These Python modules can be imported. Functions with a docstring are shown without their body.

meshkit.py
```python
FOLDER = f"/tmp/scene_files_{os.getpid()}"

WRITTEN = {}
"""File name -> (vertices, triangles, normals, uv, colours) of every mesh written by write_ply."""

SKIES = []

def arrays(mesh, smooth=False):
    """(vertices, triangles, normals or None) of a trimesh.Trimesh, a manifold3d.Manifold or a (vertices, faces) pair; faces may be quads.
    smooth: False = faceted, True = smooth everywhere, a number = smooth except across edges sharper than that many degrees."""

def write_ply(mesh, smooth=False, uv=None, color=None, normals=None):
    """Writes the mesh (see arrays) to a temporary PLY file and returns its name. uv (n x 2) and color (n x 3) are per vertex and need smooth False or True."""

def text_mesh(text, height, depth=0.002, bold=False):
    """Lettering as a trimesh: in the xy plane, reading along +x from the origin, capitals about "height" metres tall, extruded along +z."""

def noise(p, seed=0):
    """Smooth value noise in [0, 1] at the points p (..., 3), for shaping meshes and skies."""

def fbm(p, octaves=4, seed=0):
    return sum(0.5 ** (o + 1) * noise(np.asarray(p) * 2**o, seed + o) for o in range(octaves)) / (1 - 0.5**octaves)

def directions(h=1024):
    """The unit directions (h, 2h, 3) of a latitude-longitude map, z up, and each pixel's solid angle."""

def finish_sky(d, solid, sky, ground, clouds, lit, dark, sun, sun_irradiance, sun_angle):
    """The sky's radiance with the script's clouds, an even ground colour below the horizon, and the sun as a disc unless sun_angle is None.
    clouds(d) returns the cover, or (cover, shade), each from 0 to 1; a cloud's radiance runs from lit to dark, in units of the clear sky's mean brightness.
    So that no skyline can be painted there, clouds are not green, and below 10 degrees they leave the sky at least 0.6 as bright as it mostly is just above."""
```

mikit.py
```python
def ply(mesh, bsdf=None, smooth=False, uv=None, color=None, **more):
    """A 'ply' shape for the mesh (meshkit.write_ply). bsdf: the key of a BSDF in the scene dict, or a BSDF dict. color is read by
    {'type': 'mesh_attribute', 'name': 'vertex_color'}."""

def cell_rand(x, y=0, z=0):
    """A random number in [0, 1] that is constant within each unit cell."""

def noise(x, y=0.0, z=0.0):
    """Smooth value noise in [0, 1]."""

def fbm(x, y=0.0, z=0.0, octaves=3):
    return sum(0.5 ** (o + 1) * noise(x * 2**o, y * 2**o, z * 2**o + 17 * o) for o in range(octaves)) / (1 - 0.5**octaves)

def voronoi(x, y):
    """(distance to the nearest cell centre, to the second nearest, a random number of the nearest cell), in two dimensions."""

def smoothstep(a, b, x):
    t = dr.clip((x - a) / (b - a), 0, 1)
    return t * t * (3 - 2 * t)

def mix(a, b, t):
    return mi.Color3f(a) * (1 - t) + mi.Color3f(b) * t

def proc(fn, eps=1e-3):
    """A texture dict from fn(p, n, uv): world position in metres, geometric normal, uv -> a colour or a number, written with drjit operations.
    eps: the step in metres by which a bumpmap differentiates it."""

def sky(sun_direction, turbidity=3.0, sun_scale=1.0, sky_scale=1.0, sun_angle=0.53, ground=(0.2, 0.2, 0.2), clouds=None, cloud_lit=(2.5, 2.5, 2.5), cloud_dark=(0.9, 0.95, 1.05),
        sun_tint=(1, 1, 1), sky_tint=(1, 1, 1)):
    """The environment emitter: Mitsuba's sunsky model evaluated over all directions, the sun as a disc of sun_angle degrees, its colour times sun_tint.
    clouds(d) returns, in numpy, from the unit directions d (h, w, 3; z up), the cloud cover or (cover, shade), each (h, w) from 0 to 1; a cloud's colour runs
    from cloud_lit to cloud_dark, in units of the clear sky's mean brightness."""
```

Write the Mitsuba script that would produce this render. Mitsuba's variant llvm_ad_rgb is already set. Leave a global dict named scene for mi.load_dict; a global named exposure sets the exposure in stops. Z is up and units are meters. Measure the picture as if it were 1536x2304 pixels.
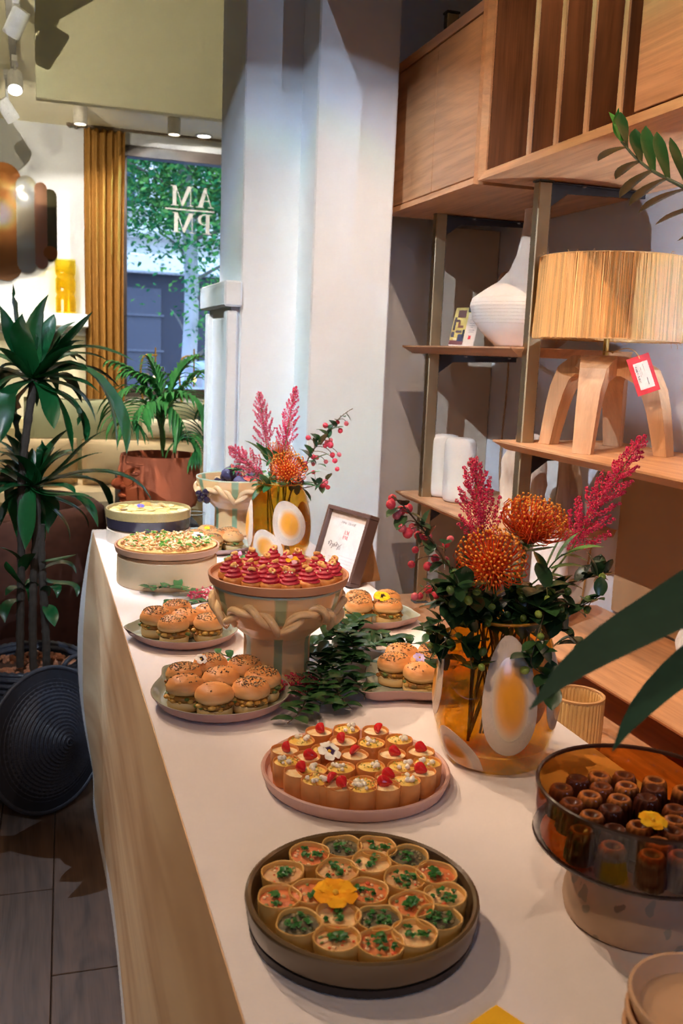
import math, random
import numpy as np, trimesh, manifold3d as m3, drjit as dr, mitsuba as mi, mikit, meshkit
from shapely.geometry import Polygon, Point, box as sbox
from shapely import affinity
PI = math.pi
T4 = mi.ScalarTransform4f
RN = np.random.RandomState(7)
scene, labels = {}, {}

# ---------------------------------------------------------------- camera, sky, lamps, exposure
CAM = np.array([0.0, 0.0, 1.45])
YAW, PIT, ROL = 0.32285764, -0.16971003, 0.03973524
fw = np.array([math.sin(YAW)*math.cos(PIT), math.cos(YAW)*math.cos(PIT), math.sin(PIT)])
r0 = np.array([math.cos(YAW), -math.sin(YAW), 0.0])
u0 = np.cross(r0, fw)
upv = -math.sin(ROL)*r0 + math.cos(ROL)*u0
scene['camera'] = {'type': 'thinlens', 'fov': 2*math.degrees(math.atan(768/2080.0)), 'fov_axis': 'x', 'aperture_radius': 0.0017, 'focus_distance': 1.55,
                   'near_clip': 0.02, 'far_clip': 200.0,
                   'to_world': T4().look_at(origin=CAM.tolist(), target=(CAM+fw).tolist(), up=upv.tolist())}
exposure = 0.15
SKY = 20.0
scene['sky'] = mikit.sky([0.3, -0.5, 0.8], turbidity=4.0, sun_scale=0.0, sky_scale=SKY, sky_tint=(0.95, 1.0, 1.12), ground=(0.3, 0.3, 0.32))

def rgb(*c):
    """sRGB 0-255 to linear."""
    c = np.asarray(c, float)/255.0
    return np.where(c <= 0.04045, c/12.92, ((c+0.055)/1.055)**2.4)

SPOTS = []
def spot(key, pos, aim, col, power, cutoff=26, beam=16):
    scene[key] = {'type': 'spot', 'intensity': {'type': 'rgb', 'value': [float(power*c) for c in col]}, 'cutoff_angle': float(cutoff), 'beam_width': float(beam),
                  'to_world': T4().look_at(origin=list(map(float, pos)), target=list(map(float, aim)), up=[0.01, 0.02, 1])}
WARM, NEUT, COOL = (1.0, 0.72, 0.50), (1.0, 0.90, 0.76), (0.60, 0.78, 1.0)
# ceiling tracks: bare spots without built heads; front fill and beam wash are added
HEADS_AND_FILLS = [((-0.305, -0.40, 2.74), (0.42, 1.50, 0.95), WARM, 2.3, 34, 22), ((-0.305, 1.75, 2.74), (0.30, 1.00, 0.9), WARM, 3.3, 36, 20), ((-0.305, 2.75, 2.74), (0.42, 1.70, 0.9), WARM, 7.5, 32, 18), ((-0.305, 3.55, 2.74), (0.36, 2.45, 0.9), COOL, 11.5, 22, 14),  # the first is an added warm fill for the fronts on the table
         ((0.70, 1.62, 2.74), (1.36, 2.20, 1.20), WARM, 4.6, 48, 34), ((-0.305, 1.20, 2.74), (0.86, 2.98, 1.15), COOL, 34.0, 27, 16), ((-0.305, 3.30, 2.74), (0.45, 3.90, 0.95), NEUT, 14.0, 24, 16),
         ((-0.305, 0.60, 2.74), (1.45, 1.55, 0.9), WARM, 10.0, 26, 14), ((-0.305, 3.80, 2.74), (0.50, 5.2, 2.85), (1.0, 0.88, 0.62), 5.5, 60, 40)]  # the last is an added wash to brighten the dropped beam
FAR_LAMPS = [((0.308, 6.60, 2.85), (0.30, 7.0, 1.0), NEUT, 5.0, 60, 35), ((0.917, 6.605, 2.85), (1.10, 7.2, 2.1), NEUT, 16.0, 60, 35), ((-0.075, 5.55, 2.70), (-0.1, 7.1, 2.0), NEUT, 6.0, 50, 30), ((-0.085, 5.92, 2.62), (0.3, 6.3, 0.8), NEUT, 8.0, 50, 30)]
for i, hd in enumerate(HEADS_AND_FILLS):
    spot('head_or_fill_light_%d' % i, *hd)
spot('uplight_lamp', (1.45, 1.40, 1.33), (1.64, 2.02, 1.80), COOL, 5.0, 40, 20)
for i, hd in enumerate(FAR_LAMPS):
    spot('far_light_%d' % i, *hd)
# ---------------------------------------------------------------- materials
def P(base, rough=0.6, spec=0.5, **k):
    return {'type': 'twosided', 'bsdf': {'type': 'principled', 'base_color': base, 'roughness': rough, 'specular': spec, **k}}
VC = {'type': 'mesh_attribute', 'name': 'vertex_color'}
def flat_fn(p, n, uv):
    """The plain colour of a mesh, kept as one number in its u; its v holds how strongly (fraction) and how finely (whole part) the colour is mottled."""
    w = dr.floor(uv.x); r = dr.floor(w/16384.0); w -= r*16384.0; g = dr.floor(w/128.0); b = w-g*128.0
    fr = dr.floor(uv.y); am = uv.y-fr
    k = 1.0+am*(2.0*mikit.fbm(p.x*fr, p.y*fr, p.z*fr, 2)-1.0)
    lin = lambda c: dr.power(dr.clip((c/127.0+0.055)/1.055, 0.0, 1.0), 2.4)
    return dr.clip(mi.Color3f(lin(r), lin(g), lin(b))*k, 0.0, 1.0)
FLAT = mikit.proc(flat_fn)
for nm_, base_ in (('', FLAT), ('_v', VC)):
    scene['matte'+nm_] = P(base_, 0.85, 0.3)
    scene['satin'+nm_] = P(base_, 0.45, 0.5)
    scene['gloss'+nm_] = P(base_, 0.14, 0.6)
    scene['leaf'+nm_] = P(base_, 0.22, 0.6)
scene['metal'] = P(FLAT, 0.28, 0.5, metallic=0.9)
def rough_metal(c, r): return {'type': 'roughconductor', 'material': 'none', 'specular_reflectance': {'type': 'rgb', 'value': list(map(float, rgb(*c)))}, 'alpha': r}
def C3(c): return mi.Color3f(*[float(v) for v in rgb(*c)])
def oak_fn(a, b, axis):
    A, B = C3(a), C3(b)
    def fn(p, n, uv):
        q = [p.x, p.y, p.z]
        l = q.pop(axis)
        w = mikit.fbm(l*1.3, q[0]*5, q[1]*5, 2)
        g = mikit.fbm(l*4.0, q[0]*55 + w*9, q[1]*55 + w*9, 3)
        f = mikit.noise(l*16.0, q[0]*420, q[1]*420)
        return mikit.mix(A, B, dr.clip(1.9*(g-0.32)*0.8 + 0.28*(f-0.5), 0, 1))
    return fn
scene['oak_y'] = P(mikit.proc(oak_fn((200, 148, 104), (166, 116, 78), 1)), 0.5, 0.4)
scene['oak_z'] = P(mikit.proc(oak_fn((216, 170, 126), (184, 134, 92), 2)), 0.5, 0.4)
scene['walnut'] = P(mikit.proc(oak_fn((92, 55, 33), (50, 29, 18), 2)), 0.45, 0.4)
scene['floor_wood'] = P(mikit.proc(oak_fn((84, 62, 48), (44, 32, 25), 1)), 0.5, 0.4)
def drape_fn(p, n, uv):
    g = mikit.fbm(p.y*2.2, p.z*13 + 3*mikit.fbm(p.y*1.1, p.z*3, 0, 2), 0.0, 3)
    w = dr.select((p.z < 0.055+0.03*mikit.noise(p.y*5, 1.0, 0.0)) | (p.y > 2.775+0.02*mikit.noise(p.z*6, 3.0, 0.0)), 1.0, 0.0)
    return mikit.mix(mikit.mix(C3((234, 202, 162)), C3((202, 160, 120)), dr.clip(1.7*(g-0.28), 0, 1)), C3((236, 232, 228)), w)
scene['drape_wood'] = P(mikit.proc(drape_fn), 0.8, 0.2)
scene['paper'] = {'type': 'twosided', 'bsdf': {'type': 'bumpmap', 'arbitrary': mikit.proc(lambda p, n, uv: 0.5+0.5*dr.sin((p.x*0.80+p.y*0.6)*2*PI/0.0065), 4e-4), 'scale': 0.00045,
        'bsdf': {'type': 'principled', 'base_color': {'type': 'rgb', 'value': rgb(230, 222, 220).tolist()}, 'roughness': 0.6, 'specular': 0.35}}}
scene['wall_white'] = P({'type': 'rgb', 'value': rgb(221, 225, 231).tolist()}, 0.75, 0.3)
scene['wall_cream'] = P({'type': 'rgb', 'value': rgb(224, 219, 190).tolist()}, 0.75, 0.3)
scene['panel_beige'] = P({'type': 'rgb', 'value': rgb(182, 164, 142).tolist()}, 0.7, 0.3)
scene['panel_tan'] = P({'type': 'rgb', 'value': rgb(172, 136, 98).tolist()}, 0.7, 0.3)
def stone_fn(p, n, uv):
    an = dr.atan2(p.y-0.716, p.x-0.566)*0.066
    wx, wz = 0.010*(mikit.noise(p.x*90, p.y*90, p.z*90)-0.5), 0.010*(mikit.noise(p.x*90+9, p.y*90, p.z*90)-0.5)
    a, b, c = mikit.voronoi((an+wx)*62, (p.z+wz)*48)
    m = dr.select((c > 0.62) & (a < 0.14+0.55*(c-0.62)), 1.0, 0.0)
    base = mikit.mix(C3((168, 140, 116)), C3((190, 162, 136)), mikit.fbm(p.x*60, p.y*60, p.z*60, 2))
    return base*(1-m) + mikit.mix(C3((120, 92, 72)), C3((150, 140, 122)), c*2.6-1.6)*m
scene['terrazzo'] = P(mikit.proc(stone_fn), 0.6, 0.35)
scene['sandstone'] = P(mikit.proc(lambda p, n, uv: mikit.mix(C3((226, 208, 186)), C3((182, 152, 124)), dr.clip(1.8*(mikit.fbm(p.x*40, p.y*40, p.z*9, 3)-0.25), 0, 1))), 0.85, 0.2)
scene['bark_fabric'] = P(mikit.proc(lambda p, n, uv: mikit.mix(C3((62, 38, 31)), C3((82, 50, 40)), mikit.fbm(p.x*30, p.y*30, p.z*30, 2))), 0.8, 0.2, sheen=0.5)
scene['amber'] = {'type': 'thindielectric', 'int_ior': 1.5, 'specular_transmittance': {'type': 'rgb', 'value': [0.92, 0.71, 0.27]}}
scene['amber_dark'] = {'type': 'thindielectric', 'int_ior': 1.5, 'specular_transmittance': {'type': 'rgb', 'value': [0.52, 0.20, 0.035]}}
scene['clear'] = {'type': 'thindielectric', 'int_ior': 1.5, 'specular_transmittance': {'type': 'rgb', 'value': [0.92, 0.97, 0.98]}}
scene['pane'] = {'type': 'thindielectric', 'int_ior': 1.5, 'specular_transmittance': {'type': 'rgb', 'value': [0.93, 0.97, 1.0]}}
scene['yellow_glass'] = {'type': 'thindielectric', 'int_ior': 1.5, 'specular_transmittance': {'type': 'rgb', 'value': [0.99, 0.90, 0.42]}}

# ---------------------------------------------------------------- mesh helpers
def TM(t=(0, 0, 0), rz=0.0, rx=0.0, ry=0.0, s=(1, 1, 1)):
    """Scale, then turn about x, y, z, then move."""
    s = np.broadcast_to(s, 3)
    R = trimesh.transformations.euler_matrix(rx, ry, rz, 'sxyz')
    M = np.eye(4); M[:3, :3] = R[:3, :3] @ np.diag(s); M[:3, 3] = t
    return M
def moved(m, M):
    m = m.copy(); m.apply_transform(M); return m
def mk(v, f): return trimesh.Trimesh(np.asarray(v, float), np.asarray(f, int), process=False)
def cat(ms): return trimesh.util.concatenate([m for m in ms])
def hull(pts): return trimesh.convex.convex_hull(np.asarray(pts, float))
def bx(x0, x1, y0, y1, z0, z1, b=0.003):
    b = min(b, 0.45*abs(x1-x0), 0.45*abs(y1-y0), 0.45*abs(z1-z0))
    pts = []
    for sx in (0, 1):
        for sy in (0, 1):
            for sz in (0, 1):
                c = [(x1 if sx else x0), (y1 if sy else y0), (z1 if sz else z0)]
                d = [(-b if sx else b), (-b if sy else b), (-b if sz else b)]
                for k in range(3):
                    q = [c[i]+d[i] for i in range(3)]; q[k] = c[k]; pts.append(q)
    return hull(pts)
def lathe(prof, n=48, closed_top=False):
    """Turn the (r, z) profile about z; the profile runs outside from bottom to top and, for hollow things, back down inside."""
    return trimesh.creation.revolve(np.asarray(prof, float), sections=n)
def spline(pts, n):
    pts = np.asarray(pts, float)
    if len(pts) == 2: return np.linspace(pts[0], pts[1], n)
    from scipy.interpolate import CubicSpline
    d = np.r_[0, np.cumsum(np.linalg.norm(np.diff(pts, axis=0), axis=1))]
    return CubicSpline(d, pts)(np.linspace(0, d[-1], n))
def stiff(pts, n):
    """As spline(), but never swings out beyond its points."""
    from scipy.interpolate import PchipInterpolator
    pts = np.asarray([np.asarray(q, float) for q in pts]); keep = np.r_[True, np.linalg.norm(np.diff(pts, axis=0), axis=1) > 1e-4]; pts = pts[keep]
    d = np.r_[0, np.cumsum(np.linalg.norm(np.diff(pts, axis=0), axis=1))]
    return PchipInterpolator(d, pts)(np.linspace(0, d[-1], n))
def frames(p):
    t = np.gradient(p, axis=0); t /= np.linalg.norm(t, axis=1, keepdims=True)+1e-12
    a = np.cross(t[0], [0, 0, 1.0]) if abs(t[0][2]) < 0.9 else np.cross(t[0], [1.0, 0, 0])
    out = []
    for k in range(len(p)):
        a = a - t[k]*np.dot(a, t[k]); a /= np.linalg.norm(a)+1e-12
        out.append((a.copy(), np.cross(t[k], a)))
    return t, np.array([o[0] for o in out]), np.array([o[1] for o in out])
def tube(p, r, k=6, caps=True):
    p = np.asarray(p, float); r = np.broadcast_to(r, len(p))
    t, a, b = frames(p); ang = np.arange(k)*2*PI/k
    v = (p[:, None] + r[:, None, None]*(np.cos(ang)[None, :, None]*a[:, None] + np.sin(ang)[None, :, None]*b[:, None])).reshape(-1, 3)
    f = []
    for i in range(len(p)-1):
        for j in range(k):
            q = [i*k+j, i*k+(j+1) % k, (i+1)*k+(j+1) % k, (i+1)*k+j]
            f += [[q[0], q[1], q[2]], [q[0], q[2], q[3]]]
    if caps:
        v = np.vstack([v, p[:1], p[-1:]]); n0 = len(v)-2
        for j in range(k):
            f += [[n0, (j+1) % k, j], [n0+1, (len(p)-1)*k+j, (len(p)-1)*k+(j+1) % k]]
    m = mk(v, f); 
    return m
def strap(p, w, side=None, fold=0.25, wav=0.0):
    """A leaf blade along the points p with half widths w: three vertices per row, folded along its midrib."""
    p = np.asarray(p, float); n = len(p)
    t = np.gradient(p, axis=0); t /= np.linalg.norm(t, axis=1, keepdims=True)+1e-12
    ref = np.array([0, 0, 1.0]) if side is None else None
    s = np.cross(t, ref) if side is None else np.broadcast_to(np.asarray(side, float), p.shape).copy()
    s = s - t*np.sum(s*t, 1, keepdims=True)
    s /= np.linalg.norm(s, axis=1, keepdims=True)+1e-12
    for k in range(1, n):
        if np.dot(s[k], s[k-1]) < 0: s[k] = -s[k]
    nn = np.cross(s, t)
    w = np.asarray(w, float)[:, None]
    wv = wav*np.sin(np.arange(n)*1.9)[:, None]
    L = p - s*w + nn*w*(fold+wv); R = p + s*w + nn*w*(fold-wv)
    v = np.stack([L, p, R], 1).reshape(-1, 3); f = []
    for i in range(n-1):
        for j in (0, 1):
            q = [3*i+j, 3*i+j+1, 3*i+j+4, 3*i+j+3]
            f += [[q[0], q[1], q[2]], [q[0], q[2], q[3]]]
    return mk(v, f)
def oval_leaf(L, W, n=6, bend=0.25, fold=0.3):
    """A small leaf from the origin along +x, facing +z."""
    u = np.linspace(0, 1, n)
    p = np.stack([L*u, 0*u, L*bend*(u-u*u*1.6)], 1)
    return strap(p, W*np.sin(PI*np.clip(u*0.96+0.04, 0, 1))**0.8*(1-0.25*u)+1e-4, fold=fold)
ICO1, ICO2, ICO3 = (trimesh.creation.icosphere(k) for k in (1, 2, 3))
OCT = mk([[1, 0, 0], [-1, 0, 0], [0, 1, 0], [0, -1, 0], [0, 0, 1], [0, 0, -1]], [[0, 2, 4], [2, 1, 4], [1, 3, 4], [3, 0, 4], [2, 0, 5], [1, 2, 5], [3, 1, 5], [0, 3, 5]])
def ball(r, c=(0, 0, 0), sub=ICO1): return moved(sub, TM(c, s=np.broadcast_to(r, 3)))
def scatter(m, Ms):
    """Many copies of a small mesh joined into one."""
    V, F = np.asarray(m.vertices), np.asarray(m.faces); Ms = np.asarray(Ms)
    v = np.einsum('kij,nj->kni', Ms[:, :3, :3], V)+Ms[:, None, :3, 3]
    f = F[None]+(np.arange(len(Ms))*len(V))[:, None, None]
    return mk(v.reshape(-1, 3), f.reshape(-1, 3))
def man(m): 
    return m3.Manifold(m3.Mesh(np.asarray(m.vertices, np.float32), np.asarray(m.faces, np.uint32)))
def unman(m):
    q = m.to_mesh(); return mk(q.vert_properties[:, :3], q.tri_verts)
def cut(a, *bs):
    a = man(a)
    for b in bs: a = a - man(b)
    return unman(a)
def along(d, roll=0.0):
    """A matrix that turns +x to the direction d."""
    d = np.asarray(d, float); d = d/np.linalg.norm(d)
    z = np.array([0, 0, 1.0]); y = np.cross(z, d)
    y = np.array([0, 1.0, 0]) if np.linalg.norm(y) < 1e-6 else y/np.linalg.norm(y)
    z = np.cross(d, y); c, s = math.cos(roll), math.sin(roll)
    M = np.eye(4); M[:3, 0] = d; M[:3, 1] = y*c+z*s; M[:3, 2] = -y*s+z*c
    return M
def at(M, p, s=1.0):
    M = M.copy(); M[:3, :3] = M[:3, :3]*s; M[:3, 3] = p; return M

# ---------------------------------------------------------------- scene helpers
COUNT = {}
def key_for(name):
    if name not in scene and name not in COUNT:
        COUNT[name] = 0; return name
    while True:
        COUNT[name] = COUNT.get(name, 0)+1
        k = '%s_%03d' % (name, COUNT[name])
        if k not in scene and k not in COUNT:
            COUNT[k] = 0; return k
class Flat:
    """Plain colours (sRGB), one per vertex, of a mesh whose pieces each have a single colour."""
    def __init__(self, c): self.c = c
def packed(c):
    q = np.clip(np.round(np.atleast_2d(np.asarray(c, float))/255.0*127), 0, 127); return (q[:, 0]*128+q[:, 1])*128+q[:, 2]+0.5
COLOURED = set()
def shape(m, mat, col=None, smooth=35, vary=0.0, freq=60.0):
    """A ply dict. col: one sRGB colour, Flat, or an array of linear colours per vertex."""
    if col is None: return mikit.ply(m, mat, smooth=smooth)
    per_vertex = isinstance(col, (np.ndarray, Flat))
    if smooth is not True and smooth is not False:
        if not per_vertex: m = trimesh.graph.smooth_shade(mk(m.vertices, m.faces), angle=math.radians(smooth), facet_minarea=None)
        smooth = True
    n = len(m.vertices)
    if isinstance(col, np.ndarray):
        d = mikit.ply(m, mat+'_v' if mat+'_v' in scene else mat, smooth=smooth, color=col); COLOURED.add(d['filename']); return d
    u = packed(col.c) if isinstance(col, Flat) else np.full(n, packed(col)[0])
    return mikit.ply(m, mat, smooth=smooth, uv=np.c_[u, np.full(n, round(freq)+min(0.95, vary))])
def put(name, sh, parent=None, label=None, cat=None, group=None, kind=None, M=None):
    k = key_for((parent+'__' if parent else '')+name)
    scene[k] = sh if M is None else {**sh, 'to_world': T4(np.asarray(M, float))}
    tag(k, label, cat, group, kind)
    return k
def tag(k, label=None, cat=None, group=None, kind=None):
    d = {a: b for a, b in (('label', label), ('category', cat), ('group', group), ('kind', kind)) if b}
    if d: labels[k] = d
def thing(name, label, cat, group=None):
    k = key_for(name); tag(k, label, cat, group); return k
def struct(name, sh, parent=None): return put(name, sh, parent, kind=None if parent else 'structure')
def mixed(pieces):
    """(mesh, colour) pieces joined, each vertex with its colour."""
    ms = [m for m, c in pieces]
    if any(isinstance(c, np.ndarray) and c.ndim == 2 for m, c in pieces):
        return cat(ms), np.vstack([c if isinstance(c, np.ndarray) and c.ndim == 2 else np.tile(rgb(*c), (len(m.vertices), 1)) for m, c in pieces])
    return cat(ms), Flat(np.vstack([np.tile(np.asarray(c, float), (len(m.vertices), 1)) for m, c in pieces]))
def sharp(m, ang=35): return trimesh.graph.smooth_shade(mk(m.vertices, m.faces), angle=math.radians(ang), facet_minarea=None)
# ================================================================ the room
TT = 0.90                                                        # table height
WX, FY, CZ, CH = 1.65, 7.2, 2.964, 3.60                           # right wall, window wall, low and high ceiling
fl = struct('floor', shape(bx(-4.0, 3.4, -2.5, 7.3, -0.10, -0.012, 0), 'matte', (52, 40, 33), smooth=False))
ANG = 0.0306                                                     # the boards run a little askew to the table
pl_len, pl_w = 1.27, 0.158
plank = shape(bx(-pl_w/2+0.0012, pl_w/2-0.0012, -pl_len/2+0.0012, pl_len/2-0.0012, -0.012, 0.0, 0.0015), 'floor_wood', smooth=False)
for i in range(-9, 4):
    for j in range(-1, 5):
        off = ((i*5) % 7)/7.0*pl_len
        xc, yc = -0.053+0.158*i, 2.395+pl_len*(j-0.5)+(off if i else 0.0)
        if yc < 0.9 or yc > 6.6: continue
        th = ANG; c, s = math.cos(th), math.sin(th)
        px, py = xc-0.0, yc-2.395
        put('plank', plank, fl, M=TM((px*c+py*s, -px*s+py*c+2.395, 0.0005*((i*7+j*3) % 3)-0.001), rz=-th))
rug = put('rug', shape(bx(-1.3, 1.5, 4.72, 7.0, 0.002, 0.016, 0.004), 'matte', (150, 138, 108), vary=0.15, freq=180), label='flat khaki rug on the dark floor under the sofa', cat='rug')

# ceiling and the dropped beam
struct('ceiling', shape(cat([bx(-4.0, 0.027, -2.5, 5.2, CZ, CZ+0.1, 0), bx(-4.0, 3.4, 5.2, 7.4, CZ, CZ+0.1, 0), bx(0.027, 3.4, -2.5, 5.26, CH, CH+0.1, 0), bx(0.020, 0.027, -2.5, 5.2, CZ, CH, 0)]), 'wall_cream', smooth=False))
struct('trim_1', shape(bx(0.027, 3.4, 5.2, 5.26, 2.66, CH, 0.004), 'wall_cream', smooth=False))
# walls
WLX, WHX, WLZ, WHZ = 0.634, 2.35, 1.085, 2.875                    # the window opening
far = struct('wall_far', shape(cat([bx(-4, WLX, FY, FY+0.16, 0, CZ, 0), bx(WHX, 3.4, FY, FY+0.16, 0, CZ, 0), bx(WLX, WHX, FY, FY+0.16, 0, WLZ, 0), bx(WLX, WHX, FY, FY+0.16, WHZ, CZ, 0)]), 'wall_white', smooth=False))
# unseen street front behind the camera: added wall, its opening sized to limit daylight
struct('wall_front', shape(cat([bx(-4.0, -0.6, -2.6, -2.5, 0, CZ, 0), bx(0.4, 1.8, -2.6, -2.5, 0, CH, 0), bx(-4, 1.8, -2.6, -2.5, 0, 1.6, 0), bx(-4, 1.8, -2.6, -2.5, 2.35, CH, 0)]), 'wall_white', smooth=False))
struct('wall_left', shape(bx(-4.1, -4.0, -2.5, 7.3, 0, CZ, 0), 'wall_cream', smooth=False))
struct('wall_right', shape(bx(WX, WX+0.12, -2.5, 3.42, 0, CH, 0), 'wall_white', smooth=False))
struct('wall_back', shape(bx(1.0, 3.4, 3.30, 3.42, 0, CH, 0), 'wall_white', smooth=False))
struct('wall_corner', shape(bx(3.3, 3.4, 3.42, 7.3, 0, CH, 0), 'wall_cream', smooth=False))
# the stepped white column behind the table
col = struct('column', shape(cat([bx(0.651, 1.10, 3.08, 3.47, 0, CH-0.001, 0.004), bx(0.840, 1.105, 2.90, 3.20, 0, CH-0.001, 0.005)]), 'wall_white', smooth=False))
# panelled ledge on the column's left side
led = struct('ledge', shape(bx(0.592, 0.652, 3.06, 3.54, 1.588, 1.672, 0.006), 'wall_white', smooth=False))
put('body', shape(bx(0.622, 0.6515, 3.10, 3.50, 0, 1.588, 0.002), 'wall_white', smooth=False), led)
put('pilaster', shape(bx(0.604, 0.640, 3.075, 3.13, 0, 1.575, 0.004), 'wall_white', smooth=False), led)
put('pilaster', shape(bx(0.604, 0.640, 3.43, 3.49, 0, 1.575, 0.004), 'wall_white', smooth=False), led)
# ledge under the mirrors on the window wall
led2 = struct('trim_2', shape(bx(-2.2, 0.372, FY-0.20, FY+0.01, 1.56, 1.655, 0.008), 'wall_white', smooth=False))
put('panel', shape(bx(-2.2, 0.36, FY-0.045, FY+0.01, 0.14, 1.56, 0.003), 'wall_cream', smooth=False), led2)
put('rail', shape(bx(-2.2, 0.36, FY-0.07, FY-0.04, 1.50, 1.56, 0.004), 'wall_white', smooth=False), led2)

# window with lettering seen from behind
win = struct('window_1', shape(cat([bx(WLX-0.01, WLX+0.03, FY+0.02, FY+0.10, WLZ, WHZ, 0.003), bx(WHX-0.04, WHX+0.01, FY+0.02, FY+0.10, WLZ, WHZ, 0.003),
       bx(WLX, WHX, FY-0.01, FY+0.10, WHZ-0.075, WHZ+0.003, 0.003), bx(WLX, WHX, FY-0.02, FY+0.10, WLZ-0.02, WLZ+0.045, 0.003)]), 'satin', (44, 36, 34), smooth=False))
put('pane', shape(mk([[WLX, FY+0.06, WLZ], [WHX, FY+0.06, WLZ], [WHX, FY+0.06, WHZ], [WLX, FY+0.06, WHZ]], [[0, 1, 2], [0, 2, 3]]), 'pane', smooth=False), win)
def seg(p, q, w):
    p, q = np.array(p, float), np.array(q, float); d = (q-p)/np.linalg.norm(q-p); n = np.array([-d[1], d[0]])*w/2
    return Polygon([p+n, q+n, q-n, p-n])
def hbar(x0, x1, y, t): return sbox(x0, y-t/2, x1, y+t/2)
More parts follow.
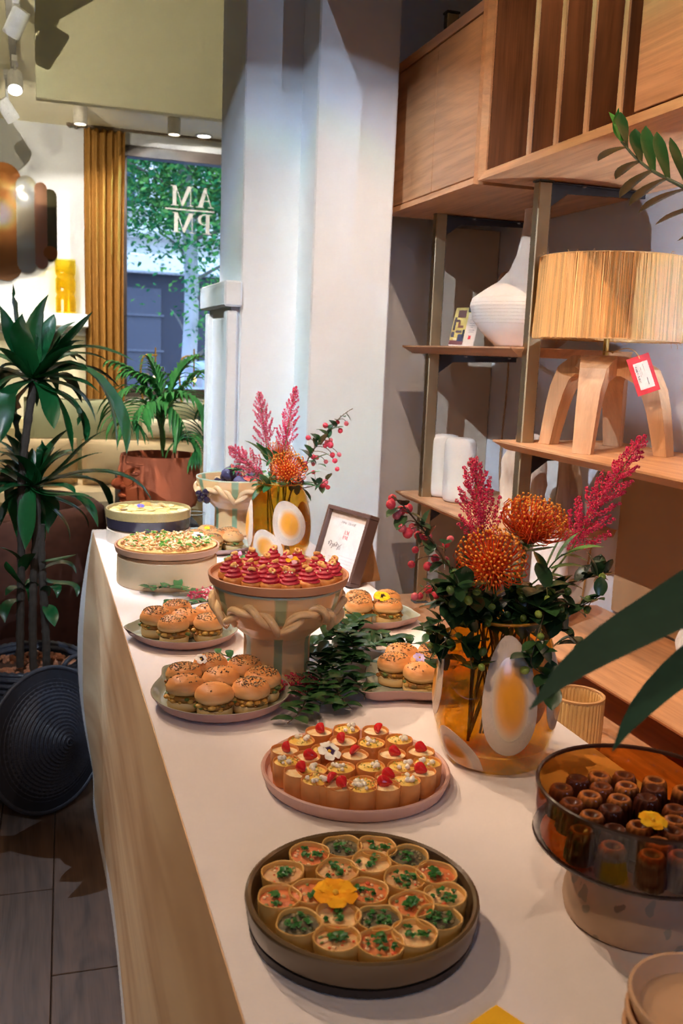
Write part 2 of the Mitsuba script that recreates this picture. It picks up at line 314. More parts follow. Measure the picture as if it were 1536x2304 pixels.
def serif(ch):
    """Heavy roman capitals of height 1, thick and thin strokes with bracketless serifs; returns (shape, width)."""
    if ch == 'A':
        g = seg((0.16, 0.02), (0.47, 0.98), 0.05).union(Polygon([(0.36, 1), (0.52, 1), (0.86, 0), (0.62, 0)])).union(hbar(0.27, 0.70, 0.34, 0.05)).union(hbar(0.02, 0.32, 0.02, 0.04)).union(hbar(0.54, 0.96, 0.02, 0.04))
        return g, 1.0
    if ch == 'M':
        g = sbox(0.14, 0, 0.19, 1).union(sbox(0.90, 0, 1.10, 1)).union(Polygon([(0.10, 1), (0.34, 1), (0.68, 0.12), (0.60, 0.0), (0.55, 0.0)])).union(seg((0.60, 0.03), (0.94, 0.99), 0.05))
        g = g.union(hbar(0.02, 0.32, 0.02, 0.04)).union(hbar(0.80, 1.20, 0.02, 0.04)).union(hbar(0.02, 0.22, 0.98, 0.04)).union(hbar(0.94, 1.20, 0.98, 0.04))
        return g, 1.24
    if ch == 'P':
        bowl = affinity.scale(Point(0.42, 0.72).buffer(1, 24), 0.34, 0.28, origin=(0.42, 0.72)).difference(affinity.scale(Point(0.40, 0.72).buffer(1, 24), 0.19, 0.235, origin=(0.40, 0.72))).intersection(sbox(0.30, 0.4, 1, 1.01))
        return sbox(0.14, 0, 0.34, 1).union(bowl).union(hbar(0.02, 0.48, 0.02, 0.04)).union(hbar(0.02, 0.42, 0.98, 0.04)).union(sbox(0.3, 0.955, 0.44, 1)).union(sbox(0.3, 0.44, 0.44, 0.485)), 0.82
    return sbox(0.0, 0, 0.17, 0.17), 0.2
def word(text, h, depth, gap=0.06):
    ms, x = [], 0.0
    for ch in text:
        g, w = serif(ch)
        for q in getattr(g, 'geoms', [g]):
            m = trimesh.creation.extrude_polygon(q, depth/h, engine='earcut'); m.apply_translation((x, 0, 0)); ms.append(m)
        x += w+gap
    m = cat(ms); m.apply_scale(h); m.apply_translation((-0.5*(x-gap)*h, 0, 0)); return m
RX90 = TM(rx=PI/2)
LX, LY = 1.145, FY+0.05
for wd, z0, hh in (('AM', 2.492, 0.145), ('PM', 2.300, 0.145)):
    m = word(wd, hh, 0.003)
    m = moved(m, TM((LX, LY, z0), s=(-1, 1, 1)) @ RX90); m.faces = m.faces[:, ::-1]
    put('lettering', shape(m, 'matte', (240, 240, 236), smooth=False), win, label='white lettering %s seen in reverse' % wd)
put('rule', shape(bx(LX-0.20, LX+0.17, LY-0.001, LY+0.002, 2.461, 2.473, 0), 'matte', (240, 240, 236), smooth=False), win)

# curtain on its rod
cur = thing('curtain', 'floor-length ochre velvet curtain in deep folds left of the shop window', 'curtain')
xs = np.linspace(0.355, 0.640, 140); zs = np.linspace(0.05, 2.945, 26)
v, f = [], []
for z in zs:
    k = (z-0.05)/2.9
    for x in xs:
        u = (x-0.355)/0.285
        a = 0.036*math.sin(u*2*PI*5.5+0.8*math.sin(3*u))+0.006*math.sin(u*2*PI*13)
        v.append((0.44+(x-0.44)*(1.0-0.10*(1-abs(2*k-1))*0.6)+0.004*math.sin(2.2*z), FY-0.09+a*(0.75+0.25*(1-k)), z))
for i in range(len(zs)-1):
    for j in range(len(xs)-1):
        a = i*len(xs)+j; f += [[a, a+1, a+len(xs)+1], [a, a+len(xs)+1, a+len(xs)]]
put('cloth', shape(mk(v, f), 'matte', (142, 102, 46), smooth=True), cur)
for k in range(6):
    xk = 0.372+0.05*k
    put('ring', shape(moved(trimesh.creation.torus(0.017, 0.003, 16, 6), TM((xk, FY-0.09, 2.950), ry=PI/2)), 'metal', (120, 105, 85), smooth=True), cur)
rod = thing('curtain_rod', 'thin brown metal curtain rod under the ceiling above the window', 'rod')
put('pole', shape(tube([(0.262, FY-0.09, 2.956), (2.5, FY-0.09, 2.956)], 0.009, 10), 'satin', (92, 78, 62), smooth=True), rod)
put('finial', shape(ball(0.017, (0.255, FY-0.09, 2.956), ICO2), 'satin', (92, 78, 62), smooth=True), rod)
put('bracket', shape(bx(0.30, 0.315, FY-0.09, FY, 2.945, 2.965, 0.002), 'satin', (92, 78, 62), smooth=False), rod)

# lamps on the ceiling
def emit(c, p): return {'emitter': {'type': 'area', 'radiance': {'type': 'rgb', 'value': [float(p*x) for x in c]}}}
def disc(r, n=20):
    a = np.arange(n)*2*PI/n; return mk(np.vstack([[[0, 0, 0]], np.c_[r*np.cos(a), r*np.sin(a), 0*a]]), [[0, 1+(k+1) % n, 1+k] for k in range(n)])
for (x, y), lab in (((0.308, 6.60), 'small white cylinder ceiling spot, above the curtain'), ((0.917, 6.605), 'small white cylinder ceiling spot, above the window glass')):
    t = thing('ceiling_spot', lab, 'ceiling light', 'cylinder spots on the far ceiling')
    put('body', shape(lathe([(0.0, CZ-0.002), (0.044, CZ-0.002), (0.044, CZ-0.105), (0.038, CZ-0.110), (0.036, CZ-0.098), (0, CZ-0.098)], 28), 'satin', (206, 200, 186)), t, M=TM((x, y, 0)))
    put('lens', {**shape(disc(0.035), 'satin', (255, 240, 210), smooth=False), **emit((1, 0.86, 0.62), 14)}, t, M=TM((x, y, CZ-0.103)))
t = thing('downlight', 'round recessed downlight glowing by the curtain rod', 'ceiling light')
put('trim', shape(lathe([(0.062, CZ-0.001), (0.062, CZ-0.006), (0.045, CZ-0.008), (0.045, CZ-0.001)], 28), 'satin', (235, 232, 225)), t, M=TM((1.19, 7.03, 0)))
put('lens', {**shape(disc(0.045), 'satin', (255, 245, 225), smooth=False), **emit((1, 0.9, 0.72), 40)}, t, M=TM((1.19, 7.03, CZ-0.004)))
def track_head(p, aim, lab, glow, parent_group='spot heads on the ceiling track'):
    t = thing('track_spot', lab, 'track light', parent_group)
    p, aim = np.array(p, float), np.array(aim, float); d = (aim-p)/np.linalg.norm(aim-p)
    M = np.eye(4); M[:3, :3] = along(d)[:3, :3]; M[:3, 3] = p
    B = TM(ry=PI/2)
    put('housing', shape(moved(lathe([(0, -0.13), (0.036, -0.13), (0.040, -0.12), (0.040, -0.012), (0.036, -0.006), (0.034, -0.02), (0, -0.02)], 28), M @ B), 'satin', (214, 212, 206)), t)
    ds = moved(disc(0.033), M @ TM((-0.016, 0, 0)) @ B); ds.faces = ds.faces[:, ::-1]
    put('lens', {**shape(ds, 'satin', (255, 250, 240), smooth=False), **emit((1, 0.95, 0.85), glow)}, t)
    put('stem', shape(tube([p-d*0.07, np.array([p[0]-d[0]*0.07, p[1]-d[1]*0.07, CZ-0.03])], 0.009, 10), 'satin', (170, 168, 162)), t)
    put('adapter', shape(bx(p[0]-d[0]*0.07-0.016, p[0]-d[0]*0.07+0.016, p[1]-d[1]*0.07-0.06, p[1]-d[1]*0.07+0.06, CZ-0.055, CZ-0.020, 0.004), 'satin', (200, 198, 192), smooth=False), t)
put('ceiling_track', shape(cat([bx(-0.10, -0.066, 3.9, 6.2, CZ-0.022, CZ-0.001, 0.002)]), 'satin', (120, 116, 106), smooth=False), label='thin grey lighting track on the ceiling above the tall plant', cat='lighting track')
track_head((-0.075, 5.55, CZ-0.20), (-0.06, 4.4, 1.2), 'bright silver track spot, tilted down, second along the ceiling track', 60)
track_head((-0.082, 4.72, CZ-0.17), (-0.7, 5.2, 1.6), 'track spot cut off by the top left corner of the photo', 30)
track_head((-0.085, 5.92, CZ-0.28), (0.9, 6.4, 1.3), 'lowest track spot, turned to the right below the bright one', 8)
put('ceiling_track', shape(cat([bx(0.68, 0.72, 0.2, 2.6, CZ-0.022, CZ-0.001, 0.002), bx(0.695, 0.705, 0.5, 0.51, CZ-0.002, CH, 0), bx(0.695, 0.705, 2.3, 2.31, CZ-0.002, CH, 0)]), 'satin', (200, 198, 190), smooth=False), label='white lighting track on the ceiling along the shelves', cat='lighting track')
put('ceiling_track', shape(bx(-0.33, -0.28, -0.6, 3.9, CZ-0.022, CZ-0.001, 0.002), 'satin', (200, 198, 190), smooth=False), label='white lighting track on the ceiling over the buffet', cat='lighting track')
# ================================================================ far room: mirrors, vase, sofa, lamps
def capsule(x0, x1, z0, z1, n=18):
    r = (x1-x0)/2; xc = (x0+x1)/2; a = np.linspace(0, PI, n)
    return Polygon(list(zip(xc+r*np.cos(a), z1-r+r*np.sin(a)))+list(zip(xc-r*np.cos(a), z0+r-r*np.sin(a))))
scene['mirror_bronze'] = P({'type': 'rgb', 'value': rgb(196, 128, 78).tolist()}, 0.06, 0.5, metallic=1.0)
scene['mirror_clear'] = P({'type': 'rgb', 'value': rgb(226, 222, 208).tolist()}, 0.05, 0.5, metallic=1.0)
scene['mirror_pink'] = P({'type': 'rgb', 'value': rgb(224, 170, 148).tolist()}, 0.05, 0.5, metallic=1.0)
scene['mirror_grey'] = P({'type': 'rgb', 'value': rgb(120, 116, 98).tolist()}, 0.05, 0.5, metallic=1.0)
def wall_mirror(x0, x1, z0, z1, d, mat, lab):
    t = thing('wall_mirror', lab, 'mirror', 'capsule mirrors grouped on the far wall')
    g = capsule(x0, x1, z0, z1)
    m = trimesh.creation.extrude_polygon(g, 0.006, engine='earcut')
    put('back', shape(moved(trimesh.creation.extrude_polygon(g.buffer(-0.012), d, engine='earcut'), TM((0, FY, 0)) @ RX90), 'matte', (60, 50, 45), smooth=False), t)
    put('glass', shape(moved(m, TM((0, FY-d, 0)) @ RX90), mat, smooth=20), t)
wall_mirror(-0.30, -0.070, 1.868, 2.672, 0.012, 'mirror_bronze', 'large bronze-tinted capsule mirror, leftmost and tallest of the cluster')
wall_mirror(-0.105, 0.03, 1.930, 2.595, 0.022, 'mirror_clear', 'clear capsule mirror, second from the left of the cluster')
wall_mirror(0.018, 0.103, 1.965, 2.556, 0.032, 'mirror_pink', 'narrow pink capsule mirror, third from the left of the cluster')
wall_mirror(0.075, 0.168, 2.020, 2.518, 0.015, 'mirror_grey', 'smoky dark grey capsule mirror, rightmost of the cluster')
t = thing('round_mirror', 'small round copper mirror over the foot of the dark capsule mirror', 'mirror')
put('glass', shape(moved(trimesh.creation.cylinder(0.048, 0.008, sections=36), TM((0.122, FY-0.045, 2.078), rx=PI/2)), 'mirror_bronze', smooth=30), t)
put('back', shape(moved(trimesh.creation.cylinder(0.040, 0.036, sections=30), TM((0.122, FY-0.02, 2.078), rx=PI/2)), 'matte', (60, 50, 45)), t)

t = thing('glass_vase', 'square yellow glass vase with pinched waists on the ledge under the mirrors', 'vase')
def sq_vase(s, o=0.0):
    zz = np.linspace(0, 0.325, 40); v, f = [], []; n = 32
    for z in zz:
        w = (0.062-0.0085*max(0, math.cos((z/0.325*3.0-0.0)*2*PI))**6*(1 if 0.03 < z < 0.30 else 0))*s-o
        for k in range(n):
            a = 2*PI*k/n; c, q = math.cos(a), math.sin(a)
            e = (abs(c)**6+abs(q)**6)**(-1/6.0); v.append((w*c*e, w*q*e, z))
    for i in range(39):
        for k in range(n):
            a = i*n+k; b = i*n+(k+1) % n; f += [[a, b, b+n], [a, b+n, a+n]]
    v.append((0, 0, 0.0)); f += [[len(v)-1, (k+1) % n, k] for k in range(n)]
    return mk(v, f)
Mv = TM((0.219, FY-0.100, 1.656), s=(1.32, 1.32, 1.16))
put('outside', shape(sq_vase(0.88), 'yellow_glass', smooth=40), t, M=Mv)
put('inside', shape(moved(sq_vase(0.80), TM((0, 0, 0.012), s=(1, 1, 0.965))), 'yellow_glass', smooth=40), t, M=Mv)

# sofa with cushions
def pillow(w, h, d, n=18, p=2.6, seed=0):
    """A stuffed cushion standing in the xz plane, thickness along y."""
    v, f = [], []
    u = np.linspace(-1, 1, n)
    for side in (-1, 1):
        for a in u:
            for b in u:
                e = max(0.0, (1-abs(a)**p)*(1-abs(b)**p))**0.55
                pin = 1-0.06*(1-abs(a)**2)*abs(b)**3-0.0
                v.append((0.5*w*a*(1-0.07*abs(b)**4*0+0.0)*1.0, side*0.5*d*e, 0.5*h*b*(1-0.05*(1-a*a))))
    for s in (0, 1):
        for i in range(n-1):
            for j in range(n-1):
                a = s*n*n+i*n+j; q = [a, a+1, a+n+1, a+n]
                if s: q = q[::-1]
                f += [[q[0], q[1], q[2]], [q[0], q[2], q[3]]]
    m = mk(v, f)
    nz = meshkit.fbm(np.asarray(m.vertices)*9+seed, 3, seed)-0.5
    m.vertices = m.vertices+np.c_[0*nz, 0.10*d*nz, 0.05*h*nz]
    m.merge_vertices(digits_vertex=6); return m
sofa = thing('sofa', 'deep sand-coloured fabric sofa in front of the shop window', 'sofa')
put('base', shape(bx(-0.72, 1.62, 5.75, 6.75, 0.09, 0.40, 0.03), 'matte', (200, 178, 142), vary=0.06, freq=5), sofa)
put('seat', shape(bx(-0.70, 1.60, 5.72, 6.50, 0.40, 0.555, 0.05), 'matte', (212, 190, 152), vary=0.08, freq=6), sofa)
put('back', shape(bx(-0.72, 1.62, 6.55, 6.85, 0.40, 0.93, 0.06), 'matte', (176, 164, 120), vary=0.06, freq=5), sofa)
for x in (-0.6, 1.5):
    put('foot', shape(bx(x-0.03, x+0.03, 5.85, 5.91, 0.016, 0.09, 0.004), 'matte', (60, 45, 35)), sofa)
CUSH = [(-0.15, 6.10, 0.705, 0.80, 0.30, 0.28, 0.12, (206, 182, 142), 'wide sand-coloured sofa cushion behind the tall plant'), (0.68, 6.10, 0.700, 0.80, 0.30, 0.28, 0.12, (212, 188, 148), 'wide sand-coloured sofa cushion behind the terracotta pot'),
        (0.22, 6.42, 0.83, 0.58, 0.52, 0.18, 0.10, (132, 134, 104), 'olive green cushion leaning on the sofa back, left one'), (0.81, 6.42, 0.83, 0.56, 0.50, 0.18, 0.10, (120, 122, 92), 'olive green cushion behind the potted palm'),
        (0.88, 6.15, 0.915, 0.44, 0.13, 0.20, 0.1, (226, 214, 184), 'flat cream cushion behind the palm leaves'), (1.32, 6.38, 0.80, 0.42, 0.48, 0.16, 0.1, (176, 176, 112), 'yellow-green cushion at the right end of the sofa')]
for i, (x, y, z, w, h, d, rx, c, lab) in enumerate(CUSH):
    t = thing('cushion', lab, 'cushion', 'cushions on the sofa')
    put('cover', shape(pillow(w, h, d, seed=i), 'matte', c, smooth=True, vary=0.08, freq=8), t, M=TM((x, y, z), rx=-rx))
    a = np.linspace(0, 2*PI, 40)
    sq = lambda q: np.sign(q)*np.abs(q)**0.25
    put('piping', shape(tube(np.c_[0.5*w*sq(np.cos(a)), 0*a, 0.5*h*sq(np.sin(a))*0.97], 0.004, 5), 'matte', tuple(int(q*0.85) for q in c), smooth=True), t, M=TM((x, y, z), rx=-rx))
put('yellow_pouf', shape(bx(1.20, 1.36, 6.88, 7.0, 0.931, 1.10, 0.04), 'matte', (226, 196, 84)), label='plain yellow cushion behind the sofa below the window', cat='cushion')
console = thing('console_table', 'narrow white console behind the sofa under the window', 'table')
put('top', shape(bx(0.66, 1.9, 6.87, 7.16, 0.90, 0.93, 0.004), 'matte', (226, 222, 210)), console)
for x in (0.70, 1.85):
    put('leg', shape(bx(x-0.02, x+0.02, 6.92, 7.1, 0.016, 0.90, 0.003), 'matte', (226, 222, 210)), console)
def brass_lamp(x, y, lab, lit=True):
    t = thing('table_lamp', lab, 'lamp', 'brass lamps on the console')
    put('base', shape(lathe([(0, 0.93), (0.075, 0.93), (0.075, 0.945), (0, 0.947)], 30), 'metal', (196, 150, 70)), t, M=TM((x-0.10, y, 0)))
    put('arm', shape(tube(spline([(x-0.10, y, 0.945), (x-0.10, y, 1.15), (x-0.10, y, 1.33), (x-0.08, y, 1.375), (x-0.03, y, 1.385), (x+0.012, y, 1.385)], 22), 0.008, 8), 'metal', (202, 156, 72), smooth=True), t)
    put('rod', shape(tube([(x, y, 1.16), (x, y, 1.44)], 0.006, 8), 'metal', (202, 156, 72), smooth=True), t)
    put('bulb', {**shape(ball(0.022, (x, y, 1.215), ICO2), 'satin', (255, 220, 160), smooth=True), **emit((1, 0.70, 0.32), 9 if lit else 2)}, t)
    put('shade', shape(lathe([(0.062, 1.155), (0.070, 1.19), (0.070, 1.29), (0.055, 1.305), (0.010, 1.308)], 28), 'smoke', smooth=40), t, M=TM((x, y, 0)))
scene['smoke'] = {'type': 'thindielectric', 'int_ior': 1.5, 'specular_transmittance': {'type': 'rgb', 'value': [0.85, 0.80, 0.76]}}
brass_lamp(0.845, 6.97, 'lit brass table lamp with a smoked glass shade by the curtain edge')
brass_lamp(1.13, 6.98, 'second brass table lamp, right of the lit one, behind the palm leaves', False)

# brown tub armchair behind the tall plant
arm = thing('armchair', 'brown velvet tub armchair with a rounded shell behind the tall plant', 'armchair')
def shell(R0, R1, a0, a1, zlo, zhi, bulge, n=40):
    v, f = [], []; prof = []
    for k in np.linspace(0, 1, 12): prof.append((R1+bulge*math.sin(PI*k*0.8+0.25)-0.10*(1-k)**2, zlo+(zhi-zlo)*k))
    for k in np.linspace(0, PI, 7)[1:-1]: prof.append(((R0+R1)/2+(R1-R0)/2*math.cos(k), zhi+0.035*math.sin(k)))
    for k in np.linspace(1, 0, 8): prof.append((R0+0.2*bulge*math.sin(PI*k), zlo+0.2+(zhi-zlo-0.2)*k))
    m = len(prof)
    for a in np.linspace(a0, a1, n):
        for r, z in prof: v.append((r*math.cos(a), r*math.sin(a), z))
    for i in range(n-1):
        for j in range(m):
            q = [i*m+j, (i+1)*m+j, (i+1)*m+(j+1) % m, i*m+(j+1) % m]; f += [[q[0], q[1], q[2]], [q[0], q[2], q[3]]]
    for i, fl in ((0, 1), (n-1, 0)):
        for j in range(1, m-1):
            q = [i*m, i*m+j, i*m+j+1]; f.append(q[::-1] if fl else q)
    return mk(v, f)
put('shell', shape(shell(0.30, 0.385, -PI*0.80, PI*0.40, 0.06, 0.72, 0.045), 'bark_fabric', smooth=50), arm, M=TM((-0.11, 4.28, 0)))
put('seat', shape(lathe([(0, 0.07), (0.30, 0.09), (0.31, 0.36), (0.285, 0.41), (0, 0.42)], 40), 'bark_fabric', smooth=50), arm, M=TM((-0.11, 4.28, 0)))
for a in (0.2, 1.8, 3.4, 5.0, -0.9):
    put('foot', shape(lathe([(0, 0.0), (0.014, 0.0), (0.022, 0.10), (0, 0.10)], 14), 'satin', (30, 26, 24)), arm, M=TM((-0.11+0.26*math.cos(a), 4.28+0.26*math.sin(a), 0.001)))
# ================================================================ wall shelving on the right
PX, P1Y, P2Y = 1.28, 2.965, 2.295
FX = 1.24
def post(y, z0, z1, lab):
    t = thing('shelf_post', lab, 'post', 'brass-edged posts of the shelving')
    put('profile', shape(bx(PX, PX+0.040, y-0.016, y+0.016, z0, z1, 0.003), 'brushed', smooth=False), t)
    put('cap', shape(bx(PX-0.003, PX+0.043, y-0.018, y+0.018, z1, z1+0.006, 0.001), 'matte', (70, 66, 56), smooth=False), t)
    put('foot', shape(bx(PX-0.006, PX+0.046, y-0.022, y+0.022, z0-0.004, z0, 0.001), 'matte', (60, 55, 48), smooth=False), t)
    return t
scene['brushed'] = {'type': 'twosided', 'bsdf': rough_metal((176, 160, 128), 0.32)}
post(P1Y, 0.586, 2.545, 'tall brushed metal shelf post nearest the white column')
post(P2Y, 0.586, 1.922, 'brushed metal shelf post left of the raffia lamp')
def bracket(y, z, post_key_label, d=0.30):
    """A folded black steel bracket under a board: long arm with a triangular gusset against its post."""
    t = thing('shelf_bracket', post_key_label, 'bracket', 'black steel shelf brackets')
    g = Polygon([(0.0, 0.0), (d, 0.0), (d, -0.014), (0.055, -0.022), (0.0, -0.062)])
    m = trimesh.creation.extrude_polygon(g, 0.005, engine='earcut')
    x0 = PX+0.041
    put('gusset', shape(moved(m, TM((x0, y+0.0025, z-0.004)) @ RX90), 'satin', (26, 26, 34), smooth=False), t)
    put('arm', shape(bx(x0, x0+d, y-0.014, y+0.014, z-0.004, z-0.0005, 0.001), 'satin', (26, 26, 34), smooth=False), t)
    for k in (0.10, d-0.03):
        put('screw', shape(moved(ICO1, TM((x0+k, y-0.008, z-0.005), s=(0.006, 0.006, 0.003))), 'metal', (200, 200, 205)), t)
def board(y0, y1, z, xf, lab, th=0.026, bev=0.034, notch=()):
    pts = [(xf, y0, z), (WX-0.018, y0, z), (WX-0.018, y1, z), (xf, y1, z), (xf, y0+0.0, z-0.005), (xf, y1, z-0.005), (xf+bev, y0+0.016, z-th), (WX-0.018, y0+0.016, z-th), (xf+bev, y1-0.016, z-th), (WX-0.018, y1-0.016, z-th)]
    m = hull(pts)
    if notch: m = cut(m, *[bx(PX-0.0015, PX+0.0415, y-0.018, y+0.018, z-1, z+1, 0) for y in notch])
    return put('shelf_board', shape(m, 'oak_y', smooth=False), label=lab, cat='shelf')
board(2.300, 3.100, 1.487, FX, 'oak shelf board carrying the tall white bottle vase', notch=(P1Y,))
board(2.300, 3.100, 0.966, FX, 'oak shelf board carrying the two white marble cylinders', notch=(P1Y,))
board(1.05, 2.372, 1.225, FX, 'oak shelf board under the raffia lamp', notch=(P2Y,))
board(1.05, 2.372, 0.717, FX, 'lowest oak shelf board, beside the amber vase with flowers', th=0.03, notch=(P2Y,))
bracket(P1Y, 1.461, 'black bracket under the shelf with the tall white vase'); bracket(P1Y, 0.940, 'black bracket under the shelf with the marble cylinders', 0.2)
bracket(P2Y, 1.199, 'black bracket under the lamp shelf'); bracket(P1Y, 1.920, 'black bracket under the two-door cabinet'); bracket(P2Y, 1.924, 'black bracket under the open cabinet, beside the lamp post')
put('side_panel', shape(bx(1.415, WX-0.002, 3.20, 3.222, 0.0, 1.918, 0.002), 'panel_beige', smooth=False), label='tall beige panel closing the end of the shelves behind the marble cylinders', cat='panel')
put('back_panel', shape(bx(WX-0.014, WX-0.001, 1.06, 2.30, 0.722, 1.192, 0.001), 'panel_tan', smooth=False), label='tan back panel on the wall behind the lowest shelf, under the lamp shelf', cat='panel')
# low sideboard under the shelves
sb = thing('sideboard', 'low oak sideboard along the wall behind the buffet', 'sideboard')
put('top', shape(bx(1.0, WX-0.020, 0.9, 3.08, 0.556, 0.582, 0.003), 'oak_y', smooth=False), sb)
put('body', shape(bx(1.03, WX-0.022, 0.93, 3.05, 0.06, 0.556, 0.003), 'oak_y', smooth=False), sb)
for k in range(4):
    put('door', shape(bx(1.012, 1.030, 0.935+0.53*k, 0.935+0.53*k+0.524, 0.07, 0.55, 0.002), 'oak_y', smooth=False), sb)

# upper cabinets
def frame_ring(x, d, y0, y1, z0, z1, inset, tk=None):
    """The mitred front edge: four bevelled bars that slope from the outer edge back to the inner opening."""
    out = []
    o = [(y0, z0), (y1, z0), (y1, z1), (y0, z1)]; q = [(y0+inset, z0+inset), (y1-inset, z0+inset), (y1-inset, z1-inset), (y0+inset, z1-inset)]
    for k in range(4):
        a, b, c, e = o[k], o[(k+1) % 4], q[(k+1) % 4], q[k]
        out.append(hull([(x, *a), (x, *b), (x+d, *a), (x+d, *b), (x+d*0.75, *c), (x+d*0.75, *e), (x+d, *c), (x+d, *e)]))
    return out
def cabinet_case(t, x, y0, y1, z0, z1, mat_side='oak_y', hole=()):
    th = 0.020
    names = ('bottom_panel', 'far_side', 'top_panel', 'near_side')
    for nm, b in (('bottom_panel', bx(x+0.012, WX-0.002, y0, y1, z0, z0+th, 0.001)), ('top_panel', bx(x+0.012, WX-0.002, y0, y1, z1-th, z1, 0.001)),
                  ('side', bx(x+0.012, WX-0.002, y1-th, y1, z0+th, z1-th, 0.001)), ('side', bx(x+0.012, WX-0.002, y0, y0+th, z0+th, z1-th, 0.001)),
                  ('back_panel', bx(WX-0.014, WX-0.002, y0+th, y1-th, z0+th, z1-th, 0.001))):
        if nm in ('bottom_panel', 'top_panel') and hole: b = cut(b, *[bx(PX-0.004, PX+0.044, y-0.02, y+0.02, z0-1, z1+1, 0) for y in hole])
        put(nm, shape(b, 'oak_y' if nm != 'back_panel' else 'walnut', smooth=False), t)
c1 = thing('wall_cabinet', 'closed two-door oak wall cabinet left of the open cabinet', 'cabinet')
CY0, CY1, CZ0, CZ1 = 2.412, 3.095, 1.922, 2.392
cabinet_case(c1, 1.15, CY0, CY1, CZ0, CZ1, hole=(P1Y,))
for m in frame_ring(1.15, 0.014, CY0, CY1, CZ0, CZ1, 0.021): put('frame_bar', shape(m, 'oak_y', smooth=False), c1)
for y0, y1 in ((CY0+0.024, 2.736), (2.739, CY1-0.024)):
    put('door', shape(bx(1.164, 1.182, y0, y1, CZ0+0.026, CZ1-0.024, 0.001), 'oak_y', smooth=False), c1)
c2 = thing('wall_cabinet', 'open oak wall cabinet with upright walnut dividers, cut off at the top right', 'cabinet')
DY0, DY1, DZ0, DZ1 = 1.10, 2.388, 1.926, 2.62
cabinet_case(c2, 1.15, DY0, DY1, DZ0, DZ1)
for m in frame_ring(1.15, 0.014, DY0, DY1, DZ0, DZ1, 0.024): put('frame_bar', shape(m, 'oak_y', smooth=False), c2)
put('lining', shape(bx(1.168, WX-0.016, DY1-0.026, DY1-0.020, DZ0+0.02, DZ1-0.02, 0), 'walnut', smooth=False), c2)
for y in (2.156, 2.029, 1.903, 1.779):
    d = put('divider', shape(bx(1.172, WX-0.016, y-0.016, y, DZ0+0.02, DZ1-0.02, 0.0005), 'walnut', smooth=False), c2)
    put('edging', shape(bx(1.166, 1.172, y-0.016, y, DZ0+0.02, DZ1-0.02, 0.0005), 'oak_z', smooth=False), d)
put('door', shape(bx(1.158, 1.176, DY0+0.026, 1.703, DZ0+0.027, DZ1-0.024, 0.001), 'oak_y', smooth=False), c2)
# ================================================================ the buffet table
tb = thing('buffet_table', 'long buffet table with a pale wood-grain front running away from the camera', 'table')
put('tabletop', shape(bx(0.158, 0.763, 0.33, 2.815, 0.872, 0.8985, 0.003), 'oak_y', smooth=False), tb)
v, f = [], []
ys, zs = np.linspace(0.30, 2.825, 60), np.linspace(0.004, 0.8975, 22)
def drape(y, z):
    k = 1-z/0.9
    return 0.1565+0.004*k-0.050*math.exp(-((y-2.86)/0.13)**2)*math.sin(PI*min(1, k*1.15))*1.0-0.006*math.sin(y*5.0)*k*k
for z in zs:
    for y in ys: v.append((drape(y, z), y, z))
n0 = len(v)
for z in zs:
    for y in ys: v.append((drape(y, z)+0.004, y, z))
W = len(ys)
for i in range(len(zs)-1):
    for j in range(W-1):
        a = i*W+j; f += [[a, a+W, a+W+1], [a, a+W+1, a+1]]; b = a+n0; f += [[b, b+W+1, b+W], [b, b+1, b+W+1]]
for j in range(W-1):
    for r in (0, len(zs)-1):
        a = r*W+j; f += [[a, a+1, a+1+n0], [a, a+1+n0, a+n0]]
for i in range(len(zs)-1):
    for c in (0, W-1):
        a = i*W+c; f += [[a, a+W, a+W+n0], [a, a+W+n0, a+n0]]
put('front_sheet', shape(mk(v, f), 'drape_wood', smooth=30), tb)
put('end_sheet', shape(bx(0.165, 0.76, 2.808, 2.812, 0.004, 0.872, 0.001), 'drape_wood', smooth=False), tb)
for x in (0.21, 0.71):
    for y in (0.4, 2.74):
        put('leg', shape(bx(x-0.025, x+0.025, y-0.025, y+0.025, 0.001, 0.872, 0.003), 'oak_z', smooth=False), tb)
put('paper_runner', shape(bx(0.1575, 0.7635, 0.32, 2.818, 0.8985, 0.9, 0.0005), 'paper', smooth=False), label='white ribbed paper runner covering the tabletop', cat='table runner')
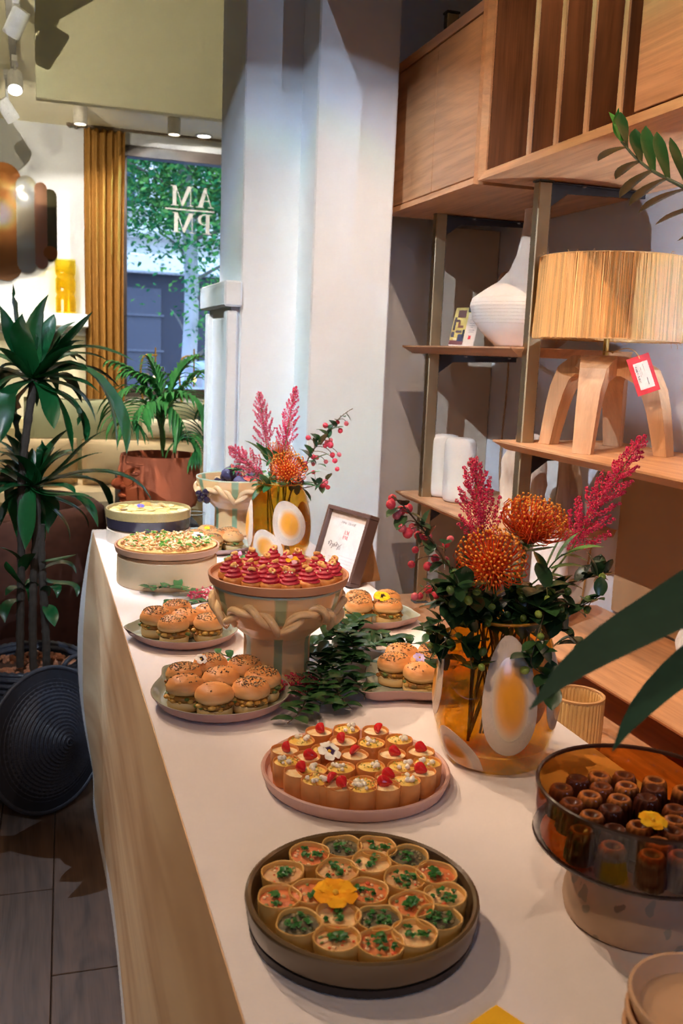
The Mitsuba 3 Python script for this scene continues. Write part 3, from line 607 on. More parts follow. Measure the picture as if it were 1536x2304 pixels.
# ================================================================ plant skeletons, metres
DRAC_TOP = [[(-0.003,3.05,1.332),(-0.048,3.053,1.466),(-0.058,3.055,1.618)],[(-0.003,3.05,1.332),(-0.066,3.067,1.442),(-0.082,3.085,1.505),(-0.102,3.102,1.557)],[(-0.003,3.05,1.332),(0.005,3.014,1.497),(0.043,2.977,1.59)],[(-0.003,3.05,1.332),(0.022,3.047,1.486),(0.029,3.043,1.543)],[(-0.003,3.05,1.332),(0.043,3.104,1.488),(0.062,3.158,1.538)],[(-0.003,3.05,1.332),(0.042,3.086,1.416),(0.06,3.123,1.462),(0.103,3.159,1.491)],[(-0.003,3.05,1.332),(0.108,2.989,1.466),(0.168,2.928,1.544)],[(-0.003,3.05,1.332),(0.069,3.017,1.409),(0.102,2.985,1.443),(0.152,2.952,1.457)],[(-0.003,3.05,1.332),(0.069,3.014,1.409),(0.139,2.978,1.437),(0.222,2.942,1.428),(0.291,2.905,1.402)],[(-0.003,3.05,1.332),(0.058,3.044,1.379),(0.121,3.039,1.387),(0.185,3.033,1.338),(0.225,3.028,1.258),(0.247,3.022,1.117)],[(-0.003,3.05,1.332),(0.068,3.02,1.359),(0.153,2.99,1.366),(0.223,2.959,1.292),(0.256,2.929,1.22),(0.265,2.899,1.119)],[(-0.003,3.05,1.332),(0.057,3.044,1.325),(0.115,3.039,1.306),(0.155,3.033,1.265),(0.181,3.027,1.205)],[(-0.003,3.05,1.332),(0.017,3.059,1.329),(0.057,3.067,1.285),(0.091,3.076,1.2),(0.114,3.085,1.088)],[(-0.003,3.05,1.332),(0.025,3.025,1.299),(0.044,2.999,1.241),(0.054,2.974,1.187)],[(-0.003,3.05,1.332),(0.057,3.061,1.297),(0.115,3.071,1.253),(0.145,3.082,1.206),(0.154,3.093,1.131)],[(-0.003,3.05,1.332),(-0.023,3.054,1.302),(-0.049,3.059,1.265),(-0.053,3.063,1.211),(-0.052,3.067,1.114)],[(-0.003,3.05,1.332),(-0.045,3.012,1.312),(-0.078,2.974,1.284),(-0.086,2.935,1.229),(-0.099,2.897,1.152)],[(-0.003,3.05,1.332),(-0.045,3.053,1.369),(-0.075,3.055,1.374),(-0.107,3.058,1.329)],[(-0.003,3.05,1.332),(-0.058,3.023,1.384),(-0.092,2.995,1.418),(-0.129,2.968,1.422)],[(-0.003,3.05,1.332),(-0.039,3.038,1.34),(-0.084,3.026,1.325),(-0.118,3.015,1.252)],[(-0.003,3.05,1.332),(0.034,3.031,1.343),(0.097,3.013,1.339),(0.133,2.994,1.332),(0.193,2.975,1.299)],[(-0.003,3.05,1.332),(-0.008,3.066,1.385),(-0.007,3.082,1.444),(-0.026,3.098,1.485)],[(-0.003,3.05,1.332),(0.017,3.043,1.312),(0.074,3.036,1.29),(0.114,3.029,1.261),(0.125,3.022,1.193)],[(-0.003,3.05,1.332),(-0.029,3.012,1.414),(-0.039,2.975,1.471),(-0.032,2.937,1.527)]]
DRAC_MID = [[(-0.014,3.05,0.997),(0.013,3.046,1.065),(0.017,3.043,1.147)],[(-0.014,3.05,0.997),(-0.01,3.079,1.051),(-0.012,3.108,1.113)],[(-0.014,3.05,0.997),(0.065,3.025,1.046),(0.141,3.001,1.131),(0.218,2.976,1.189)],[(-0.014,3.05,0.997),(0.065,3.017,1.041),(0.137,2.985,1.094),(0.196,2.952,1.117)],[(-0.014,3.05,0.997),(0.035,3.04,1.013),(0.123,3.029,1.039),(0.227,3.019,1.043),(0.302,3.009,1.016),(0.36,2.999,0.922)],[(-0.014,3.05,0.997),(0.036,3.07,1.015),(0.114,3.091,1.018),(0.188,3.111,1.002),(0.223,3.132,0.957),(0.24,3.152,0.891)],[(-0.014,3.05,0.997),(-0.043,3.078,0.983),(-0.059,3.107,0.954),(-0.061,3.135,0.892),(-0.057,3.163,0.79)],[(-0.014,3.05,0.997),(-0.037,3.057,0.98),(-0.081,3.064,0.952),(-0.097,3.071,0.914),(-0.112,3.078,0.866)],[(-0.014,3.05,0.997),(-0.003,3.073,0.968),(-0.003,3.096,0.93),(0.004,3.12,0.856),(0.015,3.143,0.773)],[(-0.014,3.05,0.997),(0.029,3.076,0.952),(0.038,3.101,0.916),(0.034,3.127,0.828)],[(-0.014,3.05,0.997),(-0.023,3.032,0.959),(-0.03,3.014,0.87),(-0.037,2.996,0.806)],[(-0.014,3.05,0.997),(0.035,3.005,0.975),(0.097,2.961,0.982),(0.164,2.916,0.979)],[(-0.014,3.05,0.997),(0.041,3.058,0.961),(0.118,3.065,0.924),(0.16,3.073,0.855)],[(-0.014,3.05,0.997),(0.029,3.049,0.941),(0.078,3.047,0.887),(0.098,3.046,0.811)],[(-0.014,3.05,0.997),(-0.051,3.03,1.003),(-0.091,3.011,0.994),(-0.129,2.991,0.97)],[(-0.014,3.05,0.997),(0.052,3.026,0.975),(0.136,3.002,0.959),(0.161,2.977,0.935),(0.182,2.953,0.881)],[(-0.014,3.05,0.997),(-0.037,3.035,1.02),(-0.073,3.019,1.047),(-0.105,3.004,1.079)],[(-0.014,3.05,0.997),(0.013,3.04,1.038),(0.042,3.031,1.082),(0.077,3.021,1.123)],[(-0.014,3.05,0.997),(0.047,3.022,1.003),(0.092,2.994,1.001),(0.115,2.965,0.987)],[(-0.014,3.05,0.997),(-0.022,3.024,1.052),(-0.049,2.998,1.092),(-0.071,2.972,1.107)]]
DRAC_LOW = [[(-0.043,3.05,0.674),(-0.082,3.031,0.719),(-0.095,3.012,0.767)],[(-0.043,3.05,0.674),(-0.019,3.054,0.685),(-0.017,3.057,0.662),(-0.029,3.061,0.619)],[(0.008,3.05,0.72),(0.062,3.041,0.746),(0.097,3.033,0.743),(0.117,3.024,0.716)],[(0.025,3.05,0.639),(0.034,3.028,0.674),(0.051,3.006,0.679),(0.056,2.983,0.648)],[(0.024,3.05,0.607),(0.035,3.02,0.592),(0.048,2.99,0.552)],[(0.014,3.05,0.704),(0.078,3.035,0.679),(0.114,3.021,0.672),(0.119,3.006,0.643)],[(-0.047,3.05,0.627),(-0.093,3.016,0.622),(-0.101,2.981,0.576)],[(0.008,3.05,0.752),(0.073,3.015,0.767),(0.119,2.981,0.789)],[(-0.045,3.05,0.738),(-0.078,3.034,0.787),(-0.112,3.018,0.81)],[(-0.045,3.05,0.722),(-0.026,3.009,0.778),(-0.009,2.967,0.799)],[(-0.043,3.05,0.658),(-0.078,3.032,0.671),(-0.098,3.015,0.654)]]
DRAC_STEMS = [[(-0.003,3.05,1.333),(-0.023,3.05,1.2),(-0.042,3.05,1.047),(-0.048,3.05,0.847),(-0.056,3.05,0.585),(-0.06,3.05,0.405)],[(-0.003,3.05,1.004),(-0.002,3.05,0.875),(-0.013,3.05,0.701),(-0.019,3.05,0.523),(-0.018,3.05,0.372)],[(0.011,3.05,0.875),(0.013,3.05,0.714),(0.02,3.05,0.551),(0.021,3.05,0.399)]]
PALM = [[(0.505,3.9,0.995),(0.496,3.876,1.074),(0.48,3.852,1.158),(0.449,3.828,1.195),(0.391,3.804,1.181),(0.368,3.78,1.134)],[(0.516,3.9,0.988),(0.53,3.875,1.034),(0.566,3.85,1.07),(0.612,3.825,1.062),(0.638,3.8,1.025)],[(0.501,3.9,1.017),(0.491,3.913,1.125),(0.453,3.925,1.231),(0.404,3.938,1.308),(0.325,3.95,1.362)],[(0.503,3.9,1.017),(0.5,3.927,1.142),(0.492,3.953,1.285),(0.459,3.98,1.38)],[(0.507,3.9,1.017),(0.514,3.925,1.16),(0.557,3.95,1.287),(0.611,3.975,1.371),(0.658,4.0,1.401)],[(0.508,3.9,1.017),(0.521,3.896,1.177),(0.584,3.892,1.272),(0.659,3.888,1.328),(0.696,3.884,1.265),(0.685,3.88,1.21)],[(0.503,3.9,1.017),(0.484,3.888,1.163),(0.426,3.876,1.255),(0.355,3.864,1.257),(0.317,3.852,1.205),(0.315,3.84,1.157)],[(0.507,3.9,1.017),(0.503,3.865,1.158),(0.533,3.83,1.232),(0.584,3.795,1.249),(0.643,3.76,1.203)],[(0.505,3.9,1.017),(0.493,3.86,1.158),(0.511,3.82,1.211),(0.544,3.78,1.186),(0.574,3.74,1.126),(0.578,3.7,1.095)],[(0.504,3.9,1.017),(0.485,3.85,1.166),(0.439,3.8,1.211),(0.396,3.75,1.199),(0.374,3.7,1.162)],[(0.505,3.9,1.017),(0.501,3.905,1.176),(0.472,3.91,1.269),(0.416,3.915,1.317),(0.371,3.92,1.326)]]
N_ASTILBE = [[(0.592,1.09,1.084),(0.586,1.105,1.155),(0.578,1.12,1.221),(0.574,1.135,1.268),(0.575,1.15,1.312)],[(0.604,1.09,1.083),(0.66,1.098,1.135),(0.716,1.106,1.198),(0.755,1.114,1.257),(0.793,1.122,1.3),(0.832,1.13,1.347)]]
N_PROTEA = [[(0.601,1.09,1.083),(0.62,1.083,1.147),(0.623,1.077,1.201),(0.626,1.07,1.229)],[(0.596,1.09,1.084),(0.578,1.073,1.145),(0.563,1.055,1.184)]]
N_PINK = [(0.581,1.09,1.084),(0.542,1.095,1.147),(0.516,1.1,1.184),(0.491,1.105,1.217),(0.469,1.11,1.243),(0.457,1.115,1.257),(0.443,1.12,1.267)]
N_PINKB = [(0.446,1.12,1.264),(0.44,1.12,1.258),(0.455,1.12,1.246),(0.46,1.12,1.247),(0.469,1.12,1.25),(0.454,1.12,1.227),(0.464,1.12,1.22),(0.474,1.12,1.226),(0.45,1.12,1.242),(0.489,1.12,1.211),(0.494,1.12,1.207),(0.501,1.12,1.212),(0.484,1.12,1.213),(0.482,1.12,1.193),(0.53,1.12,1.208),(0.528,1.12,1.2),(0.512,1.12,1.181),(0.527,1.12,1.178),(0.496,1.12,1.173),(0.482,1.12,1.171),(0.527,1.12,1.146),(0.501,1.12,1.138),(0.494,1.12,1.13),(0.486,1.12,1.13),(0.512,1.12,1.133),(0.562,1.12,1.146),(0.472,1.12,1.224)]
N_PINKL = [[(0.455,1.12,1.251),(0.435,1.11,1.241)],[(0.463,1.12,1.241),(0.447,1.1,1.225)],[(0.48,1.12,1.229),(0.486,1.09,1.229)],[(0.481,1.12,1.217),(0.485,1.12,1.202)],[(0.496,1.12,1.207),(0.492,1.09,1.199)],[(0.524,1.12,1.191),(0.509,1.12,1.201)],[(0.525,1.12,1.176),(0.493,1.09,1.169)],[(0.515,1.12,1.178),(0.521,1.09,1.177)],[(0.488,1.09,1.148),(0.478,1.09,1.152)],[(0.491,1.09,1.142),(0.495,1.09,1.131)],[(0.498,1.09,1.144),(0.503,1.09,1.155)],[(0.519,1.09,1.168),(0.538,1.09,1.173)],[(0.513,1.09,1.213),(0.507,1.09,1.209)]]
N_GREEN = [[(0.591,1.09,1.084),(0.547,1.074,1.116),(0.51,1.059,1.134),(0.489,1.043,1.151)],[(0.591,1.09,1.084),(0.549,1.088,1.093),(0.53,1.087,1.076),(0.517,1.085,1.052)],[(0.598,1.09,1.083),(0.574,1.09,1.129),(0.546,1.09,1.155),(0.535,1.09,1.17)],[(0.601,1.09,1.083),(0.612,1.086,1.134),(0.615,1.083,1.16)],[(0.604,1.09,1.083),(0.655,1.088,1.125),(0.707,1.085,1.149),(0.766,1.083,1.162)],[(0.604,1.09,1.083),(0.663,1.075,1.11),(0.701,1.06,1.121),(0.724,1.045,1.14)],[(0.605,1.09,1.08),(0.657,1.087,1.087),(0.698,1.083,1.08),(0.72,1.08,1.06)],[(0.594,1.09,1.08),(0.576,1.074,1.077),(0.555,1.057,1.065),(0.542,1.041,1.053)],[(0.598,1.09,1.08),(0.602,1.083,1.066),(0.607,1.076,1.043),(0.611,1.069,1.026)],[(0.598,1.09,1.083),(0.572,1.065,1.111),(0.538,1.039,1.132)],[(0.601,1.09,1.083),(0.623,1.072,1.106),(0.639,1.053,1.114)],[(0.596,1.09,1.084),(0.533,1.049,1.145),(0.487,1.007,1.172)],[(0.604,1.09,1.083),(0.624,1.06,1.134),(0.638,1.029,1.16)],[(0.591,1.09,1.077),(0.572,1.103,1.062),(0.564,1.117,1.029)],[(0.611,1.09,1.083),(0.669,1.059,1.12),(0.702,1.028,1.115)]]
N_FERN = [(0.604,1.09,1.083),(0.632,1.085,1.134),(0.657,1.08,1.165),(0.678,1.075,1.19),(0.707,1.07,1.2)]
N_FERNL = [[(0.657,1.08,1.165),(0.674,1.07,1.219)],[(0.673,1.08,1.182),(0.699,1.07,1.223)],[(0.693,1.08,1.192),(0.742,1.07,1.201)],[(0.667,1.08,1.171),(0.717,1.07,1.173)],[(0.651,1.08,1.159),(0.686,1.07,1.16)],[(0.657,1.08,1.165),(0.632,1.07,1.199)],[(0.681,1.08,1.189),(0.719,1.07,1.181)]]
F_ASTILBE = [[(0.607,2.35,1.078),(0.593,2.363,1.136),(0.579,2.375,1.2),(0.571,2.388,1.263),(0.561,2.4,1.339)],[(0.613,2.35,1.078),(0.619,2.355,1.149),(0.625,2.36,1.202),(0.638,2.365,1.278),(0.651,2.37,1.357)],[(0.601,2.35,1.079),(0.573,2.337,1.11),(0.539,2.325,1.141),(0.507,2.312,1.172),(0.467,2.3,1.204)]]
F_PROTEA = [[(0.615,2.35,1.078),(0.616,2.37,1.135),(0.617,2.39,1.171)],[(0.625,2.35,1.078),(0.622,2.33,1.111),(0.62,2.31,1.141)]]
F_PINK = [[(0.631,2.35,1.078),(0.663,2.35,1.12),(0.695,2.35,1.185),(0.736,2.35,1.239),(0.778,2.35,1.287),(0.806,2.35,1.306)],[(0.631,2.35,1.078),(0.671,2.34,1.094),(0.71,2.33,1.105),(0.732,2.32,1.118)]]
F_PINKB = [(0.685,2.35,1.227),(0.766,2.35,1.269),(0.785,2.35,1.266),(0.765,2.35,1.248),(0.727,2.35,1.26),(0.737,2.35,1.215),(0.746,2.35,1.209),(0.731,2.35,1.206),(0.749,2.35,1.221),(0.701,2.35,1.176),(0.713,2.35,1.173),(0.77,2.35,1.183),(0.757,2.35,1.18),(0.684,2.35,1.159),(0.702,2.35,1.156),(0.686,2.35,1.147),(0.76,2.35,1.166),(0.733,2.35,1.164),(0.771,2.35,1.143),(0.657,2.35,1.107),(0.669,2.35,1.108),(0.646,2.35,1.095),(0.666,2.35,1.092),(0.703,2.35,1.134),(0.736,2.35,1.107),(0.725,2.35,1.101),(0.742,2.35,1.095),(0.691,2.35,1.197),(0.775,2.35,1.287),(0.79,2.35,1.293),(0.747,2.35,1.275)]
F_LEAF = [[(0.574,2.35,1.173),(0.507,2.33,1.221)],[(0.574,2.35,1.167),(0.539,2.33,1.216)],[(0.588,2.35,1.173),(0.557,2.33,1.204)],[(0.574,2.35,1.161),(0.517,2.33,1.175)],[(0.563,2.35,1.138),(0.476,2.33,1.138)],[(0.528,2.35,1.126),(0.462,2.33,1.146)],[(0.575,2.35,1.138),(0.524,2.33,1.112)],[(0.604,2.35,1.173),(0.57,2.33,1.152)],[(0.622,2.35,1.167),(0.655,2.33,1.182)],[(0.576,2.35,1.102),(0.531,2.33,1.065)],[(0.6,2.35,1.102),(0.559,2.33,1.094)],[(0.649,2.35,1.102),(0.679,2.33,1.126)],[(0.685,2.35,1.126),(0.715,2.33,1.14)],[(0.696,2.35,1.161),(0.738,2.33,1.188)],[(0.695,2.35,1.185),(0.67,2.33,1.211)],[(0.719,2.35,1.209),(0.73,2.33,1.241)],[(0.737,2.35,1.233),(0.699,2.33,1.252)],[(0.742,2.35,1.245),(0.773,2.33,1.259)],[(0.76,2.35,1.257),(0.735,2.33,1.276)],[(0.674,2.35,1.09),(0.694,2.33,1.059)],[(0.723,2.35,1.101),(0.724,2.33,1.08)],[(0.741,2.35,1.113),(0.747,2.33,1.134)],[(0.637,2.35,1.096),(0.618,2.33,1.129)],[(0.527,2.35,1.15),(0.487,2.33,1.164)],[(0.509,2.35,1.167),(0.482,2.33,1.129)],[(0.61,2.35,1.161),(0.583,2.33,1.196)],[(0.715,2.35,1.156),(0.733,2.33,1.15)],[(0.672,2.35,1.15),(0.651,2.33,1.176)],[(0.695,2.35,1.173),(0.655,2.33,1.199)],[(0.712,2.35,1.221),(0.687,2.33,1.24)]]
# ================================================================ tall dracaena, palm, baskets
def jitter_green(base, k=18, rn=RN):
    j = rn.uniform(-1, 1)*k
    return tuple(float(np.clip(c+j*w, 0, 255)) for c, w in zip(base, (0.7, 1.0, 0.5)))
def blade(pts, w, n=12, fold=0.28, peak=0.35, tip=1.0):
    """A long pointed leaf through the given points."""
    p = spline(pts, n); u = np.linspace(0, 1, n)
    prof = np.where(u < peak, 0.45+0.55*np.sin(0.5*PI*u/peak), np.cos(0.5*PI*(np.maximum(u-peak, 0)/(1-peak))**1.5))
    return strap(p, np.maximum(w*prof, 0.0006), fold=fold)
dra = thing('dracaena', 'tall glossy dark green dracaena with ringed stems in the black basket, far left', 'potted plant')
for q in DRAC_STEMS:
    p = spline(q, 60); r = 0.0125+0.0022*(np.arange(60) % 4 == 0)
    put('stem', shape(tube(p, r, 10), 'matte', (52, 44, 36), smooth=30, vary=0.3, freq=60), dra)
for grp, wd in ((DRAC_TOP, 0.032), (DRAC_MID, 0.029), (DRAC_LOW, 0.022)):
    for q in grp:
        c = jitter_green((16, 60, 28), 12)
        put('leaf', shape(blade(q, wd*RN.uniform(0.85, 1.15)), 'leaf', c, smooth=True), dra)
# a few more leaves round the back of each crown
for (cx, cy, cz), n, L in (((0.0, 3.05, 1.31), 22, 0.32), ((-0.01, 3.05, 0.97), 18, 0.29)):
    for i in range(n):
        a = RN.uniform(0.1*PI, 0.95*PI); e = RN.uniform(-0.1, 1.1); l = L*RN.uniform(0.7, 1.0)
        d = np.array([math.cos(a)*math.cos(e), math.sin(a)*math.cos(e), math.sin(e)])
        p0 = np.array([cx, cy, cz]); q = [p0, p0+d*l*0.5+[0, 0, 0.03], p0+d*l+[0, 0, -0.25*l*math.cos(e)]]
        put('leaf', shape(blade(q, 0.028), 'leaf', jitter_green((15, 56, 26), 12), smooth=True), dra)
def coil_lathe(prof, bump, rings, n=90, braid=46, amp=0.0022):
    """A woven coil surface: rope rings along the profile, each lightly braided."""
    prof = np.asarray(prof, float); d = np.r_[0, np.cumsum(np.linalg.norm(np.diff(prof, axis=0), axis=1))]
    m = rings*6; s = np.linspace(0, d[-1], m); r, z = np.interp(s, d, prof[:, 0]), np.interp(s, d, prof[:, 1])
    t = np.gradient(np.c_[r, z], axis=0); t /= np.linalg.norm(t, axis=1, keepdims=True)+1e-9
    nx, nz = t[:, 1], -t[:, 0]
    ph = s/d[-1]*rings; b = bump*np.abs(np.sin(PI*ph))
    a = np.linspace(0, 2*PI, n, endpoint=False); v, f = [], []
    for i in range(m):
        k = b[i]+amp*np.sin(a*braid+math.floor(ph[i])*1.7+2.0*(ph[i] % 1))*np.abs(math.sin(PI*ph[i]))
        R = np.maximum(r[i]+nx[i]*k, 0.0004); Z = z[i]+nz[i]*k
        v += list(np.c_[R*np.cos(a), R*np.sin(a), Z])
    for i in range(m-1):
        for j in range(n):
            q = [i*n+j, i*n+(j+1) % n, (i+1)*n+(j+1) % n, (i+1)*n+j]; f += [[q[0], q[1], q[2]], [q[0], q[2], q[3]]]
    return mk(v, f)
BLACK = (44, 46, 54)
bk = thing('plant_basket', 'black woven rope basket holding the dracaena', 'basket')
BM = TM((-0.03, 3.10, 0.001))
put('body', shape(coil_lathe([(0.0, 0.004), (0.15, 0.004), (0.175, 0.03), (0.182, 0.20), (0.175, 0.40), (0.168, 0.415), (0.158, 0.40), (0.160, 0.33)], 0.008, 34), 'satin', BLACK, smooth=True, vary=0.3, freq=250), bk, M=BM)
put('handle', shape(tube(spline([(0.10, -0.14, 0.40), (0.115, -0.155, 0.45), (0.145, -0.115, 0.45), (0.14, -0.09, 0.40)], 14), 0.007, 8), 'satin', BLACK, smooth=True), bk, M=BM)
put('soil', shape(lathe([(0.0, 0.385), (0.10, 0.383), (0.157, 0.37), (0.157, 0.34), (0, 0.34)], 36), 'matte', (66, 40, 28), vary=0.4, freq=60), bk, M=BM)
Ms = []
for k in range(170):
    a, r = RN.uniform(0, 2*PI), 0.15*math.sqrt(RN.uniform(0, 1)); s = RN.uniform(0.007, 0.014)
    Ms.append(TM((r*math.cos(a), r*math.sin(a), 0.384+0.004*RN.rand()), rz=RN.uniform(0, 6), rx=RN.uniform(0, 6), s=(s, s*0.8, s*0.7)))
put('clay_pebbles', shape(scatter(trimesh.creation.icosphere(1), Ms), 'matte', (150, 96, 66), vary=0.35, freq=70, smooth=True), bk, M=BM, kind='stuff')
# the round lid leaning in front of it
lid = thing('basket_lid', 'round black woven cone-shaped basket lid leaning on the table end and basket', 'basket lid')
prof = [(0.0, 0.105), (0.012, 0.100)]+[(r, 0.100*(1-(r-0.012)/0.213)**1.25) for r in np.linspace(0.03, 0.222, 18)]
nrm = np.array([0.62, -0.77, 0.16]); nrm /= np.linalg.norm(nrm)
R = np.eye(4); zc = nrm; xc = np.cross([0, 0, 1.0], zc); xc /= np.linalg.norm(xc); R[:3, 0], R[:3, 1], R[:3, 2] = xc, np.cross(zc, xc), zc
R[:3, 3] = (0.025, 2.845, 0.234)
cone = coil_lathe(prof, 0.0055, 20, n=110, braid=60); cone.faces = cone.faces[:, ::-1]
put('cone', shape(cone, 'satin', BLACK, smooth=True, vary=0.35, freq=260), lid, M=R)
put('underside', shape(lathe([(0, 0.0), (0.218, -0.004), (0.222, 0.002), (0.18, 0.012), (0, 0.06)], 48), 'matte', (30, 31, 36)), lid, M=R)
put('rim', shape(moved(trimesh.creation.torus(0.221, 0.0075, 90, 8), TM((0, 0, 0))), 'satin', BLACK, smooth=True), lid, M=R)

# terracotta face pot with a palm, on a black stand
std = thing('plant_stand', 'black square plinth under the terracotta pot', 'plinth')
put('block', shape(bx(0.35, 0.64, 3.77, 4.05, 0.012, 0.728, 0.004), 'satin', (24, 22, 26)), std)
put('foot', shape(bx(0.36, 0.63, 3.78, 4.04, 0.001, 0.012, 0.002), 'satin', (12, 12, 12)), std)
put('black_box', shape(bx(0.345, 0.50, 4.13, 4.36, 0.001, 0.868, 0.006), 'satin', (28, 26, 34)), label='tall plain black box beside the terracotta pot', cat='box')
pot = thing('face_pot', 'terracotta flower pot moulded as a face in profile, holding a small palm', 'plant pot')
PM = TM((0.494, 3.9, 0.730))
body = lathe([(0, 0), (0.118, 0), (0.125, 0.006), (0.128, 0.05), (0.150, 0.062), (0.158, 0.085), (0.166, 0.16), (0.165, 0.26), (0.160, 0.275), (0.150, 0.275), (0.148, 0.255), (0.148, 0.215), (0, 0.215)], 72)
def blob(ang, z, r, s, rot=0.0):
    d = np.array([math.cos(ang), math.sin(ang), 0]); M = np.eye(4); M[:3, 0] = d; M[:3, 1] = [-d[1], d[0], 0]; M[:3, 2] = [0, 0, 1]
    M = M @ trimesh.transformations.rotation_matrix(rot, (1, 0, 0)) @ np.diag([*s, 1.0]); M[:3, 3] = d*r+np.array([0, 0, z]); return moved(ICO3, M)
FA = math.radians(192)
face = [blob(FA, 0.158, 0.166, (0.042, 0.024, 0.026)), blob(FA, 0.195, 0.160, (0.022, 0.017, 0.05)), blob(FA, 0.108, 0.157, (0.023, 0.036, 0.014)), blob(FA, 0.086, 0.152, (0.020, 0.032, 0.012)), blob(FA, 0.058, 0.135, (0.028, 0.036, 0.018)),
        blob(FA+0.58, 0.215, 0.150, (0.022, 0.034, 0.022)), blob(FA-0.58, 0.215, 0.150, (0.022, 0.034, 0.022)), blob(FA+0.55, 0.248, 0.150, (0.020, 0.055, 0.012)), blob(FA+0.16, 0.150, 0.164, (0.016, 0.014, 0.012)), blob(FA-0.16, 0.150, 0.164, (0.016, 0.014, 0.012))]
mm = man(body)
for b in face: mm = mm + man(b)
put('face_body', shape(unman(mm), 'matte', (178, 92, 58), smooth=32, vary=0.06, freq=20), pot, M=PM)
for s in (1, -1):
    put('eye', shape(blob(FA+0.58*s, 0.209, 0.156, (0.022, 0.027, 0.012)), 'matte', (170, 86, 54), smooth=True), pot, M=PM)
put('soil', shape(lathe([(0, 0.245), (0.08, 0.243), (0.147, 0.235), (0.147, 0.216), (0, 0.216)], 40), 'matte', (58, 34, 26), vary=0.4, freq=80), pot, M=PM)
palm = thing('palm', 'small bright green parlour palm growing in the terracotta face pot', 'potted plant')
for q in PALM:
    p = spline(q, 40); up = p[len(p)//4:]
    fr = put('frond', shape(tube(p, np.linspace(0.005, 0.0012, 40), 6), 'leaf', (92, 128, 58), smooth=True), palm)
    t = np.gradient(p, axis=0); t /= np.linalg.norm(t, axis=1, keepdims=True)
    L = float(np.sum(np.linalg.norm(np.diff(p, axis=0), axis=1)))
    for i in range(15, 40, 2):
        for s in (-1, 1):
            sd = np.cross(t[i], [0, 0, 1.0]); sd /= np.linalg.norm(sd)+1e-9
            d = s*sd*0.75+t[i]*0.75+np.array([0, 0, 0.10]); d /= np.linalg.norm(d)
            l = 0.165*(1-0.55*abs((i-24)/18.0))*RN.uniform(0.8, 1.1)
            q3 = [p[i], p[i]+d*l*0.5+[0, 0, 0.006], p[i]+d*l+[0, 0, -0.42*l]]
            put('leaflet', shape(blade(q3, 0.0092, 6, fold=0.35), 'leaf', jitter_green((46, 100, 46), 16), smooth=True), fr)

# broad leaves of a plant that stands to the right of the camera
fp = thing('foreground_plant', 'large blurred dark leaves reaching in from the right edge, close to the camera', 'plant')
put('leaf', shape(blade([(0.66, 0.60, 1.325), (0.56, 0.57, 1.315), (0.452, 0.55, 1.275), (0.378, 0.55, 1.240), (0.345, 0.55, 1.218), (0.331, 0.55, 1.205)], 0.034, 18, fold=0.12, peak=0.45), 'matte', (22, 54, 40), smooth=True), fp)
put('leaf', shape(blade([(0.66, 0.60, 1.31), (0.54, 0.58, 1.240), (0.470, 0.56, 1.222), (0.43, 0.555, 1.195), (0.412, 0.55, 1.180), (0.404, 0.55, 1.166)], 0.021, 16, fold=0.12, peak=0.45), 'matte', (26, 62, 46), smooth=True), fp)
put('leaf', shape(blade([(0.66, 0.60, 1.30), (0.56, 0.60, 1.245), (0.50, 0.60, 1.205), (0.46, 0.60, 1.180)], 0.006, 12, fold=0.12), 'matte', (24, 56, 40), smooth=True), fp)
put('stem', shape(tube(spline([(0.84, 0.62, 0.30), (0.82, 0.61, 0.80), (0.74, 0.60, 1.15), (0.66, 0.60, 1.325)], 24), np.linspace(0.014, 0.006, 24), 8), 'leaf', (60, 76, 48), smooth=True), fp)
put('pot', shape(lathe([(0, 0.001), (0.03, 0.001), (0.045, 0.28), (0.042, 0.30), (0.038, 0.27), (0, 0.27)], 30), 'matte', (210, 205, 196)), fp, M=TM((0.84, 0.62, 0)))

# feathery branch of a zamioculcas in front of the upper shelf
zz = thing('zamioculcas', 'dark green zamioculcas branch in front of the upper cabinet, right edge', 'plant')
zp = spline([(1.30, 1.16, 1.235), (1.18, 1.18, 1.45), (1.06, 1.235, 1.665), (1.0, 1.317, 1.737), (1.0, 1.40, 1.775), (1.0, 1.50, 1.842)], 50)
put('stem', shape(tube(zp, np.linspace(0.006, 0.0022, 50), 7), 'leaf', (52, 62, 44), smooth=True), zz)
tz = np.gradient(zp, axis=0); tz /= np.linalg.norm(tz, axis=1, keepdims=True)
for j, i in enumerate(range(24, 50, 3)):
    for s in (-1, 1):
        d = tz[i]*0.62+np.array([0.10, 0.15, 1.0])*s*0.72*(1 if s > 0 else 0.8)+np.array([0.0, 0.5 if s < 0 else -0.10, 0]); d /= np.linalg.norm(d)
        l = 0.098 if i < 44 else 0.070
        put('leaflet', shape(blade([zp[i], zp[i]+d*l*0.5+[-0.004, 0, 0.003], zp[i]+d*l], 0.0125, 8, fold=0.22, peak=0.5), 'leaf', jitter_green((22, 56, 28), 10), smooth=True), zz)
for a in (0.3, -0.2):
    put('leaflet', shape(blade([zp[-1], zp[-1]+np.array([0.0, 0.02, 0.03+a*0.01]), zp[-1]+np.array([0, 0.03+a*0.06, 0.06])], 0.010, 8), 'leaf', (40, 104, 40), smooth=True), zz)
put('pot', shape(lathe([(0, 0.001), (0.05, 0.001), (0.062, 0.10), (0.056, 0.103), (0.052, 0.09), (0, 0.09)], 30), 'matte', (196, 190, 180)), zz, M=TM((1.34, 1.16, 1.2255)))
# ================================================================ dishes and stands on the table
Z0 = TT+0.0006
PLATE_PINK, GLAZE = (198, 158, 146), (150, 156, 142)
def on_table(x, y, rz=0.0, z=Z0): return TM((x, y, z), rz=rz)
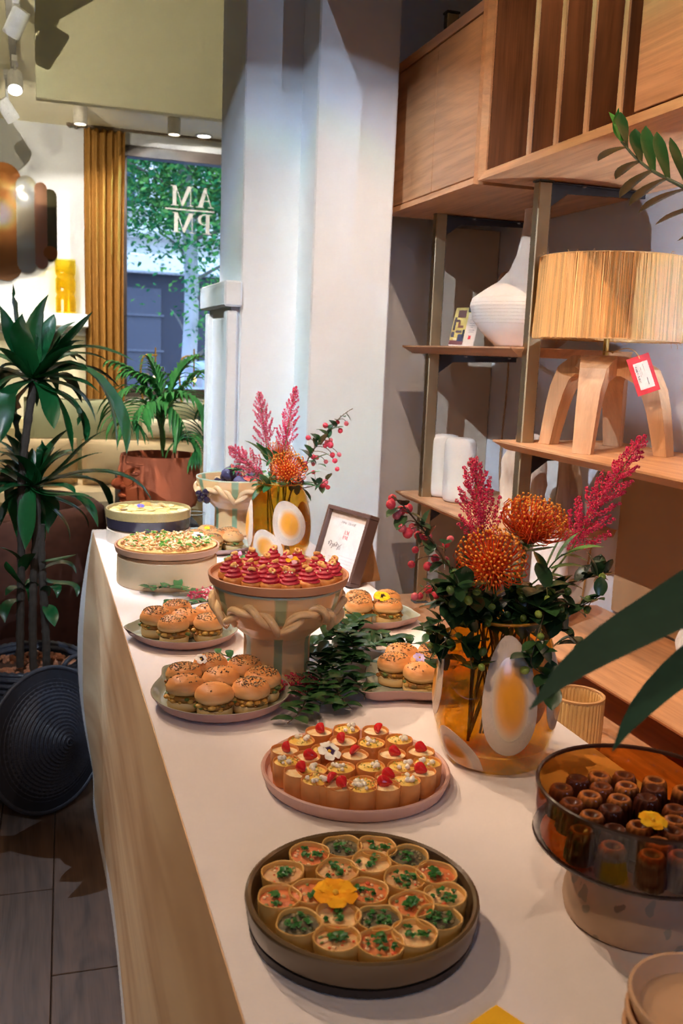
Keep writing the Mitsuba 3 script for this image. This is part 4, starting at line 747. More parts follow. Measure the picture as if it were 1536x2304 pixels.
# brown quiche dish
qd = thing('quiche_dish', 'round brown glazed stoneware dish full of mini quiches, nearest the camera', 'dish')
QX, QY, QR = 0.294, 0.770, 0.1135
put('wall', shape(lathe([(0, 0.0075), (0.105, 0.0078), (QR-0.003, 0.014), (QR, 0.033), (QR-0.0005, 0.0365), (QR-0.003, 0.038), (QR-0.006, 0.0365), (QR-0.0085, 0.014), (0.098, 0.0095), (0, 0.0090)], 96), 'gloss', (100, 80, 56), vary=0.10, freq=25), qd, M=on_table(QX, QY))
put('base_ring', shape(lathe([(0, 0.0), (0.1045, 0.0), (0.1085, 0.002), (QR-0.0040, 0.0100), (0.1, 0.0072), (0, 0.0072)], 96), 'satin', (36, 28, 28)), qd, M=on_table(QX, QY))
# pink tart plate
tp = thing('tart_plate', 'shallow pinkish stoneware plate of tartlets, second from the camera', 'plate')
TX, TY, TR = 0.391, 1.069, 0.1235
put('plate', shape(lathe([(0, 0.0), (0.112, 0.0), (0.118, 0.002), (TR-0.001, 0.013), (TR, 0.0175), (TR-0.002, 0.019), (TR-0.005, 0.0175), (TR-0.008, 0.008), (0.108, 0.0058), (0, 0.0055)], 96), 'satin', PLATE_PINK, vary=0.05, freq=40), tp, M=on_table(TX, TY))

# striped pedestal bowls with rope garlands
def pedestal(t, M, k=1.0, rim=(190, 205, 180), stripe=(148, 158, 116), body=(232, 190, 134), phase=0.0):
    prof = [(0.0, 0.0), (0.0575, 0.0), (0.0585, 0.003), (0.0575, 0.03), (0.0570, 0.070), (0.0590, 0.080), (0.068, 0.088), (0.086, 0.104), (0.100, 0.123), (0.108, 0.145), (0.1125, 0.166), (0.1115, 0.1685), (0.1085, 0.1675), (0.104, 0.140), (0.085, 0.106), (0.06, 0.092), (0, 0.090)]
    pr = np.array(prof); d = np.r_[0, np.cumsum(np.linalg.norm(np.diff(pr, axis=0), axis=1))]; s = np.sort(np.r_[d, np.linspace(0, d[-1], 70)])
    pr = np.c_[np.interp(s, d, pr[:, 0]), np.interp(s, d, pr[:, 1])]*k
    m = lathe(pr, 180); V = np.asarray(m.vertices)
    a = np.arctan2(V[:, 1], V[:, 0])+phase; w = np.abs((a/(PI/3)+0.5) % 1-0.5)*(PI/3)
    rr = np.hypot(V[:, 0], V[:, 1]); inside = (V[:, 2] > 0.088*k) & (rr < np.interp(V[:, 2], pr[:40, 1], pr[:40, 0])-0.0022)
    half = np.where(V[:, 2] < 0.085*k, 0.115, 0.085)
    m_s = (w < half) & ~((V[:, 2] > 0.082*k) & (V[:, 2] < 0.118*k)) & (V[:, 2] > 0.004)
    col = np.tile(rgb(*body), (len(V), 1)); col[m_s] = rgb(*stripe); col[(V[:, 2] < 0.0035*k)] = rgb(176, 110, 50); col[V[:, 2] > 0.1655*k] = rgb(*rim)
    put('bowl', shape(m, 'gloss', col, smooth=True), t, M=M)
    def rad(z): return np.interp(z, pr[:44, 1], pr[:44, 0])
    n = 34
    for q in range(6):
        u = np.linspace(0.02, 0.98, n); th = -phase+(q+u)*PI/3
        zc = (0.098+0.044*np.sin(PI*u)**0.75)*k; rc = rad(zc)+0.007*k
        c = np.c_[rc*np.cos(th), rc*np.sin(th), zc]
        tt, aa, bb = frames(c); tw = np.linspace(0, 2*PI*1.7, n)
        ms = []
        for s0 in (0, PI):
            rs = 0.0066*k*np.clip(np.minimum(u, 1-u)*9+0.35, 0.3, 1)
            cc = c+(aa*np.cos(tw+s0)[:, None]+bb*np.sin(tw+s0)[:, None])*(0.0062*k)
            ms.append(tube(cc, rs, 9))
        put('rope_swag', shape(cat(ms), 'gloss', (234, 198, 148), smooth=True), t, M=M)
ps = thing('pedestal_bowl', 'cream pedestal bowl with green stripes and a twisted rope garland, centre of the table', 'pedestal bowl')
SX, SY = 0.386, 1.474
VIEW = math.atan2(-SY, -SX)
pedestal(ps, on_table(SX, SY), 0.985, phase=-VIEW-0.05)
pp = thing('pastry_plate', 'round pinkish-brown rimmed plate on the middle pedestal bowl', 'plate')
PZ = TT+0.1672
put('plate', shape(lathe([(0, 0.0), (0.109, 0.0), (0.1155, 0.002), (0.1185, 0.012), (0.1185, 0.0158), (0.117, 0.0168), (0.1145, 0.0158), (0.1130, 0.008), (0.10, 0.0065), (0, 0.006)], 96), 'satin', (182, 132, 100), vary=0.05, freq=40), pp, M=TM((SX, SY, PZ)))
fb = thing('fruit_bowl', 'cream pedestal bowl with green stripes holding figs and grapes, far end of the table', 'pedestal bowl')
GX, GY = 0.566, 2.705
pedestal(fb, on_table(GX, GY), 1.04, stripe=(140, 168, 130), phase=-math.atan2(-GY, -GX)+0.0)

# round wooden drum with a salad tart, and the far glazed dish on its white drum
dr1 = thing('drum_riser', 'round pale drum riser under the salad tart', 'riser')
DX, DY = 0.293, 2.167
put('drum', shape(lathe([(0, 0), (0.117, 0), (0.118, 0.002), (0.1165, 0.062), (0.115, 0.064), (0, 0.064)], 72), 'satin', (228, 198, 156), vary=0.05, freq=20), dr1, M=on_table(DX, DY))
put('lip', shape(lathe([(0, 0.064), (0.111, 0.064), (0.111, 0.0695), (0.109, 0.0705), (0, 0.0705)], 72), 'satin', (206, 170, 128)), dr1, M=on_table(DX, DY))
sp = thing('tart_dish', 'pinkish rimmed dish holding the salad tart', 'dish')
SPZ = TT+0.0714
put('plate', shape(lathe([(0, 0.0), (0.114, 0.0), (0.120, 0.004), (0.123, 0.017), (0.122, 0.019), (0.119, 0.018), (0.116, 0.008), (0.10, 0.006), (0, 0.006)], 80), 'satin', (196, 150, 118), vary=0.05, freq=40), sp, M=TM((DX, DY, SPZ)))
dr2 = thing('drum_riser', 'white round drum riser under the farthest glazed dish', 'riser')
EX, EY = 0.305, 2.655
put('drum', shape(lathe([(0, 0), (0.118, 0), (0.119, 0.003), (0.118, 0.034), (0.116, 0.036), (0, 0.036)], 72), 'satin', (226, 206, 182)), dr2, M=on_table(EX, EY))
put('lip', shape(lathe([(0, 0.036), (0.110, 0.036), (0.110, 0.0385), (0, 0.0385)], 60), 'satin', (196, 178, 156)), dr2, M=on_table(EX, EY))
fd = thing('gratin_dish', 'round glazed dish with a dark band, farthest on the table, filled with a pale tart', 'dish')
EZ = TT+0.0395
put('base', shape(lathe([(0, 0), (0.112, 0), (0.1165, 0.003), (0.119, 0.030), (0.10, 0.030), (0, 0.029)], 80), 'gloss', (42, 36, 44)), fd, M=TM((EX, EY, EZ)))
put('rim', shape(lathe([(0.10, 0.0305), (0.1192, 0.0305), (0.1195, 0.053), (0.1175, 0.055), (0.115, 0.053), (0.113, 0.034), (0.10, 0.0305)], 80), 'gloss', (168, 146, 96)), fd, M=TM((EX, EY, EZ)))

# leaf-shaped serving plates
def leaf_plate(R, tip, tipang, depth=0.026, squash=1.0, rot=0.0):
    """A dished plate whose outline runs out to one pointed tip; inside and outside surfaces with a rim."""
    n = 96; a = np.arange(n)*2*PI/n
    def outline(s): 
        w = np.exp(-(((a-tipang+PI) % (2*PI)-PI)/0.20)**2)+0.35*np.exp(-(((a-tipang+PI) % (2*PI)-PI)/0.45)**2)
        x, y = np.cos(a)*(R*s+tip*s*w), np.sin(a)*(R*s+tip*s*w)*1.0
        c, q = math.cos(rot), math.sin(rot); X, Y = c*x+q*y, (-q*x+c*y)*squash
        return np.c_[c*X-q*Y, q*X+c*Y]
    rings = [(0.02, 0.0), (0.60, 0.0), (0.80, 0.002), (0.91, depth*0.38), (0.98, depth*0.90), (1.0, depth), (0.988, depth+0.001), (0.96, depth*0.88), (0.895, depth*0.36+0.003), (0.84, 0.0060), (0.5, 0.0045), (0.02, 0.004)]
    v = np.vstack([np.c_[outline(s), np.full(n, z)] for s, z in rings]); f = []
    for i in range(len(rings)-1):
        for j in range(n):
            q = [i*n+j, i*n+(j+1) % n, (i+1)*n+(j+1) % n, (i+1)*n+j]; f += [[q[0], q[1], q[2]], [q[0], q[2], q[3]]]
    f += [[0, j+1, j] for j in range(1, n-1)]; b = (len(rings)-1)*n; f += [[b, b+j, b+j+1] for j in range(1, n-1)]
    col = np.vstack([np.tile(rgb(*(PLATE_PINK if i < 6 else GLAZE)), (n, 1)) for i in range(len(rings))])
    return mk(v, f), col
def serving_plate(x, y, lab, *arg, **kw):
    t = thing('serving_plate', lab, 'plate')
    m, c = leaf_plate(*arg, **kw)
    put('dish', shape(m, 'gloss', c, smooth=True), t, M=on_table(x, y))
    put('foot', shape(lathe([(0.030, -0.0004), (0.034, -0.0004), (0.034, 0.002), (0.030, 0.002), (0.030, -0.0004)], 30), 'satin', PLATE_PINK), t, M=on_table(x, y))
    return t
serving_plate(0.271, 1.368, 'leaf-shaped plate, green inside and pink outside, piled with the nearest sliders', 0.110, 0.030, math.radians(118), 0.023, 0.97, math.radians(200))
serving_plate(0.266, 1.712, 'pinkish serving plate with sliders left of the middle pedestal bowl', 0.102, 0.010, math.radians(170), 0.022)
serving_plate(0.664, 1.752, 'green-glazed plate with four sliders in front of the framed menu', 0.087, 0.010, math.radians(330), 0.021)
serving_plate(0.624, 1.375, 'leaf-shaped plate with a pointed tip and sliders beside the near amber vase', 0.104, 0.040, math.radians(206), 0.024, 0.97)
serving_plate(0.468, 2.490, 'pale pink serving plate with sliders at the far end beside the salad tart', 0.101, 0.006, math.radians(330), 0.018)

# amber bowl on its stone foot
sf = thing('stone_pedestal', 'speckled terrazzo stone foot under the amber bowl', 'pedestal')
CX, CY = 0.566, 0.716
put('foot', shape(lathe([(0, 0), (0.063, 0), (0.0665, 0.003), (0.0690, 0.014), (0.0685, 0.024), (0.0640, 0.040), (0.0590, 0.056), (0.0575, 0.070), (0.0590, 0.0775), (0, 0.078)], 72), 'terrazzo', smooth=40), sf, M=on_table(CX, CY))
ab = thing('amber_bowl', 'straight-sided brown amber glass bowl of small cakes on a stone foot', 'bowl')
BZ = TT+0.0788
put('glass', shape(lathe([(0.0, 0.0), (0.094, 0.0), (0.1025, 0.0035), (0.1040, 0.010), (0.1040, 0.058)], 90), 'amber_dark', smooth=40), ab, M=TM((CX, CY, BZ)))
put('rim', shape(lathe([(0.1008, 0.0562), (0.1046, 0.0562), (0.1046, 0.0592), (0.1028, 0.0604), (0.1010, 0.0592), (0.1008, 0.0562)], 90), 'gloss', (58, 34, 26), smooth=40), ab, M=TM((CX, CY, BZ)))
put('base_edge', shape(lathe([(0.096, 0.0003), (0.1033, 0.0022), (0.1044, 0.0050), (0.1033, 0.0060), (0.1008, 0.0042), (0.096, 0.0025), (0.096, 0.0003)], 90), 'gloss', (40, 22, 18), smooth=40), ab, M=TM((CX, CY, BZ)))
# stacked wooden plates, bottom right
WXp, WYp = 0.447, 0.474
for k in range(7):
    t = thing('wooden_plate', 'turned pale wooden plate, %s of the stack in the bottom right corner' % ('lowest', 'second lowest', 'third lowest', 'middle one', 'third from the top', 'second from the top', 'topmost')[k], 'plate', 'stacked wooden plates')
    z = 0.0145*k; s = 1.10-0.015*k
    put('dish', shape(lathe(np.array([(0, 0.0), (0.042, 0.0), (0.050, 0.004), (0.0555, 0.017), (0.0550, 0.0195), (0.0525, 0.0195), (0.046, 0.008), (0.038, 0.0065), (0.036, 0.0060), (0, 0.0058)])*[s, 1.0]*[0.965, 1], 64), 'satin', (206, 166, 128), vary=0.08, freq=60), t, M=on_table(WXp, WYp, 0, Z0+z))
napk = put('napkin', shape(bx(-0.03, 0.03, -0.05, 0.05, 0, 0.003, 0.001), 'matte', (240, 186, 40)), label='folded bright yellow paper napkin at the bottom edge of the photo', cat='napkin', M=TM((0.362, 0.572, Z0), rz=0.42))
# clear glass tray at the far end
gt = thing('glass_dish', 'low clear glass dish at the far end between the glazed dish and the fruit bowl', 'glass dish')
put('outside', shape(lathe([(0, 0.0), (0.030, 0.0), (0.0335, 0.004), (0.035, 0.052)], 48), 'clear', smooth=40), gt, M=on_table(0.455, 2.775))
put('lip', shape(moved(trimesh.creation.torus(0.0345, 0.0012, 48, 6), TM((0, 0, 0.0525))), 'gloss', (200, 215, 220), smooth=True), gt, M=on_table(0.455, 2.775))
# framed menu on its kraft easel
fr = thing('menu_frame', 'dark brown picture frame with a printed menu card leaning back on the table', 'picture frame')
psi, thl = 1.261, 0.309
uu = np.array([math.cos(psi), -math.sin(psi), 0]); nn = np.array([-math.sin(psi), -math.cos(psi), 0]); upd = np.array([0, 0, 1])*math.cos(thl)-nn*math.sin(thl); fn = np.cross(uu, upd)
FM = np.eye(4); FM[:3, 0], FM[:3, 1], FM[:3, 2] = uu, upd, fn; FM[:3, 3] = (0.646, 2.175, TT+0.006)
FM[:3, 3] -= 0.0*fn
Wf, Hf, bw, dp = 0.174, 0.178, 0.010, 0.030
for m in (bx(0, Wf, 0, bw, -dp, 0.0, 0.0015), bx(0, Wf, Hf-bw, Hf, -dp, 0, 0.0015), bx(0, bw, bw, Hf-bw, -dp, 0, 0.0015), bx(Wf-bw, Wf, bw, Hf-bw, -dp, 0, 0.0015)):
    put('frame_bar', shape(m, 'satin', (74, 48, 38), smooth=False), fr, M=FM)
put('backing', shape(bx(0.002, Wf-0.002, 0.002, Hf-0.002, -dp-0.002, -dp+0.002, 0), 'matte', (120, 90, 66), smooth=False), fr, M=FM)
put('mount', shape(bx(bw-0.001, Wf-bw+0.001, bw-0.001, Hf-bw+0.001, -dp+0.002, -0.012, 0), 'matte', (198, 172, 150), smooth=False), fr, M=FM)
card = put('card', shape(bx(bw+0.003, Wf-bw-0.003, bw, Hf-bw-0.016, -0.012, -0.0112, 0), 'matte', (204, 192, 190), smooth=False), fr, M=FM)
mid = Wf/2
marks, xm = [], mid-0.026
for k in range(13):                                               # a heading too small to read: thirteen letter-like marks in two words
    if k == 5: xm += 0.005; continue
    h = 0.0062 if k not in (3, 9) else 0.0045
    marks += [bx(xm, xm+0.0009, Hf-bw-0.0275, Hf-bw-0.0275+h, -0.0112, -0.0110, 0), bx(xm, xm+0.0030, Hf-bw-0.0275+h*(0.5 if k % 3 else 0.92), Hf-bw-0.0275+h*(0.5 if k % 3 else 0.92)+0.0008, -0.0112, -0.0110, 0)]
    if k % 2: marks.append(bx(xm+0.0022, xm+0.0030, Hf-bw-0.0275, Hf-bw-0.0275+h, -0.0112, -0.0110, 0))
    xm += 0.0045
put('print', shape(cat(marks), 'matte', (104, 98, 98), smooth=False), fr, M=FM)
for wd, yy in (('AM', 0.0), ('PM', -0.0125)):
    m = word(wd, 0.0095, 0.0002); m.apply_translation((mid+0.004, Hf-bw-0.052+yy, -0.0112))
    put('print', shape(m, 'matte', (168, 52, 60), smooth=False), fr, M=FM)
ang = np.linspace(0, 1, 60)
scr = np.c_[0.030+0.055*ang+0.004*np.sin(ang*44), 0.083+0.0055*np.sin(ang*44+1.2)+0.004*np.sin(ang*13), 0*ang-0.0109]
put('handwriting', shape(tube(scr, 0.0004, 5), 'matte', (70, 66, 70), smooth=True), fr, M=FM)
for k, (x0, x1) in enumerate(((0.085, 0.150), (0.045, 0.150), (0.050, 0.140), (0.045, 0.148), (0.060, 0.130))):
    put('print', shape(bx(x0, x1, 0.062-0.008*k, 0.0632-0.008*k, -0.0112, -0.0110, 0), 'matte', (176, 166, 166), smooth=False), fr, M=FM)
es = thing('easel', 'kraft cardboard prop behind the framed menu', 'easel')
b0 = FM @ np.array([Wf*0.5, 0.02, -dp-0.004, 1]); b1 = FM @ np.array([Wf*0.5, Hf*0.7, -dp-0.004, 1])
def easel_wing(x):
    a = (FM @ np.array([x, 0.012, -dp-0.0035, 1]))[:3]; b = (FM @ np.array([x, Hf*0.72, -dp-0.0035, 1]))[:3]
    back = -np.array([fn[0], fn[1], 0]); back /= np.linalg.norm(back)
    c = a+back*0.085; c[2] = TT+0.001; a2 = a.copy(); a2[2] = TT+0.001; d = b+back*0.012
    off = uu*0.0015
    return hull([a2+off, a2-off, a+off, a-off, b+off, b-off, d+off, d-off, c+off, c-off])
put('wing', shape(easel_wing(Wf*0.30), 'matte', (170, 128, 88)), es); put('wing', shape(easel_wing(Wf*0.80), 'matte', (170, 128, 88)), es)
# ================================================================ food
def ring_of(cx, cy, n, r, a0, centre=True):
    """Places on a plate: one in the middle and n round it."""
    return ([(cx, cy)] if centre else [])+[(cx+r*math.cos(math.radians(a0)+2*PI*k/n), cy+r*math.sin(math.radians(a0)+2*PI*k/n)) for k in range(n)]
B1 = ring_of(0.271, 1.368, 7, 0.0640, 250)
B2 = ring_of(0.266, 1.712, 5, 0.0550, 240)
B3 = ring_of(0.664, 1.752, 4, 0.0430, 30, False)
B4 = ring_of(0.624, 1.375, 6, 0.0580, 235)
B5 = ring_of(0.468, 2.490, 5, 0.0550, 250)
ORD = ('first', 'second', 'third', 'fourth', 'fifth', 'sixth', 'seventh', 'eighth')
def rows_of(pts, nrows):
    """For each point of a dish: its row, counted from the far side as one sees it, and its place from the left in that row."""
    P2 = np.asarray(pts, float); view = np.array([math.sin(YAW), math.cos(YAW)]); dep, lat = P2 @ view, P2 @ np.array([view[1], -view[0]])
    order = np.argsort(-dep); out = [None]*len(P2)
    for r, ids in enumerate(np.array_split(order, nrows)):
        ids = ids[np.argsort(lat[ids])]
        rn_ = 'back row' if r == 0 else 'front row' if r == nrows-1 else ORD[r]+' row from back'
        for j, i in enumerate(ids): out[i] = '%s, %s from left' % (rn_, ORD[j])
    return out
def crumbly(m, amp, freq, seed=0):
    m = m.copy(); m.merge_vertices(digits_vertex=7); v = np.asarray(m.vertices); n = np.asarray(m.vertex_normals)
    m.vertices = v+n*(amp*(meshkit.fbm(v*freq, 3, seed)-0.5)*2)[:, None]; return m
def bun_top(seed):
    m = crumbly(lathe([(0, 0.0280), (0.020, 0.0282), (0.0275, 0.0290), (0.0305, 0.0330), (0.0310, 0.0390), (0.0275, 0.0475), (0.0200, 0.0530), (0.0100, 0.0558), (0, 0.0565)], 36), 0.0016, 38, seed)
    v = np.asarray(m.vertices); k = np.clip((v[:, 2]-0.030)/0.015, 0, 1)[:, None]*(0.75+0.5*meshkit.fbm(v*55, 3, seed)[:, None]); k = np.clip(k, 0, 1)
    return shape(m, 'satin', rgb(238, 202, 142)*(1-k)+rgb(214, 142, 78)*k, smooth=True)
def bun_bottom(seed):
    m = crumbly(lathe([(0, 0), (0.0245, 0), (0.0275, 0.003), (0.0285, 0.010), (0.0278, 0.0165), (0.0265, 0.0180), (0, 0.0178)], 36), 0.001, 45, seed)
    v = np.asarray(m.vertices); k = np.clip(1-np.abs(v[:, 2]-0.003)/0.010, 0, 1)[:, None]
    return shape(m, 'satin', rgb(236, 204, 146)*(1-k)+rgb(208, 158, 92)*k, smooth=True)
def bun_filling(seed):
    rn = np.random.RandomState(seed); ps = [(crumbly(lathe([(0, 0.0175), (0.0262, 0.0178), (0.0275, 0.0225), (0.0262, 0.0285), (0, 0.0290)], 30), 0.0022, 120, seed), (150, 104, 46))]
    for k in range(34):
        a = rn.uniform(0, 2*PI); r = rn.uniform(0.023, 0.0295); s = rn.uniform(0.0028, 0.0056)
        ps.append((ball((s*1.3, s, s*0.75), (r*math.cos(a), r*math.sin(a), rn.uniform(0.0185, 0.0275))), [(188, 138, 58), (150, 96, 40), (206, 164, 84), (110, 88, 44), (92, 110, 54)][rn.randint(5)]))
    m, c = mixed(ps); return shape(m, 'satin', c, smooth=True)
def bun_seeds(seed, n, spread):
    rn = np.random.RandomState(seed); ps = []; groups = {}
    R = np.array([(0.0275, 0.0475), (0.0200, 0.0530), (0.0100, 0.0558), (0, 0.0565)])[::-1]
    for k in range(n):
        a, r = rn.uniform(0, 2*PI), spread*math.sqrt(rn.rand()); z = np.interp(r, R[:, 0], R[:, 1])+0.0006
        s = rn.uniform(0.0009, 0.0014)
        M = TM((r*math.cos(a), r*math.sin(a), z), rz=rn.uniform(0, PI), ry=rn.uniform(-.3, .3), s=(s*1.9, s*1.0, s*0.8))
        groups.setdefault([0, 0, 1, 2, 1][rn.randint(5)], []).append(M)
    for g, Ms in groups.items(): ps.append((scatter(OCT, Ms), [(66, 44, 34), (222, 186, 132), (176, 132, 82)][g]))
    m, c = mixed(ps); return shape(m, 'satin', c, smooth=True)
TOPS, BOTS, FILLS = [bun_top(k) for k in range(5)], [bun_bottom(k) for k in range(3)], [bun_filling(k) for k in range(4)]
SEEDS = [bun_seeds(k, n, s) for k, (n, s) in enumerate(((7, 0.024), (70, 0.022), (190, 0.0245), (200, 0.0235), (36, 0.024)))]
def slider(x, y, z, lab, group, seeds, i):
    t = thing('slider', lab, 'sandwich', group)
    rn = np.random.RandomState(100+i); s = rn.uniform(0.94, 0.975)
    M = TM((x, y, z), rz=rn.uniform(0, 6), s=(s, s, s*rn.uniform(0.90, 1.0)))
    tilt = TM((0, 0, 0.0), rz=rn.uniform(0, 6)) @ TM((0, 0, 0.001), rx=rn.uniform(-0.09, 0.09))
    put('bottom_bun', BOTS[i % 3], t, M=M); put('filling', FILLS[i % 4], t, M=M)
    tp_ = put('top_bun', TOPS[i % 5], t, M=M @ tilt); put('seeds', SEEDS[seeds], tp_, M=M @ tilt, kind='stuff')
SL = 'seeded slider, '
n = 0
for pts, z, where, names, sd in (
    (B1, TT+0.0057, 'on the leaf-shaped plate nearest the table edge', ('middle one', 'frontmost', 'front right', 'right', 'back right', 'back left', 'left', 'front left'), (1, 0, 3, 2, 2, 3, 2, 4)),
    (B2, TT+0.0057, 'on the plate left of the pedestal bowl', ('middle one', 'front left', 'front right', 'right', 'back', 'left'), (1, 2, 2, 1, 2, 2)),
    (B3, TT+0.0057, 'on the plate before the framed menu', ('right', 'back', 'left', 'front'), (1, 3, 2, 3)),
    (B4, TT+0.0057, 'on the pointed plate beside the near vase', ('middle one', 'front left', 'front right', 'right', 'back right', 'back left', 'left'), (3, 4, 3, 3, 2, 1, 2)),
    (B5, TT+0.0057, 'on the far plate by the fruit bowl', ('middle one', 'front', 'right', 'back right', 'back left', 'left'), (3, 3, 4, 2, 3, 2))):
    for (x, y), nm, s in zip(pts, names, sd):
        slider(x, y, z, SL+nm+' '+where, 'sliders '+where, s, n); n += 1

# mini quiches
Q = [(0.300,0.860),(0.340,0.849),(0.369,0.822),(0.261,0.850),(0.319,0.814),(0.383,0.780),(0.226,0.819),(0.281,0.809),(0.341,0.779),(0.377,0.737),(0.207,0.777),(0.245,0.779),(0.298,0.767),(0.333,0.736),(0.259,0.737),(0.295,0.722),(0.356,0.699),(0.216,0.733),(0.243,0.696),(0.281,0.680),(0.320,0.682)]
def crust(r0, r1, h, t, seed, wav):
    n = 44; a = np.arange(n)*2*PI/n; rn = np.random.RandomState(seed); ph = rn.uniform(0, 6, 3)
    wob = wav*(np.sin(2*a+ph[0])*0.5+np.sin(3*a+ph[1])*0.5+np.sin(5*a+ph[2])*0.35)
    rings = []
    for r, z, k in ((0.0005, 0, 0), (r0-0.001, 0, 0), (r0, 0.001, 0), ((r0+r1)/2+0.0007, h*0.5, 0.5), (r1, h-0.001, 1), (r1-t*0.25, h+0.0003, 1), (r1-t*0.75, h, 1), (r1-t, h-0.001, 1), (r1-t-0.001, h*0.6, 0.6), (0.0005, h*0.6, 0)):
        R = r*(1+wob*k*0.7/max(r1, 1e-6)*1.0); rings.append(np.c_[R*np.cos(a), R*np.sin(a), np.full(n, z)+wob*0.55*k*(1 if z > h*0.8 else 0)])
    v = np.vstack(rings); f = []
    for i in range(len(rings)-1):
        for j in range(n):
            q = [i*n+j, i*n+(j+1) % n, (i+1)*n+(j+1) % n, (i+1)*n+j]; f += [[q[0], q[1], q[2]], [q[0], q[2], q[3]]]
    return mk(v, f)
QC = [shape(crust(0.0175, 0.0222, 0.031, 0.0022, k, 0.0016), 'satin', (226, 176, 96), smooth=50, vary=0.10, freq=120) for k in range(5)]
def filling(r, z, cols, seed, lump=0.0014, dome=0.001):
    m = trimesh.creation.revolve([(0, z+dome), (r*0.35, z+dome*0.9), (r*0.7, z+dome*0.5), (r, z)], sections=30); m = mk(m.vertices, m.faces)
    for _ in range(1): m = m.subdivide()
    v = np.asarray(m.vertices); nz = meshkit.fbm(v*220, 3, seed); v[:, 2] += lump*(nz-0.5)*2; m.vertices = v
    k = np.clip((meshkit.fbm(v*130+9, 3, seed+1)-0.35)*3, 0, 1)[:, None]
    return m, rgb(*cols[0])*(1-k)+rgb(*cols[1])*k
QF = []
for k, cols in enumerate((((226, 142, 82), (204, 104, 62)), ((238, 208, 150), (226, 166, 110)), ((112, 104, 76), (72, 66, 52)), ((218, 182, 126), (196, 126, 78)))):
    m, c = filling(0.0202, 0.0262, cols, k); ps = [(m, c)]
    rn = np.random.RandomState(40+k)
    for j in range(16 if k != 1 else 6):
        a, r = rn.uniform(0, 2*PI), 0.0165*math.sqrt(rn.rand()); s = rn.uniform(0.001, 0.0024)
        cc = [(226, 92, 48), (236, 200, 150), (206, 170, 110), (120, 130, 70)][rn.randint(4)] if k != 2 else [(60, 58, 44), (140, 126, 88), (88, 96, 60)][rn.randint(3)]
        ps.append((ball((s*1.3, s, s*0.7), (r*math.cos(a), r*math.sin(a), 0.0275)), np.tile(rgb(*cc), (len(ICO1.vertices), 1))))
    m, c = mixed(ps); QF.append(shape(m, 'satin', c, smooth=True))
def herb(seed, n, r, z, L=0.0042, rolls=True):
    rn = np.random.RandomState(seed); ps = []
    for k in range(n):
        a, q = rn.uniform(0, 2*PI), r*math.sqrt(rn.rand())
        cx, cy = q*math.cos(a), q*math.sin(a); g = jitter_green((42, 104, 42), 22, rn)
        for j in range(3):
            b = rn.uniform(0, 2*PI) if j == 0 else b+rn.uniform(0.5, 1.1)
            M = TM((cx, cy, z+rn.uniform(0, 0.002)), rz=b, ry=-rn.uniform(0, 0.6)); l = L*rn.uniform(0.7, 1.3)
            ps.append((moved(oval_leaf(l, l*0.42, 5), M), g))
    m, c = mixed(ps); return shape(m, 'leaf', c, smooth=True)
QH = [herb(k, n, r, 0.0285, L) for k, (n, r, L) in enumerate(((5, 0.010, 0.0058), (8, 0.012, 0.0052), (3, 0.009, 0.0075), (13, 0.0125, 0.0050), (6, 0.006, 0.0072)))]
QFI = (2, 3, 2, 0, 1, 0, 3, 3, 3, 1, 0, 0, 0, 0, 1, 2, 2, 2, 3, 0, 1); QHI = (0, 1, 0, 1, 1, 4, 4, 1, 3, 3, 2, 2, 1, 4, 1, 3, 3, 3, 4, 3, 1)
QKIND = ('orange', 'pale cream', 'dark mushroom', 'mixed vegetable'); QROW = rows_of(Q, 5)
for i, (x, y) in enumerate(Q):
    d = np.array([x-QX, y-QY]); rr = math.hypot(*d)
    if rr > 0.0815: x, y = QX+d[0]*0.0815/rr, QY+d[1]*0.0815/rr
    t = thing('mini_quiche', '%s mini quiche in the brown dish, %s' % (QKIND[QFI[i]], QROW[i]), 'quiche', 'mini quiches in the brown dish')
    rn = np.random.RandomState(i+5); M = TM((x, y, TT+0.0102), rz=rn.uniform(0, 6), rx=rn.uniform(-.04, .04), ry=rn.uniform(-.04, .04), s=(0.985, 0.985, 0.93))
    put('crust', QC[i % 5], t, M=M); put('filling', QF[QFI[i]], t, M=M); put('parsley', QH[QHI[i]], t, M=M, kind='stuff')
def flower(name, lab, p, cols, r, petals=5, rx=0.0, rz=0.0, centre=(240, 190, 60), blotch=None):
    t = thing(name, lab, 'flower'); M0 = TM(p, rz=rz, rx=rx)
    for k in range(petals):
        a = 2*PI*k/petals+0.3; n = 9; u = np.linspace(0, 1, n)
        pth = np.stack([r*u*math.cos(a), r*u*math.sin(a), 0.25*r*np.sin(u*2.2)*(1-0.6*u)], 1)
        m = strap(pth, r*0.56*np.sin(PI*np.clip(0.10+0.80*u, 0, 1))**0.7*(0.25+0.9*u)+1e-4, fold=0.12, wav=0.08)
        c = cols[k % len(cols)]
        if blotch is not None and k in (0, 1, 4):
            c = np.tile(rgb(*c), (len(m.vertices), 1)); c[:12] = rgb(*blotch)
        put('petal', shape(m, 'matte', c, smooth=True), t, M=M0)
    put('centre', shape(ball((r*0.15, r*0.15, r*0.12), (0, 0, r*0.14)), 'matte', centre, smooth=True), t, M=M0)
    return t
flower('edible_flower', 'large orange-yellow edible flower lying on the mini quiches', (0.264, 0.762, 0.9420), [(250, 178, 28), (244, 160, 20)], 0.021, 6, 0.1)
flower('edible_flower', 'white pansy with a dark eye among the fruit tartlets', (0.352, 1.064, 0.9440), [(250, 246, 232)], 0.0155, 5, 0.45, 0.4, blotch=(52, 30, 70))
flower('edible_flower', 'small white pansy on the nearest plate of sliders', (0.246, 1.416, 0.9575), [(248, 244, 236)], 0.010, 5, 0.6, 0.2, blotch=(40, 26, 44))
